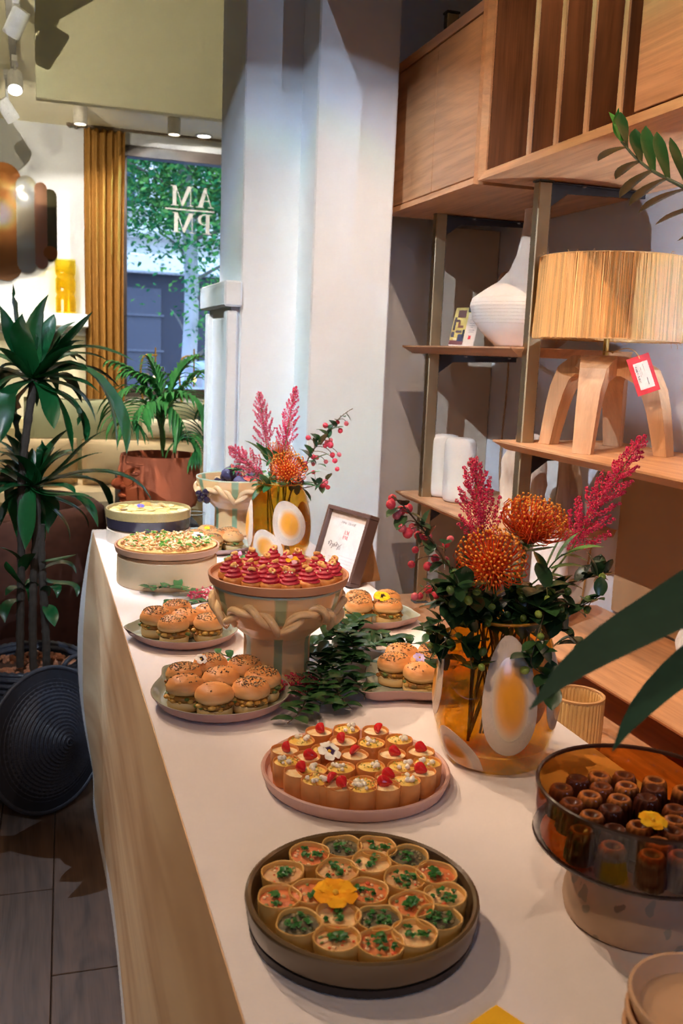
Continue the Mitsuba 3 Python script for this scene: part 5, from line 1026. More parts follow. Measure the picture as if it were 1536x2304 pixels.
flower('edible_flower', 'yellow flower with a dark centre on the sliders before the menu', (0.672, 1.725, 0.9590), [(246, 206, 30)], 0.017, 6, 0.35, 0.0, (40, 24, 20), blotch=(70, 34, 20))
flower('edible_flower', 'pale violet flower on the sliders beside the amber vase', (0.598, 1.350, 0.9580), [(206, 190, 232), (186, 166, 224)], 0.011, 5, 0.4)
flower('edible_flower', 'yellow flower among the small dark cakes in the amber bowl', (0.560, 0.690, 1.0165), [(246, 176, 24), (250, 196, 40)], 0.0135, 6, 0.2)
flower('edible_flower', 'small violet flower on the farthest glazed dish', (0.283, 2.665, 0.9955), [(112, 100, 214)], 0.011, 5, 0.3)
flower('edible_flower', 'white pansy on the salad tart', (0.368, 2.172, 1.0010), [(248, 248, 238)], 0.018, 5, 0.6, 0.5, blotch=(36, 26, 40))
flower('edible_flower', 'tiny yellow flower on the far plate of sliders', (0.446, 2.500, 0.9590), [(246, 200, 20)], 0.009, 5, 0.3)

# fruit tartlets
TS = [(0.364,1.148),(0.442,1.134),(0.387,1.111),(0.302,1.102),(0.477,1.056),(0.325,1.074),(0.388,1.066),(0.437,1.057),(0.290,1.030),(0.334,1.000),(0.410,0.995),(0.466,0.990),(0.325,0.962),(0.398,0.950)]
TL = [(0.404,1.147),(0.332,1.124),(0.422,1.096),(0.463,1.098),(0.355,1.090),(0.287,1.067),(0.358,1.034),(0.397,1.029),(0.436,1.020),(0.474,1.022),(0.322,1.036),(0.372,0.988),(0.301,0.995),(0.433,0.964),(0.361,0.954)]
TC = [shape(crust(0.0176, 0.0190, 0.0300, 0.0018, 20+k, 0.0005), 'satin', (208, 136, 72), smooth=50, vary=0.10, freq=120) for k in range(3)]
m, c = filling(0.0174, 0.0267, ((246, 226, 180), (236, 196, 130)), 3); CREAM = shape(m, 'gloss', c, smooth=True)
m, c = filling(0.0174, 0.0267, ((236, 190, 84), (244, 218, 140)), 5, 0.0012, 0.0045); CURD = shape(m, 'gloss', c, smooth=True)
def berry_wedge(seed):
    g = np.linspace(0, 1, 9); u = np.linspace(-1, 1, 9); rn = np.random.RandomState(seed)
    m = moved(ICO3, TM((0, 0, 0), s=(0.0098, 0.0072, 0.0072))); v = np.asarray(m.vertices)
    v[:, 1] *= 1-0.45*np.clip(v[:, 0]/0.0098, -0.3, 1); v[:, 2] *= 1-0.45*np.clip(v[:, 0]/0.0098, -0.3, 1); v[:, 2] = np.maximum(v[:, 2], -0.001+0.0006*np.abs(v[:, 1])/0.007)
    r = np.hypot(v[:, 0]*0.75, v[:, 1]); k = np.clip(1-r/0.004, 0, 1)[:, None]*(v[:, 2] < 0)[:, None]
    c = rgb(198, 36, 40)*(1-k)+rgb(236, 150, 130)*k
    m.vertices = v+0.0004*(meshkit.noise(v*900)[:, None]-0.5); return shape(mk(m.vertices, m.faces), 'gloss', c, smooth=True)
BERRY = [berry_wedge(k) for k in range(2)]
def crumbs(seed, cols, n, r, z, s0, s1):
    rn = np.random.RandomState(seed); ps = []
    for k in range(n):
        a, q = rn.uniform(0, 2*PI), r*math.sqrt(rn.rand()); s = rn.uniform(s0, s1)
        ps.append((moved(crumbly(ICO1, 0.35, 1.5, k), TM((q*math.cos(a), q*math.sin(a), z+s*0.5), rz=rn.uniform(0, 6), s=(s, s*0.8, s*0.8))), cols[rn.randint(len(cols))]))
    m, c = mixed(ps); return shape(m, 'satin', c, smooth=True)
MERI = [crumbs(k, [(248, 240, 214), (250, 244, 226)], 5, 0.0125, 0.0297, 0.0022, 0.0048) for k in range(4)]
PIST = [crumbs(10+k, [(170, 160, 66), (206, 184, 86), (140, 138, 60), (240, 214, 130)], 26, 0.0145, 0.0287, 0.0007, 0.0015) for k in range(3)]
TROW = rows_of(TS+TL, 6)
for grp, pts in (('strawberry', TS), ('lemon', TL)):
    for i, (x, y) in enumerate(pts):
        d = np.array([x-TX, y-TY]); q = math.hypot(*d)
        if q > 0.0935: x, y = TX+d[0]*0.0935/q, TY+d[1]*0.0935/q
        t = thing('tartlet', '%s tartlet, %s on the pinkish plate' % ('strawberry' if grp == 'strawberry' else 'lemon meringue', TROW[i+(len(TS) if grp == 'lemon' else 0)]), 'tartlet', 'tartlets on the pinkish plate')
        rn = np.random.RandomState(i+60*(grp == 'lemon')); M = TM((x, y, TT+0.0064), rz=rn.uniform(0, 6), s=(0.985, 0.985, 1))
        put('crust', TC[i % 3], t, M=M)
        if grp == 'strawberry':
            put('cream', CREAM, t, M=M)
            put('strawberry', BERRY[i % 2], t, M=TM((x+0.0035*rn.uniform(-1, 1)+0.002, y+0.004*rn.uniform(-1, 1), TT+0.0064+0.0330), rz=rn.uniform(-2.6, -0.6), rx=rn.uniform(0.9, 1.5)))
        else:
            put('curd', CURD, t, M=M); put('meringue', MERI[i % 4], t, M=M @ TM((0, 0, 0.001))); put('pistachio', PIST[i % 3], t, M=M @ TM((0, 0, 0.0016)), kind='stuff')

# choux with raspberry cream
CH = [(0.300,1.478),(0.318,1.516),(0.356,1.548),(0.396,1.556),(0.408,1.511),(0.434,1.530),(0.463,1.500),(0.293,1.432),(0.333,1.462),(0.369,1.500),(0.372,1.452),(0.313,1.392),(0.345,1.414),(0.344,1.369),(0.381,1.400),(0.380,1.352+0.013),(0.410,1.452),(0.414,1.404),(0.447,1.462),(0.446,1.424),(0.420,1.372),(0.482,1.458),(0.459,1.386),(0.478,1.420)]
def choux_base(k):
    m = crumbly(lathe([(0, 0), (0.0150, 0.0), (0.0180, 0.004), (0.0182, 0.010), (0.0155, 0.0145), (0, 0.0150)], 30), 0.0022, 110, k)
    v = np.asarray(m.vertices); q = np.clip(meshkit.fbm(v*160, 3, k)*1.6-0.3, 0, 1)[:, None]
    return shape(m, 'satin', rgb(222, 158, 88)*(1-q)+rgb(186, 108, 52)*q, smooth=True)
def choux_cream(k):
    n, m_ = 28, 40; v, f = [], []
    for i in range(m_):
        u = i/(m_-1)
        for j in range(n):
            a = 2*PI*j/n; sw = 0.0015*math.sin(2*PI*(u*3.2)-a+k)
            r = max(0.0004, (0.0160*(1-u)**0.62+sw*(1-u)**0.3)*(1 if u < 1 else 0)); v.append((r*math.cos(a), r*math.sin(a), 0.0140+0.0225*u))
    for i in range(m_-1):
        for j in range(n):
            q = [i*n+j, i*n+(j+1) % n, (i+1)*n+(j+1) % n, (i+1)*n+j]; f += [[q[0], q[1], q[2]], [q[0], q[2], q[3]]]
    v.append((0, 0, 0.0140)); f += [[len(v)-1, (j+1) % n, j] for j in range(n)]
    return shape(mk(v, f), 'satin', (170, 30, 54), smooth=True, vary=0.12, freq=120)
CB, CC = [choux_base(k) for k in range(3)], [choux_cream(k) for k in range(3)]
nut = trimesh.creation.revolve([(0.0012, 0.0), (0.0036, -0.0016), (0.0054, 0.0), (0.0050, 0.0030), (0.0036, 0.0036), (0.0022, 0.0028), (0.0012, 0.0016), (0.0012, 0.0)], sections=22)
NUT = shape(crumbly(nut, 0.0006, 200, 2), 'satin', (236, 184, 110), smooth=True, vary=0.12, freq=200)
NUTM = crumbs(31, [(244, 222, 190), (250, 236, 214), (240, 200, 150)], 8, 0.0115, 0.0275, 0.0011, 0.0022)
NUTN = crumbs(32, [(244, 222, 190), (250, 236, 214)], 5, 0.0085, 0.0315, 0.0012, 0.0026)
CROW = rows_of(CH, 5)
for i, (x, y) in enumerate(CH):
    d = np.array([x-SX, y-SY]); rr = math.hypot(*d)
    if rr > 0.093: x, y = SX+d[0]/rr*0.093, SY+d[1]/rr*0.093
    t = thing('choux_bun', 'choux bun with raspberry cream on the pedestal bowl, %s' % CROW[i], 'pastry', 'choux buns on the pedestal bowl')
    rn = np.random.RandomState(i+9); s = 0.94; M = TM((x, y, PZ+0.0072), rz=rn.uniform(0, 6), s=s)
    put('pastry', CB[i % 3], t, M=M); put('cream', CC[i % 3], t, M=M)
    put('hazelnut', NUT, t, M=M @ TM((0.003*rn.uniform(-1, 1), 0.003*rn.uniform(-1, 1), 0.0330), s=1.25, rx=rn.uniform(-0.6, 0.6), ry=rn.uniform(-0.5, 0.5)))
    put('nut_crumbs', (NUTM, NUTN)[i % 2], t, M=M, kind='stuff')
flower('petal_garnish', 'orange petals on top of the raspberry choux buns', (0.398, 1.437, PZ+0.044), [(250, 176, 30), (220, 170, 190)], 0.011, 4, 0.5)

# fluted small cakes in the amber bowl
CA = [(0.574,0.802),(0.602,0.796),(0.628,0.776),(0.545,0.799),(0.517,0.783),(0.560,0.775),(0.588,0.770),(0.613,0.757),(0.645,0.748),(0.537,0.761),(0.510,0.752),(0.563,0.747),(0.592,0.741),(0.606,0.714),(0.515,0.724),(0.541,0.730),(0.549,0.694),(0.574,0.676),(0.590,0.694),(0.488,0.700),(0.500,0.667),(0.527,0.645),(0.521,0.694),(0.548,0.662),(0.601,0.662),(0.625,0.684),(0.578,0.648),(0.634,0.715),(0.553,0.637),(0.606,0.640)]
def canele(k):
    prof = [(0.0003, 0), (0.0118, 0), (0.0132, 0.002), (0.0128, 0.010), (0.0115, 0.022), (0.0110, 0.027), (0.0098, 0.0300), (0.0080, 0.0308), (0.0055, 0.0290), (0.0025, 0.0265), (0.0003, 0.0260)]
    n = 48; a = np.arange(n)*2*PI/n; v, f = [], []
    for r, z in prof:
        fl = (1+0.07*np.cos(12*a)) if 0.0015 < z < 0.0285 and r > 0.01 else 1+0*a
        v += list(np.c_[r*fl*np.cos(a), r*fl*np.sin(a), z+0*a])
    for i in range(len(prof)-1):
        for j in range(n):
            q = [i*n+j, i*n+(j+1) % n, (i+1)*n+(j+1) % n, (i+1)*n+j]; f += [[q[0], q[1], q[2]], [q[0], q[2], q[3]]]
    v = np.array(v); q = np.clip((v[:, 2]-0.024)/0.006, 0, 1)[:, None]; 
    c = rgb(62, 28, 18)*(1-q)+rgb(*((176, 104, 52), (120, 62, 34), (78, 38, 28))[k])*q
    dm = np.hypot(v[:, 0], v[:, 1]) < 0.006; c[dm & (v[:, 2] > 0.02)] = rgb(84, 40, 24)
    return shape(mk(v, f), 'gloss', c*(0.8+0.4*meshkit.fbm(v*150, 3, k))[:, None], smooth=True)
CAN = [canele(k) for k in range(3)]
AROW = rows_of(CA, 6)
for i, (x, y) in enumerate(CA):
    tone = (0, 1, 0, 2, 1, 1, 0, 2, 0, 0, 1, 0, 2, 1, 0, 2, 0, 1, 0, 1, 0, 0, 2, 0, 1, 0, 2, 1, 0, 1)[i]
    d = np.array([x-CX, y-CY]); rr = math.hypot(*d)
    if rr > 0.0835: x, y = CX+d[0]*0.0835/rr, CY+d[1]*0.0835/rr
    t = thing('canele', '%s fluted cake in the amber glass bowl, %s' % (('caramel-topped', 'brown', 'almost black')[tone], AROW[i]), 'cake', 'fluted cakes in the amber bowl')
    rn = np.random.RandomState(i)
    put('cake', CAN[tone], t, M=TM((x, y, BZ+0.0010), rz=rn.uniform(0, 6), s=(1.08, 1.08, 1.08)))

# salad tart and far pale tart
st = thing('salad_tart', 'round tart with chopped nuts and green onion on the drum riser', 'tart')
m, c = filling(0.1135, SPZ+0.0195, ((240, 206, 138), (226, 172, 110)), 8, 0.004, 0.004)
put('filling', shape(m, 'satin', c, smooth=True), st, M=TM((DX, DY, 0)))
put('crust', shape(lathe([(0, SPZ+0.0064), (0.1125, SPZ+0.0064), (0.1155, SPZ+0.020), (0.1125, SPZ+0.0205), (0, SPZ+0.019)], 60), 'satin', (224, 176, 104), vary=0.1, freq=40), st, M=TM((DX, DY, 0)))
rn = np.random.RandomState(77); ps, gs = [], []
for k in range(520):
    a, q = rn.uniform(0, 2*PI), 0.108*math.sqrt(rn.rand()); s = rn.uniform(0.0016, 0.0042)
    ps.append((moved(ICO1, TM((DX+q*math.cos(a), DY+q*math.sin(a), SPZ+0.0235+rn.uniform(0, 0.006)), rz=rn.uniform(0, 6), ry=rn.uniform(-.6, .6), s=(s*1.6, s, s*0.7))), [(238, 206, 142), (226, 178, 118), (206, 140, 90), (244, 226, 178), (214, 190, 130)][rn.randint(5)]))
m, c = mixed(ps); put('chopped_nuts', shape(m, 'satin', c, smooth=True), st, kind='stuff')
for k in range(64):
    a, q = rn.uniform(0, 2*PI), 0.106*math.sqrt(rn.rand()); z = SPZ+0.0275+rn.uniform(0, 0.004); g = jitter_green((74, 136, 44), 34, rn)
    if k % 3:
        p = spline([(0, 0, 0), (0.006, 0.003, 0.004), (0.014*rn.uniform(0.6, 1.2), -0.001, 0.001)], 7)
        m = strap(p, 0.0026*np.sin(np.linspace(0.3, 2.9, 7)), fold=0.6)
    else:
        m = trimesh.creation.torus(0.0045, 0.0011, 14, 6)
    put('green_onion', shape(m, 'leaf', g, smooth=True), st, M=TM((DX+q*math.cos(a), DY+q*math.sin(a), z), rz=rn.uniform(0, 6), rx=rn.uniform(-.5, .5)))
ft = thing('gratin_tart', 'pale golden tart with courgette slices in the farthest glazed dish', 'tart')
m, c = filling(0.1128, EZ+0.0465, ((246, 226, 150), (234, 188, 98)), 12, 0.004, 0.002)
put('filling', shape(m, 'satin', c, smooth=True), ft, M=TM((EX, EY, 0)))
put('base', shape(lathe([(0, EZ+0.031), (0.1120, EZ+0.0345), (0.1125, EZ+0.046), (0, EZ+0.045)], 48), 'satin', (226, 190, 116)), ft, M=TM((EX, EY, 0)))
for k in range(34):
    a, q = rn.uniform(0, 2*PI), 0.098*math.sqrt(rn.rand()); r = rn.uniform(0.011, 0.017)
    put('slice', shape(lathe([(0, 0), (r, 0), (r*1.02, 0.0012), (r*0.94, 0.0024), (r*0.5, 0.0016), (0, 0.002)], 18), 'satin', [(248, 230, 160), (240, 206, 120), (214, 206, 120), (232, 190, 96), (120, 92, 52)][rn.choice(5, p=[.36, .3, .17, .12, .05])], smooth=True), ft, M=TM((EX+q*math.cos(a), EY+q*math.sin(a), EZ+0.0475+rn.uniform(0, 0.002)), rx=rn.uniform(-.18, .18), ry=rn.uniform(-.18, .18)))

# figs and grapes
FZ = TT+0.118
rn = np.random.RandomState(5); figs = []
def fig_mesh():
    return lathe([(0, 0), (0.012, 0.001), (0.020, 0.008), (0.0225, 0.018), (0.019, 0.028), (0.010, 0.038), (0.004, 0.045), (0.003, 0.049), (0, 0.0495)], 28)
FIG = shape(fig_mesh(), 'satin', (62, 54, 82), smooth=True, vary=0.35, freq=70)
for i, (dx, dy, dz, rx, rz) in enumerate(((-0.004, -0.045, 0.040, 1.3, 0.3), (0.035, -0.010, 0.048, 1.2, 1.4), (-0.025, 0.015, 0.045, 0.5, 2.0), (0.060, -0.045, 0.040, 1.4, 2.6), (0.020, 0.050, 0.042, 1.0, 3.9), (0.070, 0.020, 0.040, 1.3, 4.8))):
    t = thing('fig', 'dark purple whole fig in the far fruit bowl, '+('frontmost', 'in the middle', 'left of the middle', 'at the right front', 'at the back', 'at the right')[i], 'fig', 'whole figs in the far fruit bowl')
    put('fruit', FIG, t, M=TM((GX+dx, GY+dy, FZ+dz), rz=rz, rx=rx))
def fig_wedge(lab, p, rz, rx):
    t = thing('fig_wedge', lab, 'fig'); n = 14; u = np.linspace(-1, 1, n)
    o = np.c_[0.024*u, 0.0105*(1-u*u)**0.8, 0*u]; o2 = np.c_[0.024*u, -0.0105*(1-u*u)**0.8, 0*u]; low = np.c_[0.024*u*0.97, 0*u, -0.016*(1-u*u)**0.6]
    put('flesh', shape(hull(np.vstack([o, o2, o-[0, 0, 0.002], o2-[0, 0, 0.002]])), 'satin', (214, 88, 66), smooth=40), t, M=TM(p, rz=rz, rx=rx))
    put('skin', shape(hull(np.vstack([o*[1.02, 1.08, 1]-[0, 0, 0.0012], o2*[1.02, 1.08, 1]-[0, 0, 0.0012], low])), 'satin', (66, 48, 70), smooth=40), t, M=TM(p, rz=rz, rx=rx))
fig_wedge('upright fig wedge with red flesh at the back of the fruit bowl', (GX-0.012, GY-0.020, FZ+0.087), 1.2, 1.1)
fig_wedge('fig wedge lying with red flesh up, at the front of the fruit bowl', (GX+0.030, GY-0.078, FZ+0.0615), -0.3, 0.75)
GR = shape(moved(ICO2, TM(s=(0.0098, 0.0098, 0.0102))), 'gloss', (30, 22, 40), smooth=True, vary=0.2, freq=60)
gpos = []
for k in range(400):
    a, q = rn.uniform(0, 2*PI), 0.092*math.sqrt(rn.rand()); p = np.array([GX+q*math.cos(a), GY+q*math.sin(a), FZ+0.026+0.018*rn.rand()])
    if p[0] > GX+0.02 and rn.rand() < 0.6: continue
    if all(np.linalg.norm(p-g) > 0.018 for g in gpos): gpos.append(p)
    if len(gpos) > 34: break
for p in gpos: put('grape', GR, label='black grape in the far fruit bowl', cat='grape', group='black grapes in the fruit bowl', M=TM(p))
for p in ((-0.118, -0.052, 0.132), (-0.106, -0.066, 0.127), (-0.113, -0.055, 0.117), (-0.098, -0.074, 0.116), (-0.101, -0.070, 0.139)):
    put('grape', GR, label='black grape of the bunch hanging over the left rim of the fruit bowl', cat='grape', group='black grapes over the bowl rim', M=TM((GX+p[0], GY+p[1], TT+p[2])))
# ================================================================ amber egg vases and their flowers
VPROF = np.array([(0.0555, 0.0), (0.066, 0.006), (0.0765, 0.026), (0.0838, 0.056), (0.0862, 0.085), (0.0845, 0.115), (0.0795, 0.145), (0.0720, 0.172), (0.0640, 0.194), (0.0595, 0.207)])
def vrad(z): 
    from scipy.interpolate import PchipInterpolator
    return PchipInterpolator(VPROF[:, 1], VPROF[:, 0])(np.clip(z, 0, 0.207))
zs = np.linspace(0, 0.207, 44); VV = np.c_[vrad(zs), zs]
def on_vase(th, z, w, h, tilt, lift, thick, n=40, egg=0.22):
    """An egg-shaped patch lying on the vase's wall, following its curve."""
    a = np.arange(n)*2*PI/n; rings = [0.02, 0.35, 0.65, 0.86, 1.0]; v, f = [], []
    for face in (0, 1):
        for r in rings:
            ex = w*np.cos(a)*(1-egg*np.sin(a)); ey = h*np.sin(a)
            x = r*(ex*math.cos(tilt)-ey*math.sin(tilt)); y = r*(ex*math.sin(tilt)+ey*math.cos(tilt))
            zz = np.clip(z+y, 0.001, 0.206); rad = vrad(zz); R = rad+lift+(0 if face else thick*(1-0.5*r**4)); t = th+x/rad
            v.append(np.c_[R*np.cos(t), R*np.sin(t), zz])
    k = len(rings); V = np.vstack(v)
    for s in (0, 1):
        for i in range(k-1):
            for j in range(n):
                b = (s*k+i)*n; q = [b+j, b+(j+1) % n, b+n+(j+1) % n, b+n+j]; q = q if not s else q[::-1]; f += [[q[0], q[1], q[2]], [q[0], q[2], q[3]]]
        b = s*k*n; f += [[b, b+j, b+j+1] if not s else [b, b+j+1, b+j] for j in range(1, n-1)]
    b0, b1 = (k-1)*n, (2*k-1)*n
    for j in range(n): f += [[b0+j, b1+j, b1+(j+1) % n], [b0+j, b1+(j+1) % n, b0+(j+1) % n]]
    return mk(V, f)
OUT_G = shape(lathe(np.vstack([[(0, 0.0)], VV]), 96), 'amber', smooth=40)
IN_G = shape(lathe(np.vstack([[(0, 0.013)], [(0.045, 0.014)], VV[6:]-[0.004, 0]]), 96), 'amber', smooth=40)
RIM_G = shape(moved(trimesh.creation.torus(0.0576, 0.0021, 72, 8), TM((0, 0, 0.207))), 'gloss', (196, 138, 48), smooth=True)
WATER = shape(lathe([(0, 0.098), (0.0805, 0.098)], 72), 'clear', smooth=False)
def egg_vase(x, y, lab, eggs):
    t = thing('egg_vase', lab, 'vase'); M = TM((x, y, Z0))
    put('glass', OUT_G, t, M=M); put('inner_glass', IN_G, t, M=M); put('lip', RIM_G, t, M=M); put('water', WATER, t, M=M)
    for th, z, w, h, tilt in eggs:
        e = put('egg_white', shape(on_vase(th, z, w, h, tilt, -0.0004, 0.0022), 'gloss', (206, 188, 172), smooth=40), t, M=M)
        ym = on_vase(th, z-0.002, w*0.66, h*0.70, tilt, 0.0013, 0.0010, egg=0.05); k = len(ym.vertices)//2
        rr = np.tile(np.repeat([0.02, 0.35, 0.65, 0.86, 1.0], 40), 2)[:, None]; q = np.clip((rr-0.62)/0.38, 0, 1)
        put('yolk', shape(ym, 'gloss', rgb(226, 150, 48)*(1-q)+rgb(214, 196, 174)*q, smooth=True), e, M=M)
    return t
NX, NY, FX2, FY2 = 0.602, 1.092, 0.612, 2.35
v1 = math.atan2(-NY, -NX); v2 = math.atan2(-FY2, -FX2)
egg_vase(NX, NY, 'rounded amber glass vase with white egg shapes and bouquet, nearer one on the right', [(v1+0.24, 0.116, 0.037, 0.080, 0.04), (v1-0.66, 0.026, 0.028, 0.040, 0.75), (v1+1.25, 0.115, 0.030, 0.055, 0.0), (v1-1.45, 0.12, 0.034, 0.06, 0.2), (v1+2.6, 0.09, 0.038, 0.07, 0)])
egg_vase(FX2, FY2, 'amber glass vase with fried-egg shapes and bouquet beside the menu frame, farther one', [(v2+0.33, 0.112, 0.046, 0.060, 0.35), (v2-0.42, 0.048, 0.043, 0.047, 0.30), (v2-1.32, 0.100, 0.036, 0.062, 0.0), (v2+2.2, 0.09, 0.038, 0.06, 0)])

def into_vase(pts, vx, vy, rn):
    """Continue a stem down through the vase's mouth to its floor; a stem that hangs goes over the lip and stays outside the glass."""
    a = rn.uniform(0, 2*PI); c = np.array([vx, vy, 0.0]); P_ = [np.array(q, float) for q in pts[1:]]
    out = [(vx+0.034*math.cos(a), vy+0.034*math.sin(a), Z0+0.020)]
    e = P_[-1]-c; e[2] = 0; n = np.linalg.norm(e)+1e-9; e /= n
    m = c+e*min(0.040, 0.5*n); m[2] = Z0+0.207; out.append(m)
    if P_[-1][2] < Z0+0.215:
        l = c+e*0.070; l[2] = Z0+0.232; out.append(l)
        P_ = [q for q in P_ if q[2] < Z0+0.205]
        for q in P_:
            d = q-c; d[2] = 0; r = np.linalg.norm(d)+1e-9; k = max(r, float(vrad(q[2]-Z0))+0.012); q[:2] = c[:2]+d[:2]/r*k
    return out+P_
rf = np.random.RandomState(21)
def astilbe(pts, vx, vy, lab, group, width, L, cols, dens=1.0, stem=True, twigs=30):
    t = thing('astilbe', lab, 'flower', group)
    p = stiff(into_vase(pts, vx, vy, rf) if stem else pts, 70)
    put('stem', shape(tube(p, np.linspace(0.0022, 0.0008, 70), 6), 'leaf', (110, 120, 62), smooth=True), t)
    d = np.r_[0, np.cumsum(np.linalg.norm(np.diff(p, axis=0), axis=1))]; s0 = d[-1]-L
    Ms, tw, tan = [], [], np.gradient(p, axis=0); tan /= np.linalg.norm(tan, axis=1, keepdims=True)
    for k in range(twigs):
        u = (k+0.5)/twigs; s = s0+L*u; c = np.array([np.interp(s, d, p[:, i]) for i in range(3)]); ti = tan[min(69, int(np.searchsorted(d, s)))]
        l = width*(1-u)**0.75*rf.uniform(0.75, 1.1)+0.004; a = k*2.4+rf.uniform(-.4, .4)
        e1 = np.cross(ti, [0.3, 0.9, 0.1]); e1 /= np.linalg.norm(e1); e2 = np.cross(ti, e1)
        dd = (e1*math.cos(a)+e2*math.sin(a))*0.80+ti*0.65; dd /= np.linalg.norm(dd); q = spline([c, c+dd*l*0.5, c+dd*l+ti*l*0.25], 8)
        tw.append(tube(q, 0.0004, 4))
        for j in range(int((10+l*900)*dens)):
            w = rf.rand()**0.8; b = q[min(7, int(w*7.99))]; r = 0.0045*(1-0.7*w)*min(1.0, width/0.02)+0.0006
            o = rf.normal(size=3); o *= r/np.linalg.norm(o)
            Ms.append((TM(b+o, rz=rf.uniform(0, 6), rx=rf.uniform(0, 6), s=rf.uniform(0.0008, 0.0016)), rf.randint(len(cols))))
    ps = [(cat(tw), cols[0])]
    for g in range(len(cols)):
        sel = [M for M, c in Ms if c == g]
        if sel: ps.append((scatter(OCT, sel), cols[g]))
    m, c = mixed(ps); put('florets', shape(m, 'matte', c, smooth=False), t, kind='stuff')
    return t
PINK = [(214, 44, 96), (232, 72, 112), (190, 34, 80), (238, 104, 128)]
DULL = [(206, 66, 106), (224, 110, 136), (184, 52, 92), (226, 138, 150)]
astilbe(N_ASTILBE[0], NX, NY, 'broad upright crimson-pink astilbe plume, left one in the near vase', None, 0.042, 0.120, PINK+[(176, 96, 92)], 2.2, twigs=44)
astilbe(N_ASTILBE[1], NX, NY, 'long leaning crimson-pink astilbe plume reaching up to the lamp shelf', None, 0.046, 0.205, PINK, 2.0, twigs=54)
astilbe(F_ASTILBE[0], FX2, FY2, 'pink astilbe spire standing upright, left one in the far vase', None, 0.040, 0.145, DULL, 1.8, twigs=40)
astilbe(F_ASTILBE[1], FX2, FY2, 'tallest deep pink astilbe spire in the middle of the far bouquet', None, 0.040, 0.170, PINK, 1.8, twigs=42)
astilbe(F_ASTILBE[2], FX2, FY2, 'dusky pink astilbe hanging to the left over the fruit bowl', None, 0.050, 0.125, DULL, 2.0, twigs=40)
def protea(pts, vx, vy, lab, R, n=240, axis=None):
    t = thing('pincushion_flower', lab, 'flower')
    p = stiff(into_vase(pts, vx, vy, rf), 40); put('stem', shape(tube(p, np.linspace(0.0034, 0.0028, 40), 7), 'leaf', (120, 128, 66), smooth=True), t)
    c = p[-1]; ax = np.array(axis if axis is not None else p[-1]-p[-4], float); ax /= np.linalg.norm(ax)
    put('heart', shape(ball(R*0.36, c-ax*R*0.15, ICO2), 'matte', (196, 70, 28), smooth=True, vary=0.3, freq=150), t)
    ps = []; e1 = np.cross(ax, [0.2, 0.3, 0.95]); e1 /= np.linalg.norm(e1); e2 = np.cross(ax, e1)
    for k in range(n):
        z = 1-1.12*(k+0.5)/n; a = k*2.39996; r = math.sqrt(max(0, 1-z*z)); d = ax*z+(e1*math.cos(a)+e2*math.sin(a))*r; l = R*rf.uniform(0.90, 1.12)*(0.80+0.36*r)
        q = spline([c-ax*R*0.15+d*R*0.25, c-ax*R*0.10+d*l*0.72, c+d*l*0.96+ax*R*0.20*r, c+d*l*0.86+ax*R*0.42*r], 7)
        ps.append((tube(q, np.linspace(0.0008, 0.0005, 7)*R/0.04, 4), [(226, 82, 34), (234, 104, 38), (206, 62, 32)][k % 3])); ps.append((ball(0.0016*R/0.04, q[-1]), (242, 160, 56)))
    m, cc = mixed(ps); put('styles', shape(m, 'satin', cc, smooth=True), t, kind='stuff')
    for k in range(7):
        a = k*2*PI/7; e1 = np.cross(ax, [0.2, 0.3, 0.95]); e1 /= np.linalg.norm(e1); e2 = np.cross(ax, e1); d = e1*math.cos(a)+e2*math.sin(a)
        b = c-ax*R*(0.65+0.2*(k % 2)); put('leaf', shape(blade([b, b+d*R*0.5+ax*R*0.25, b+d*R*0.95+ax*R*0.55], 0.0065*R/0.03, 7), 'leaf', jitter_green((66, 104, 58), 14, rf), smooth=True), t)
protea(N_PROTEA[0], NX, NY, 'orange pincushion protea, upper right one in the near vase', 0.040, 190)
protea(N_PROTEA[1], NX, NY, 'orange pincushion protea, lower left one in the near vase', 0.042, 190)
protea(F_PROTEA[0], FX2, FY2, 'pale orange pincushion protea behind, upper one in the far vase', 0.036, 130)
protea(F_PROTEA[1], FX2, FY2, 'bright orange pincushion protea at the front of the far vase', 0.044, 170)
def small_leaf(parent, a, b, w, col, fold=0.25):
    a, b = np.array(a), np.array(b); L = np.linalg.norm(b-a)
    put('leaf', shape(blade([a, (a+b)/2+[0, 0, 0.07*L], b], w, 7, fold=fold, peak=0.45), 'leaf', col, smooth=True), parent)
BERRY_S = shape(moved(ICO2, TM(s=(0.0058, 0.0058, 0.0062))), 'satin', (216, 66, 84), smooth=True, vary=0.15, freq=80)
BERRY_P = shape(moved(ICO2, TM(s=(0.0052, 0.0052, 0.0056))), 'satin', (226, 108, 120), smooth=True, vary=0.15, freq=80)
CALYX = shape(moved(oval_leaf(0.004, 0.0016, 4), TM()), 'leaf', (120, 96, 60), smooth=True)
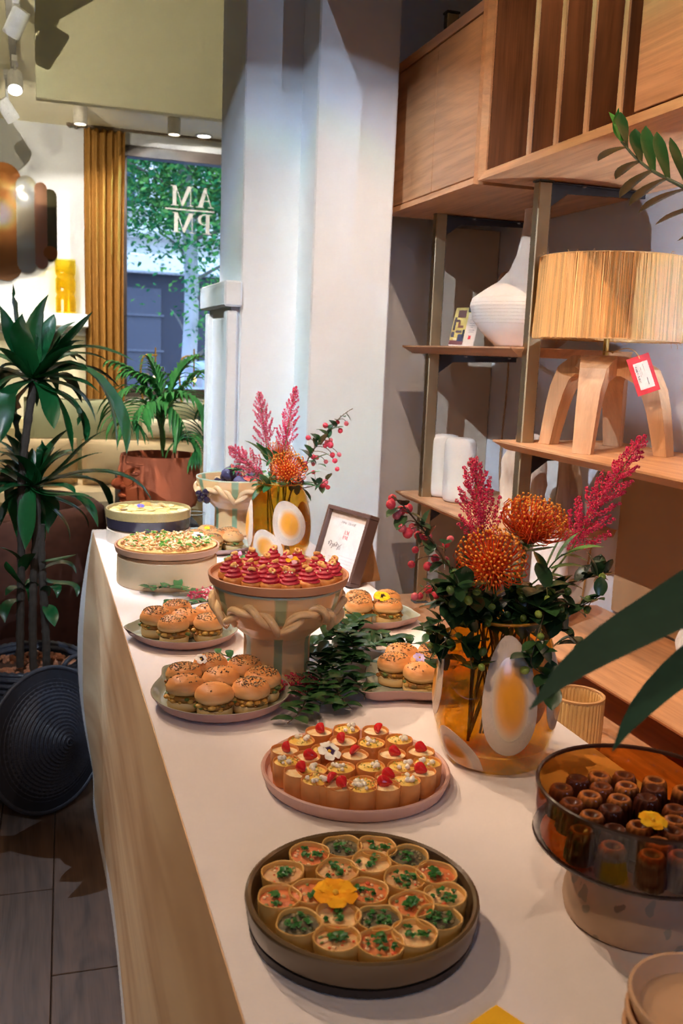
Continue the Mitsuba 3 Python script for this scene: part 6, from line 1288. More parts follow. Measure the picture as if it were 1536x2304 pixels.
def berry_branch(pts, berries, leaves, vx, vy, lab, k=1.0, wl=0.0075):
    t = thing('berry_branch', lab, 'branch')
    p = stiff(into_vase(pts, vx, vy, rf), 60); put('stem', shape(tube(p, np.linspace(0.0022, 0.0009, 60), 6), 'leaf', (84, 66, 48), smooth=True), t)
    for i, b in enumerate(berries):
        b = np.array(b)+rf.normal(size=3)*[0.002, 0.006, 0.0]; j = int(np.argmin(np.linalg.norm(p-b, axis=1))); s = k*rf.uniform(0.8, 1.2)*(1.35 if i in (5, 6) and k > 0.95 else 1)
        q = put('berry', (BERRY_S, BERRY_P)[i % 3 == 2], t, M=TM(b, rz=rf.uniform(0, 6), rx=rf.uniform(0, 3), s=s)); 
        if np.linalg.norm(p[j]-b) < 0.07: put('stalk', shape(tube(spline([p[max(0, j-2)], (p[j]+b)/2+[0, 0, 0.002], b], 6), 0.0007, 4), 'leaf', (104, 78, 56), smooth=True), t)
    for a, b in leaves: small_leaf(t, a, np.array(b)+[0, rf.uniform(-.006, .006), 0], wl*rf.uniform(0.85, 1.2), jitter_green((48, 78, 48), 14, rf))
    for i in range(12, 58, 2):
        d = rf.normal(size=3); d /= np.linalg.norm(d); d[1] = -abs(d[1])*0.5
        if p[i][2] > Z0+0.20: small_leaf(t, p[i], p[i]+d*0.027*k, 0.0085*k, jitter_green((42, 68, 44), 14, rf))
    return t
berry_branch(N_PINK, N_PINKB, N_PINKL, NX, NY, 'arching branch with pink berries on the left of the near bouquet', 1.0)
fp2 = berry_branch(F_PINK[0], F_PINKB[:-10], F_LEAF[18:25]+F_LEAF[35:], FX2, FY2, 'branch with clustered pink berries rising to the right in the far vase', 1.05, 0.009)
berry_branch(F_PINK[1], [F_PINKB[i] for i in (19, 20, 21, 22, 23, 24, 25, 26)], F_LEAF[25:28], FX2, FY2, 'short branch with pink berries hanging over the lip of the far vase', 1.05, 0.009)
fl = thing('foliage_stem', 'fresh green leafy stem low on the left of the far bouquet', 'branch')
p = stiff(into_vase([(0.604, 2.345, 1.13), (0.58, 2.33, 1.17), (0.55, 2.32, 1.19)], FX2, FY2, rf), 30); put('stem', shape(tube(p, np.linspace(0.002, 0.001, 30), 6), 'leaf', (90, 110, 60), smooth=True), fl)
for a, b in F_LEAF[:18]+F_LEAF[28:35]: small_leaf(fl, a, np.array(b)+[0, rf.uniform(-.01, .01), 0], 0.0105*rf.uniform(0.85, 1.2), jitter_green((62, 112, 62), 20, rf))
for k in range(14):
    a = rf.uniform(0, 2*PI); b = np.array([FX2+0.045*math.cos(a), FY2+0.045*math.sin(a), Z0+0.20]); small_leaf(fl, b, b+[0.05*math.cos(a), 0.05*math.sin(a)-0.01, rf.uniform(-0.02, 0.05)], 0.011, jitter_green((44, 88, 50), 16, rf))
GB = [shape(moved(ICO2, TM(s=(0.0046, 0.0046, 0.0056))), 'satin', c, smooth=True) for c in ((88, 112, 44), (108, 128, 52), (66, 92, 40))]
GNAME = ('upper left, toward the pink berries', 'lower left, pointing at the sliders', 'under the left astilbe plume', 'under the upper protea', 'longest on the right, toward the shelf', 'right side, second longest', 'drooping low on the right', 'hanging over the lip at the left', 'hanging in front of the egg shape', 'short, below the lower protea', 'short, right of the middle', 'left, behind the lower protea', 'right, behind the fern-like leaf', 'lowest on the left', 'right, below the longest branch')
for i, q in enumerate(N_GREEN):
    t = thing('greenery_branch', 'dark green-berried branch in the near vase, '+GNAME[i], 'branch', 'green berry branches of the near bouquet')
    p = stiff(into_vase(q, NX, NY, rf), 44); put('stem', shape(tube(p, np.linspace(0.0018, 0.0007, 44), 5), 'leaf', (84, 72, 50), smooth=True), t)
    first = max(10, int(np.argmax(p[:, 2] > Z0+0.205)))
    for j in range(first, 44, 2):
        for s in (0, 1, 2):
            d = rf.normal(size=3)*[1, 0.8, 0.8]; d /= np.linalg.norm(d); l = rf.uniform(0.022, 0.038)
            small_leaf(t, p[j], p[j]+d*l, l*0.36, jitter_green((34, 60, 34), 13, rf))
        if rf.rand() < 0.6:
            d = rf.normal(size=3); d /= np.linalg.norm(d); b = p[j]+d*0.014; b[1] -= 0.006
            put('berry', GB[rf.randint(3)], t, M=TM(b, rx=rf.uniform(0, 3), rz=rf.uniform(0, 6), s=rf.uniform(0.85, 1.2))); put('stalk', shape(tube([p[j], (p[j]+b)/2+[0, 0, 0.001], b], 0.0006, 4), 'leaf', (88, 92, 50), smooth=True), t)
fern = thing('rowan_leaf', 'fresh green feathery leaf leaning right in the near bouquet', 'branch')
p = stiff(into_vase(N_FERN, NX, NY, rf), 40); put('stem', shape(tube(p, np.linspace(0.0018, 0.0008, 40), 6), 'leaf', (98, 128, 62), smooth=True), fern)
for a, b in N_FERNL: small_leaf(fern, a, b, 0.0085, jitter_green((74, 122, 66), 14, rf))
# sprigs lying on the table
def sprig(lab, pts, nl, L, col, side=None, cat_='sprig', z=TT+0.004):
    t = thing('sprig', lab, cat_)
    p = spline([(x, y, z+h) for x, y, h in pts], 30); put('stem', shape(tube(p, np.linspace(0.0016, 0.0006, 30), 5), 'leaf', (86, 66, 46), smooth=True), t)
    for k in range(nl):
        j = 3+int(26*k/nl); ti = p[min(29, j+1)]-p[j-1]; ti /= np.linalg.norm(ti); sd = np.cross(ti, [0, 0, 1]); s = 1 if k % 2 else -1
        d = ti*rf.uniform(0.2, 0.7)+sd*s*0.8+np.array([0, 0, rf.uniform(-0.1, 0.55)]); d /= np.linalg.norm(d); l = L*rf.uniform(0.75, 1.2)
        b = p[j]+d*l; b[2] = max(b[2], TT+0.0025); small_leaf(t, p[j], b, l*0.30, jitter_green(col, 14, rf))
    return t
sprig('leafy green sprig lying left of the middle pedestal bowl, by the drum riser', [(0.345,1.965,0.006), (0.32,2.005,0.010), (0.275,2.045,0.010), (0.222,2.035,0.012)], 16, 0.030, (46, 92, 48))
sprig('second short sprig under the pink astilbe behind the sliders', [(0.36,1.93,0.003), (0.335,1.915,0.008), (0.29,1.90,0.006), (0.25,1.92,0.006)], 10, 0.028, (40, 86, 46))
t = astilbe([(0.395,1.965,TT+0.012), (0.36,1.965,TT+0.018), (0.315,1.975,TT+0.014)], 0, 0, 'pink astilbe lying on the table behind the left plate of sliders', None, 0.020, 0.075, PINK, 1.2, stem=False, twigs=20)
sprig('single small sprig left of the pedestal bowl foot', [(0.332,1.535,0.004), (0.312,1.556,0.010), (0.292,1.573,0.010)], 4, 0.024, (50, 104, 50))
GRN = [([(0.44,1.56,0.006),(0.50,1.55,0.03),(0.56,1.60,0.035),(0.61,1.66,0.03)],26,'far one, before the menu plate'), ([(0.43,1.50,0.008),(0.49,1.48,0.034),(0.55,1.49,0.034),(0.62,1.53,0.028)],28,'thick one behind the pointed plate'), ([(0.45,1.46,0.004),(0.52,1.50,0.02),(0.60,1.53,0.018),(0.72,1.535,0.016)],18,'tip reaching the table edge'), ([(0.47,1.50,0.006),(0.45,1.43,0.022),(0.43,1.35,0.018),(0.40,1.27,0.010)],26,'one pointing at the tartlets'),
       ([(0.46,1.46,0.006),(0.47,1.40,0.026),(0.49,1.34,0.020),(0.485,1.30,0.010)],24,'beside the pointed plate'), ([(0.44,1.40,0.004),(0.40,1.33,0.014),(0.37,1.27,0.010),(0.345,1.245,0.006)],18,'toward the nearest sliders'), ([(0.52,1.58,0.006),(0.53,1.52,0.042),(0.52,1.46,0.040),(0.50,1.41,0.030)],26,'topmost one of the heap'), ([(0.50,1.62,0.006),(0.56,1.58,0.03),(0.60,1.55,0.03),(0.66,1.56,0.02)],22,'behind the pointed plate rim'),
       ([(0.45,1.53,0.006),(0.48,1.44,0.030),(0.54,1.42,0.022)],22,'short one against the pedestal foot'), ([(0.47,1.40,0.004),(0.45,1.33,0.014),(0.455,1.27,0.008)],16,'shortest one at the front')]
for q, nl, lab in GRN: sprig('dark leafy sprig in the heap by the pedestal bowl, '+lab, q, nl, 0.034, (36, 66, 36))
astilbe([(0.462,1.345,TT+0.012), (0.425,1.372,TT+0.020), (0.385,1.378,TT+0.018), (0.352,1.36,TT+0.014)], 0, 0, 'crimson astilbe lying at the foot of the middle pedestal bowl', None, 0.028, 0.100, [(176, 28, 58), (200, 48, 78), (146, 22, 48)], 1.6, stem=False, twigs=26)
q = thing('bare_twig', 'thin bare brown twig beside the pointed plate near the right table edge', 'twig')
put('stem', shape(tube([(0.742,1.47,TT+0.002), (0.735,1.52,TT+0.018), (0.728,1.57,TT+0.034)], 0.0007, 5), 'leaf', (70, 44, 36), smooth=True), q)
for s in (-0.012, 0.010): put('shoot', shape(tube([(0.735,1.52,TT+0.018), (0.733+s, 1.555, TT+0.030)], 0.0005, 4), 'leaf', (70, 44, 36), smooth=True), q)
# blossoms lying in front of the far plate
t = sprig('sprig with pink blossoms in front of the far plate of sliders', [(0.440,2.262,0.010), (0.475,2.272,0.016), (0.520,2.300,0.014), (0.552,2.320,0.010)], 14, 0.024, (60, 112, 58))
for x, y, z in ((0.492, 2.276, 0.034), (0.487, 2.270, 0.022), (0.480, 2.268, 0.010), (0.500, 2.28, 0.012)):
    put('blossom', shape(ball((0.006, 0.006, 0.0075), (x, y, TT+z), ICO2), 'matte', (220, 140, 170), smooth=True), t)
# ================================================================ things on the shelves
t = thing('bottle_vase', 'tall white ceramic bottle vase with a long neck on the top shelf', 'vase')
RB = 0.175
put('body', shape(lathe([(0, 0), (0.085, 0), (0.095, 0.004), (0.134, 0.040), (0.162, 0.075), (RB, 0.118), (0.169, 0.140), (0.134, 0.166), (0.096, 0.190), (0.066, 0.222), (0.048, 0.265), (0.037, 0.32), (0.032, 0.37), (0.0315, 0.398), (0.028, 0.400), (0.026, 0.39), (0.026, 0.36), (0, 0.36)], 90), 'satin', (236, 224, 212), smooth=30, vary=0.03, freq=30), t, M=TM((1.398, 2.50, 1.4876)))
for k in range(7):
    z = 0.068+0.0095*k; put('groove_ring', shape(moved(trimesh.creation.torus(float(np.interp(z, [0.040, 0.075, 0.118, 0.140], [0.134, 0.162, RB, 0.169]))-0.001, 0.0016, 80, 6), TM((0, 0, z))), 'satin', (224, 210, 196), smooth=True), t, M=TM((1.398, 2.50, 1.4876)))
# leaning photo card with a clip
t = thing('photo_card', 'small photo card with a black clip leaning on the top shelf beside the bottle vase', 'card')
cu = np.array([0.55, -0.83, 0.0]); cu /= np.linalg.norm(cu); cn = np.array([-0.83, -0.55, 0]); cn /= np.linalg.norm(cn)
cup = np.array([0, 0, 1])*math.cos(0.32)-cn*math.sin(0.32); cf = np.cross(cu, cup)
CMt = np.eye(4); CMt[:3, 0], CMt[:3, 1], CMt[:3, 2] = cu, cup, cf; CMt[:3, 3] = (1.300, 2.845, 1.4895)
cw, ch = 0.094, 0.132
put('sheet', shape(bx(0, cw, 0, ch, -0.002, 0, 0.0003), 'matte', (226, 214, 206), smooth=False), t, M=CMt)
def patch(x0, x1, y0, y1, c, k=1): put('picture', shape(bx(x0*cw, x1*cw, y0*ch, y1*ch, 0, 0.0002+0.0001*k, 0), 'matte', c, smooth=False), t, M=CMt)
patch(0.0, 0.56, 0.12, 1.0, (206, 186, 108)); patch(0.0, 0.56, 0.03, 0.14, (112, 66, 62), 2); patch(0.56, 1.0, 0.86, 1.0, (210, 180, 110))
patch(0.14, 0.46, 0.74, 0.93, (92, 58, 50), 2); patch(0.04, 0.12, 0.40, 0.74, (64, 52, 52), 2); patch(0.06, 0.26, 0.62, 0.68, (70, 50, 46), 3); patch(0.22, 0.30, 0.50, 0.66, (110, 66, 50), 3)
patch(0.22, 0.44, 0.47, 0.53, (96, 56, 46), 3); patch(0.18, 0.42, 0.34, 0.40, (82, 62, 60), 3); patch(0.30, 0.55, 0.12, 0.30, (56, 54, 70), 3); patch(0.46, 0.54, 0.22, 0.42, (36, 34, 44), 4); patch(0.02, 0.14, 0.22, 0.36, (80, 70, 80), 3); patch(0.14, 0.28, 0.14, 0.20, (236, 226, 190), 3)
for k, (w, y) in enumerate(((0.24, 0.76), (0.22, 0.72), (0.25, 0.68), (0.05, 0.63), (0.25, 0.58), (0.22, 0.53), (0.08, 0.48), (0.22, 0.41), (0.20, 0.36))): patch(0.80-w/2, 0.80+w/2, y, y+0.014, (150, 138, 140), 1)
patch(0.73, 0.83, 0.18, 0.27, (206, 58, 70), 1)
put('clip', shape(bx(0.050, 0.058, ch-0.016, ch+0.010, -0.004, 0.004, 0.001), 'satin', (18, 18, 20)), t, M=CMt)
for s in (-1, 1): put('clip_handle', shape(tube([(0.054, ch+0.006, 0), (0.054+0.010*s, ch+0.018, 0.004*s)], 0.0018, 6), 'satin', (18, 18, 20), smooth=True), t, M=CMt)
put('rest', shape(tube([(cw*0.5, ch*0.7, -0.003), (cw*0.5, 0.005, -0.045)], 0.0015, 6), 'satin', (30, 28, 28), smooth=True), t, M=CMt)
# pale stone figures: a pair leaning together
def figure(lab, x, y, z, s, rz, base=True):
    t = thing('stone_figure', lab, 'sculpture'); M = TM((x, y, z), rz=rz, s=s)
    if base: put('base', shape(bx(-0.075, 0.075, -0.045, 0.045, 0, 0.028, 0.003), 'sandstone', smooth=30), t, M=M)
    b = 0.028 if base else 0.0
    def limb(pts, rs): 
        parts = [m3.Manifold.hull(man(ball(r0_, p0, ICO2))+man(ball(r1_, p1, ICO2))) for (p0, r0_), (p1, r1_) in zip(zip(pts[:-1], rs[:-1]), zip(pts[1:], rs[1:]))]
        q = parts[0]
        for w in parts[1:]: q = q+w
        return q
    one = limb([(-0.045, 0, b), (-0.055, 0.0, b+0.09), (-0.050, 0, b+0.17), (-0.030, 0, b+0.225)], [0.030, 0.026, 0.032, 0.022])+limb([(-0.050, 0, b+0.18), (-0.070, -0.01, b+0.10), (-0.062, -0.018, b+0.03)], [0.018, 0.013, 0.012])
    two = limb([(0.045, 0, b), (0.052, 0.0, b+0.09), (0.046, 0, b+0.17), (0.026, 0, b+0.222)], [0.030, 0.026, 0.030, 0.022])+limb([(0.046, 0, b+0.18), (0.070, -0.01, b+0.10), (0.060, -0.018, b+0.03)], [0.018, 0.013, 0.012])
    h1 = man(moved(ICO3, TM((-0.012, -0.006, b+0.252), s=(0.026, 0.026, 0.030)))); h2 = man(moved(ICO3, TM((0.030, 0.004, b+0.246), s=(0.024, 0.024, 0.028))))
    for nm, q in (('left_person', one+h1), ('right_person', two+h2)):
        q = q - man(bx(-1, 1, -1, 1, -1, b, 0)); m = unman(q.refine_to_length(0.010)); m = crumbly(m, 0.0022, 30, 3)
        put(nm, shape(m, 'sandstone', smooth=True), t, M=M)
figure('pale stone sculpture of a leaning couple behind the tall white bottle vase', 1.545, 2.915, 1.4875, 0.92, -0.5, False)
figure('pale stone couple sculpture on a block right of the marble cylinders', 1.425, 2.505, 0.9668, 0.88, -0.6)
def driftwood(lab, x, y, z, h, rz):
    t = thing('wood_sculpture', lab, 'sculpture')
    n, m_ = 26, 30; v, f = [], []
    for i in range(m_):
        u = i/(m_-1)
        for j in range(n):
            a = 2*PI*j/n; w = 0.040*(1-0.18*u)*(1+0.12*math.sin(3*u+1)); e = (abs(math.cos(a))**4+abs(math.sin(a))**4)**-0.25
            k = 1.0 if u < 0.93 else math.sqrt(max(0.0, 1-((u-0.93)/0.07)**2)*0.85+0.15*(u < 1))
            v.append(((w*math.cos(a)*e*1.05+0.008*math.sin(5*u))*k, w*0.62*math.sin(a)*e*k+0.004*math.sin(9*a+u*3), h*u))
    for i in range(m_-1):
        for j in range(n):
            q = [i*n+j, i*n+(j+1) % n, (i+1)*n+(j+1) % n, (i+1)*n+j]; f += [[q[0], q[1], q[2]], [q[0], q[2], q[3]]]
    v += [(0, 0, 0), (0, 0, h)]; k = len(v); f += [[k-2, (j+1) % n, j] for j in range(n)]+[[k-1, (m_-1)*n+j, (m_-1)*n+(j+1) % n] for j in range(n)]
    put('carving', shape(mk(v, f), 'sandstone', smooth=45), t, M=TM((x, y, z+0.022), rz=rz)); put('base', shape(bx(-0.052, 0.052, -0.036, 0.036, 0, 0.022, 0.003), 'sandstone', smooth=30), t, M=TM((x, y, z), rz=rz))
driftwood('whitish carved block sculpture under the lamp shelf, right of the second post', 1.565, 2.475, 0.9668, 0.215, 0.4)
for x, y, lab in ((1.365, 2.965, 'white marble pill-shaped cylinder, partly hidden behind the other one'), (1.368, 2.842, 'white marble pill-shaped cylinder, front one of the two')):
    t = thing('marble_cylinder', lab, 'vase'); 
    put('body', shape(lathe([(0, 0), (0.040, 0), (0.049, 0.004), (0.053, 0.014), (0.0545, 0.03), (0.0545, 0.190), (0.052, 0.205), (0.044, 0.215), (0.032, 0.218), (0, 0.2185)], 56), 'gloss', (232, 224, 214), smooth=True, vary=0.06, freq=18), t, M=TM((x, y, 0.9665)))
    put('felt', shape(lathe([(0, -0.0004), (0.039, -0.0004), (0.039, 0.0), (0, 0.0)], 30), 'matte', (120, 110, 100)), t, M=TM((x, y, 0.9666)))
# white bottle under the lamp shelf, ribbed globe vase and ribbed pot
t = thing('white_bottle', 'white ceramic bottle with a short neck on the lowest shelf behind the near bouquet', 'vase')
put('body', shape(lathe([(0, 0), (0.046, 0), (0.050, 0.004), (0.052, 0.10), (0.050, 0.215), (0.044, 0.238), (0.028, 0.250), (0.018, 0.256), (0.017, 0.270), (0.020, 0.274), (0.014, 0.274), (0.012, 0.25), (0, 0.25)], 56), 'gloss', (236, 230, 224), smooth=30), t, M=TM((1.352, 2.20, 0.7176)))
put('lip', shape(moved(trimesh.creation.torus(0.0185, 0.002, 30, 6), TM((0, 0, 0.273))), 'gloss', (236, 230, 224), smooth=True), t, M=TM((1.352, 2.20, 0.7176)))
def ribbed(prof, ribs, amp, n=160):
    prof = np.asarray(prof, float); d = np.r_[0, np.cumsum(np.linalg.norm(np.diff(prof, axis=0), axis=1))]; s = np.linspace(0, d[-1], 60); P_ = np.c_[np.interp(s, d, prof[:, 0]), np.interp(s, d, prof[:, 1])]
    m = lathe(P_, n); v = np.asarray(m.vertices).copy(); a = np.arctan2(v[:, 1], v[:, 0]); r = np.hypot(v[:, 0], v[:, 1]); k = 1+amp*(np.abs(np.cos(a*ribs/2))-0.5)*np.clip(r/0.02, 0, 1)
    v[:, :2] *= k[:, None]; m.vertices = v; return m
t = thing('ribbed_vase', 'round white ribbed vase on the lowest shelf at the right edge', 'vase')
put('body', shape(ribbed([(0, 0), (0.040, 0), (0.052, 0.008), (0.088, 0.050), (0.102, 0.100), (0.088, 0.150), (0.050, 0.186), (0.030, 0.196), (0.030, 0.215), (0.025, 0.215), (0.022, 0.19), (0, 0.19)], 44, 0.035, 352), 'satin', (240, 238, 236), smooth=True), t, M=TM((1.49, 1.66, 0.7176)))
put('lip', shape(moved(trimesh.creation.torus(0.0275, 0.0028, 36, 6), TM((0, 0, 0.215))), 'satin', (240, 238, 236), smooth=True), t, M=TM((1.49, 1.66, 0.7176)))
t = thing('ribbed_pot', 'golden beige ribbed pot standing between the table and the shelves behind the near vase', 'pot')
put('wall', shape(ribbed([(0, 0.0), (0.050, 0.0), (0.0545, 0.004), (0.0565, 0.08), (0.0570, 0.148), (0.0560, 0.151), (0.0530, 0.151), (0.0520, 0.145), (0.050, 0.012), (0, 0.010)], 40, 0.05, 320), 'satin', (206, 166, 106), smooth=True), t, M=TM((1.118, 1.662, 0.5826)))
put('lip', shape(lathe([(0.0520, 0.1500), (0.0585, 0.1500), (0.0585, 0.1535), (0.0570, 0.1545), (0.0530, 0.1545), (0.0520, 0.1535), (0.0520, 0.1500)], 60), 'satin', (188, 142, 92)), t, M=TM((1.118, 1.662, 0.5826)))
# raffia lamp
lp = thing('raffia_lamp', 'table lamp with a wide raffia drum shade on a four-legged pale wood foot', 'lamp')
LXc, LYc, LZ = 1.42, 2.12, 1.2256
feet = [(1.354, 2.258), (1.307, 2.013), (1.534, 2.217), (1.509, 1.960)]
def leg(fx, fy):
    """A curved wooden leg of rectangular section from the hub to the foot."""
    d = np.array([fx-LXc, fy-LYc, 0]); R_ = np.linalg.norm(d); d /= R_; sd = np.array([-d[1], d[0], 0])
    u = [0.0, 0.25, 0.46, 0.62, 0.74, 0.86, 1.0]
    rr = np.array([0.00, 0.42, 0.66, 0.79, 0.87, 0.94, 1.0])*R_; zz = np.array([0.222, 0.219, 0.196, 0.155, 0.110, 0.055, 0.0])
    hw = [0.052, 0.046, 0.034, 0.029, 0.027, 0.025, 0.023]; th = [0.024, 0.025, 0.025, 0.023, 0.021, 0.019, 0.017]
    q = None; prev = None
    pth = np.c_[rr, zz]; tn = np.gradient(pth, axis=0); tn /= np.linalg.norm(tn, axis=1, keepdims=True)
    for k in range(7):
        n2 = np.array([-tn[k][1], tn[k][0]]) if k < 6 else np.array([1.0, 0.0])
        ring = [np.array([LXc, LYc, LZ])+d*(pth[k][0]+a*n2[0]*th[k])+np.array([0, 0, 1])*max(0.0, pth[k][1]+a*n2[1]*th[k])+sd*b*hw[k] for a in (-1, 1) for b in (-1, 1)]
        if prev is not None:
            h = m3.Manifold.hull_points(np.array(prev+ring)); q = h if q is None else q+h
        prev = ring
    return q
hub = man(moved(lathe([(0, 0.198), (0.060, 0.198), (0.075, 0.214), (0.070, 0.236), (0.040, 0.246), (0, 0.247)], 40), TM((LXc, LYc, LZ))))
put('hub', shape(unman(hub), 'oak_z', smooth=35), lp)
for fx, fy in feet: put('leg', shape(unman(leg(fx, fy)), 'oak_z', smooth=30), lp)
put('stem', shape(tube([(LXc, LYc, LZ+0.24), (LXc, LYc, LZ+0.40)], 0.0075, 14), 'metal', (206, 170, 90), smooth=True), lp)
put('socket', shape(lathe([(0, 0.36), (0.018, 0.36), (0.018, 0.42), (0, 0.42)], 20), 'satin', (230, 224, 210)), lp, M=TM((LXc, LYc, LZ)))
SR, SZ0, SZ1 = 0.187, 1.512, 1.716
n = 440; rn = np.random.RandomState(8); v, f = [], []; cols = []
nz = 9
rad = SR+0.0030*rn.rand(n); tone = rn.rand(n)
for i in range(n):
    a0 = 2*PI*i/n; w = 2*PI/n*0.62; r = rad[i]; sl = rn.normal()*0.006
    b = len(v); c = rgb(222, 170, 106)*(0.66+0.55*tone[i])
    for k in range(nz):
        u = k/(nz-1); z = SZ0+(SZ1-SZ0)*u+(rn.uniform(-0.003, 0.002) if k in (0, nz-1) else 0); tp_ = r-0.006*u+0.0008*math.sin(7*u+i)
        for s in (-1, 0, 1):
            a = a0+s*w+sl*u; q = tp_+(0.0022 if s == 0 else -0.0012); v.append((q*math.cos(a), q*math.sin(a), z)); cols.append(np.clip(c, 0, 1))
    for k in range(nz-1):
        for s in (0, 1):
            q = [b+3*k+s, b+3*k+s+1, b+3*k+s+4, b+3*k+s+3]; f += [[q[0], q[1], q[2]], [q[0], q[2], q[3]]]
sh_ = put('raffia_strands', shape(mk(v, f), 'matte', np.array(cols), smooth=True), lp, M=TM((LXc, LYc, 0)), kind='stuff')
put('lining', shape(lathe([(SR-0.0045, SZ0+0.001), (SR-0.0105, SZ1-0.001)], 80), 'matte', (222, 186, 132), smooth=40), lp, M=TM((LXc, LYc, 0)))
for z, r in ((SZ0, SR+0.0005), (SZ1, SR-0.0055)): put('binding', shape(moved(trimesh.creation.torus(r, 0.0022, 96, 6), TM((LXc, LYc, z))), 'matte', (206, 160, 104), smooth=True), lp)
for k in range(3):
    a = k*2*PI/3; put('spoke', shape(tube([(LXc, LYc, SZ1-0.006), (LXc+(SR-0.010)*math.cos(a), LYc+(SR-0.010)*math.sin(a), SZ1-0.004)], 0.002, 6), 'metal', (206, 170, 90), smooth=True), lp)
fr_ = []
for k in range(26):
    a = rn.uniform(0, 2*PI); top = rn.rand() < 0.4; z = SZ1 if top else SZ0; r = SR-(0.005 if top else 0); d = np.array([math.cos(a), math.sin(a), 0]); b = np.array([LXc, LYc, z])+d*r
    fr_.append(tube(spline([b, b+d*0.006+[0, 0, 0.006 if top else -0.006], b+d*rn.uniform(0.006, 0.014)+[0, rn.uniform(-.012, .012), rn.uniform(-0.016, 0.004)]], 7), 0.0004, 4))
put('loose_fibres', shape(cat(fr_), 'matte', (222, 176, 112), smooth=True), lp, kind='stuff')
put('cord', shape(tube(spline([(1.50, 2.20, LZ+0.21), (1.60, 2.30, LZ+0.12), (1.6405, 2.385, LZ-0.08), (1.6405, 2.45, 0.80), (1.6405, 2.47, 0.60)], 30), 0.003, 7), 'satin', (176, 138, 82), smooth=True), lp)
put('hanging_cord', shape(tube(spline([(1.636, 3.05, 1.46), (1.640, 3.055, 1.30), (1.636, 3.06, 1.10), (1.640, 3.05, 0.97)], 24), 0.0034, 7), 'satin', (150, 116, 80), smooth=True), label='thin tan cable hanging down the wall behind the marble cylinders', cat='cable')
up = thing('uplight', 'small white uplight standing on the lamp shelf, right of the raffia lamp', 'lamp')
put('body', shape(lathe([(0, 0), (0.03, 0), (0.034, 0.004), (0.040, 0.085), (0.036, 0.088), (0.030, 0.06), (0, 0.06)], 36), 'satin', (226, 224, 220)), up, M=TM((1.45, 1.40, 1.2256)))
put('lens', shape(lathe([(0, 0.061), (0.030, 0.061), (0.030, 0.066), (0, 0.067)], 30), 'satin', (250, 250, 250)), up, M=TM((1.45, 1.40, 1.2256)))
# red swing tag on the lamp
tg = thing('price_tag', 'red price tag with a white barcode label tied to the raffia lamp', 'tag')
to = np.array([1.398, 1.992, LZ+0.212]); ta = np.array([0.93, -0.37, 0]); ta /= np.linalg.norm(ta)
tdn = np.array([0.30, -0.23, -0.93]); tdn /= np.linalg.norm(tdn); ta = ta-tdn*np.dot(ta, tdn); ta /= np.linalg.norm(ta); tf = np.cross(ta, -tdn)
GM = np.eye(4); GM[:3, 0], GM[:3, 1], GM[:3, 2] = ta, -tdn, tf; GM[:3, 3] = (1.366, 1.950, LZ+0.236)
tw_, thh = 0.056, 0.094
put('card', shape(bx(0, tw_, -thh, 0, -0.0008, 0, 0.0002), 'matte', (204, 58, 64), smooth=False), tg, M=GM)
put('sticker', shape(bx(0.011, tw_-0.009, -thh+0.012, -0.016, 0, 0.0004, 0.0002), 'matte', (228, 220, 226), smooth=False), tg, M=GM)
bars = []
yy = -0.024
rn = np.random.RandomState(4)
while yy > -0.066:
    h = rn.choice([0.0006, 0.001, 0.0016]); bars.append(bx(0.0135, 0.0185, yy-h, yy, 0.0004, 0.0005, 0)); yy -= h+rn.choice([0.0007, 0.0011, 0.0026])
put('barcode', shape(cat(bars), 'matte', (52, 56, 74), smooth=False), tg, M=GM)
put('print', shape(cat([bx(0.022, 0.0228, -0.052, -0.034, 0.0004, 0.0005, 0), bx(0.0255, 0.0262, -0.048, -0.028, 0.0004, 0.0005, 0), bx(0.033, 0.0338, -0.040, -0.022, 0.0004, 0.0005, 0), bx(0.0335, 0.0355, -0.074, -0.056, 0.0004, 0.0005, 0)]), 'matte', (120, 116, 126), smooth=False), tg, M=GM)
kn = (GM @ np.array([tw_*0.55, -0.008, 0.002, 1]))[:3]
put('string', shape(cat([tube(spline([kn, kn+[-0.004, 0.010, 0.014], (1.400, 2.06, LZ+0.252), (LXc+0.008, LYc-0.006, LZ+0.256), (LXc-0.010, LYc+0.004, LZ+0.254)], 24), 0.0013, 6), tube(spline([(LXc-0.010, LYc, LZ+0.254), (LXc-0.008, LYc-0.010, LZ+0.256), (1.405, 2.06, LZ+0.256), (1.398, 2.02, LZ+0.254)], 16), 0.0012, 6)]), 'matte', (206, 176, 126), smooth=True), tg)
# ================================================================ the street outside
struct('street', shape(bx(-30, 40, 7.5, 60, -0.30, -0.15, 0), 'matte', (126, 126, 128), smooth=False))
bd = thing('shop_facade', 'pale stone building across the street with a dark shopfront at its foot', 'building')
BY = 17.0
STONE = (214, 212, 206)
put('shopfront', shape(bx(-6, 12, BY, BY+0.5, -0.15, 2.70, 0.01), 'satin', (44, 46, 60), smooth=False), bd)
put('shopfront_panel', shape(bx(0.4, 2.15, BY-0.05, BY, 0.2, 2.45, 0.01), 'satin', (74, 76, 88), smooth=False), bd)
for k in range(3): put('rail', shape(bx(0.3, 2.2, BY-0.09, BY-0.05, 0.72+0.62*k, 0.76+0.62*k, 0.005), 'satin', (92, 94, 104), smooth=False), bd)
put('fascia', shape(bx(-6, 12, BY-0.25, BY+0.5, 2.70, 3.02, 0.03), 'matte', (236, 236, 234), smooth=False), bd)
put('cornice', shape(bx(-6, 12, BY-0.35, BY+0.5, 3.30, 3.44, 0.04), 'matte', STONE, smooth=False), bd)
wallm = bx(-6, 12, BY, BY+0.5, 3.02, 14.0, 0)
holes = []
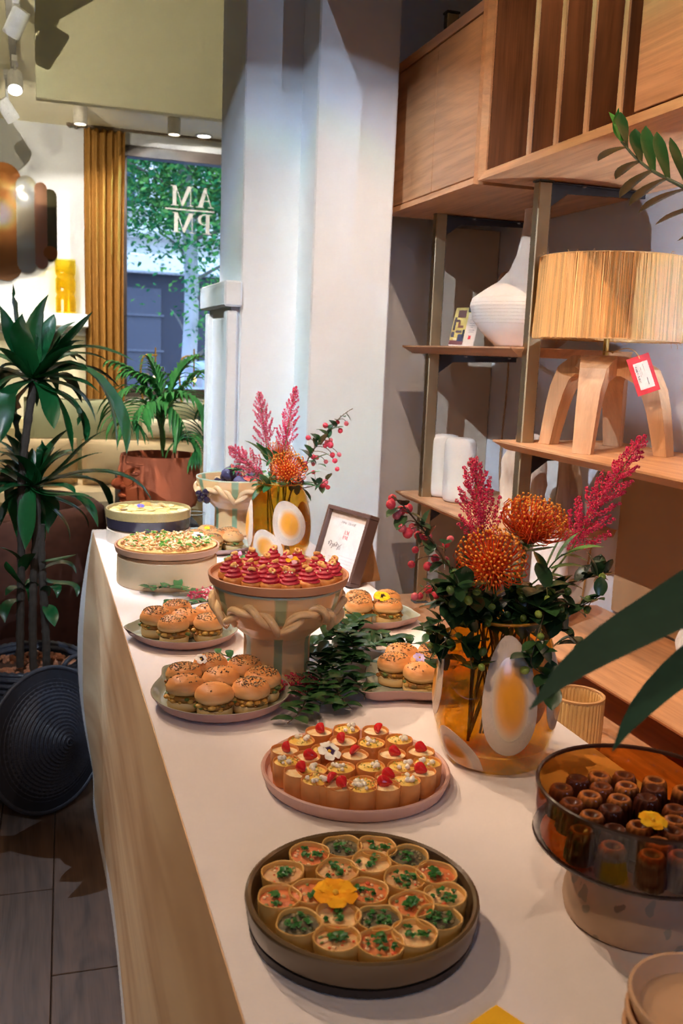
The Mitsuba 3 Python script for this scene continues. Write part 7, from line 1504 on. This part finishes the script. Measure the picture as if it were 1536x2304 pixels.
for r in range(3):
    for x in (-3.6, -1.2, 1.35, 3.9, 6.4): holes.append((x-0.42, x+0.42, 3.75+3.1*r, 5.75+3.1*r))
wallm = cut(wallm, *[bx(a, b, BY-1, BY+0.12, c, d, 0) for a, b, c, d in holes])
put('wall', shape(wallm, 'matte', STONE, smooth=False), bd)
for a, b, c, d in holes:
    w = put('window', shape(cat([bx(a, a+0.06, BY+0.04, BY+0.10, c, d, 0), bx(b-0.06, b, BY+0.04, BY+0.10, c, d, 0), bx((a+b)/2-0.03, (a+b)/2+0.03, BY+0.04, BY+0.10, c, d, 0), bx(a, b, BY+0.04, BY+0.10, (c+d)/2+0.3, (c+d)/2+0.36, 0)]), 'matte', (232, 232, 230), smooth=False), bd)
    put('pane', shape(bx(a, b, BY+0.10, BY+0.115, c, d, 0), 'gloss', (66, 84, 112), smooth=False), w)
    bars = [bx(a-0.15, b+0.15, BY-0.30, BY-0.27, c+0.85, c+0.89, 0), bx(a-0.15, b+0.15, BY-0.30, BY-0.27, c+0.08, c+0.12, 0)]
    for k in range(9): x = a-0.13+(b-a+0.26)*k/8; bars.append(bx(x-0.012, x+0.012, BY-0.295, BY-0.275, c+0.08, c+0.88, 0))
    put('railing', shape(cat(bars), 'satin', (34, 36, 44), smooth=False), w)
    put('sill', shape(bx(a-0.2, b+0.2, BY-0.32, BY, c-0.02, c+0.06, 0.01), 'matte', STONE, smooth=False), w)
# a second, taller block beyond to close the view
b2 = thing('far_building', 'plain grey building far behind, seen between the leaves', 'building')
put('wall', shape(bx(-25, 35, 30, 31, -0.15, 22, 0), 'matte', (170, 176, 186), smooth=False), b2)
put('cornice', shape(bx(-25, 35, 29.7, 30, 20.5, 21.2, 0), 'matte', (186, 190, 198), smooth=False), b2)
# the tree on the pavement
rt = np.random.RandomState(12)
tr = thing('street_tree', 'street tree with a pale trunk and dense green leaves outside the window', 'tree')
trunk = spline([(2.05, 13.0, -0.15), (2.02, 13.0, 1.0), (2.06, 13.0, 2.2), (1.98, 13.0, 3.4), (2.02, 13.0, 5.2)], 40)
put('trunk', shape(tube(trunk, np.linspace(0.115, 0.075, 40), 14), 'matte', (186, 182, 178), smooth=True, vary=0.25, freq=3), tr)
for k in range(12):
    b = trunk[10+2*k]; a = rt.uniform(0, 2*PI); L = rt.uniform(0.9, 1.8)
    put('limb', shape(tube(spline([b, b+[0.5*L*math.cos(a), 0.4*L*math.sin(a), 0.3], b+[L*math.cos(a), 0.8*L*math.sin(a), 0.5]], 10), np.linspace(0.03, 0.008, 10), 6), 'matte', (120, 112, 104), smooth=True), tr)
lf = mk([[0, 0, 0], [0.55, -0.32, 0.05], [1.0, 0, -0.08], [0.55, 0.32, 0.05]], [[0, 1, 2], [0, 2, 3]])
clumps = []
for k in range(120): clumps.append(np.array([rt.uniform(0.9, 3.6), 13.0+rt.uniform(-0.8, 0.8), rt.uniform(3.05, 4.9)]))
for k in range(26): clumps.append(np.array([rt.uniform(2.1, 3.2), 12.6+rt.uniform(-0.5, 0.4), rt.uniform(0.8, 3.1)]))
for k in range(10): clumps.append(np.array([rt.uniform(1.5, 2.4), 12.7+rt.uniform(-0.3, 0.3), rt.uniform(2.2, 3.2)]))
byc = {0: [], 1: [], 2: [], 3: []}
for c in clumps:
    nn_ = 130 if c[2] > 3 else 46
    for j in range(nn_):
        p = c+rt.normal(size=3)*[0.26, 0.26, 0.20]; s = rt.uniform(0.06, 0.11)
        if p[0] < 1.85 and 1.5 < p[2] < 2.6 and rt.rand() < 0.7: continue
        byc[rt.randint(4)].append(TM(p, rz=rt.uniform(0, 6.3), rx=rt.uniform(-0.7, 0.7), ry=rt.uniform(-0.2, 0.9), s=s))
m, c = mixed([(scatter(lf, Ms), g) for Ms, g in zip(byc.values(), ((88, 164, 84), (56, 136, 80), (126, 186, 92), (44, 116, 76)))])
scene['tree_leaf'] = {'type': 'principledthin', 'base_color': FLAT, 'roughness': 0.5, 'diff_trans': 0.9}
put('leaves', shape(m, 'tree_leaf', c, smooth=False), tr, kind='stuff')
# parked car
car = thing('parked_car', 'pale blue parked car on the street outside the shop window', 'car')
side = Polygon([(-2.1, 0.28), (2.1, 0.28), (2.15, 0.62), (2.05, 0.84), (1.10, 0.94), (0.62, 1.36), (0.10, 1.47), (-1.15, 1.46), (-1.75, 1.02), (-2.12, 0.92), (-2.16, 0.55)]).buffer(0.06).buffer(-0.0)
CR = TM((2.55, 11.0, -0.15), rz=PI)
bdy = trimesh.creation.extrude_polygon(side, 1.62, engine='earcut'); bdy = moved(bdy, TM((0, 0.81, 0)) @ RX90)
for px_ in (-1.32, 1.36): bdy = cut(bdy, moved(trimesh.creation.cylinder(0.37, 3, sections=30), TM((px_, 0, 0.32), rx=PI/2)))
glass_cut = trimesh.creation.extrude_polygon(Polygon([(0.95, 0.98), (0.58, 1.30), (0.10, 1.38), (-0.30, 1.38), (-0.30, 0.98)]), 0.04, engine='earcut')
put('body', shape(bdy, 'gloss', (196, 212, 232), smooth=25), car, M=CR)
for s in (0.815, -0.805):
    for q in (Polygon([(0.93, 0.99), (0.56, 1.31), (0.10, 1.38), (-0.28, 1.38), (-0.28, 0.99)]), Polygon([(-0.38, 0.99), (-0.38, 1.38), (-1.10, 1.37), (-1.55, 1.02)])):
        put('window', shape(moved(trimesh.creation.extrude_polygon(q, 0.012, engine='earcut'), TM((0, s, 0)) @ RX90), 'gloss', (40, 52, 66), smooth=False), car, M=CR)
    put('sill_trim', shape(bx(-0.9, 0.95, s-0.012 if s > 0 else s-0.016, s+0.004 if s > 0 else s, 0.30, 0.38, 0.002), 'satin', (50, 54, 64)), car, M=CR)
for px_ in (-1.32, 1.36):
    for s in (0.72, -0.72):
        put('wheel', shape(moved(lathe([(0, -0.09), (0.20, -0.09), (0.30, -0.085), (0.315, -0.05), (0.315, 0.05), (0.30, 0.085), (0.20, 0.09), (0, 0.09)], 30), TM((px_, s, 0.316), rx=PI/2)), 'satin', (30, 30, 34), smooth=40), car, M=CR)
# ================================================================ many copies of one coloured mesh share it
use = {}
for k, d in scene.items():
    if d.get('type') == 'ply' and d['filename'] in COLOURED and 'emitter' not in d: use.setdefault(d['filename'], []).append(k)
for i, (fn, keys) in enumerate(sorted(use.items())):
    if len(keys) < 2: continue
    g = 'shared_mesh_%d' % i
    scene[g] = {'type': 'shapegroup', 'piece': {a: b for a, b in scene[keys[0]].items() if a != 'to_world'}}
    for k in keys: scene[k] = {'type': 'instance', 'group': {'type': 'ref', 'id': g}, 'to_world': scene[k].get('to_world', T4())}
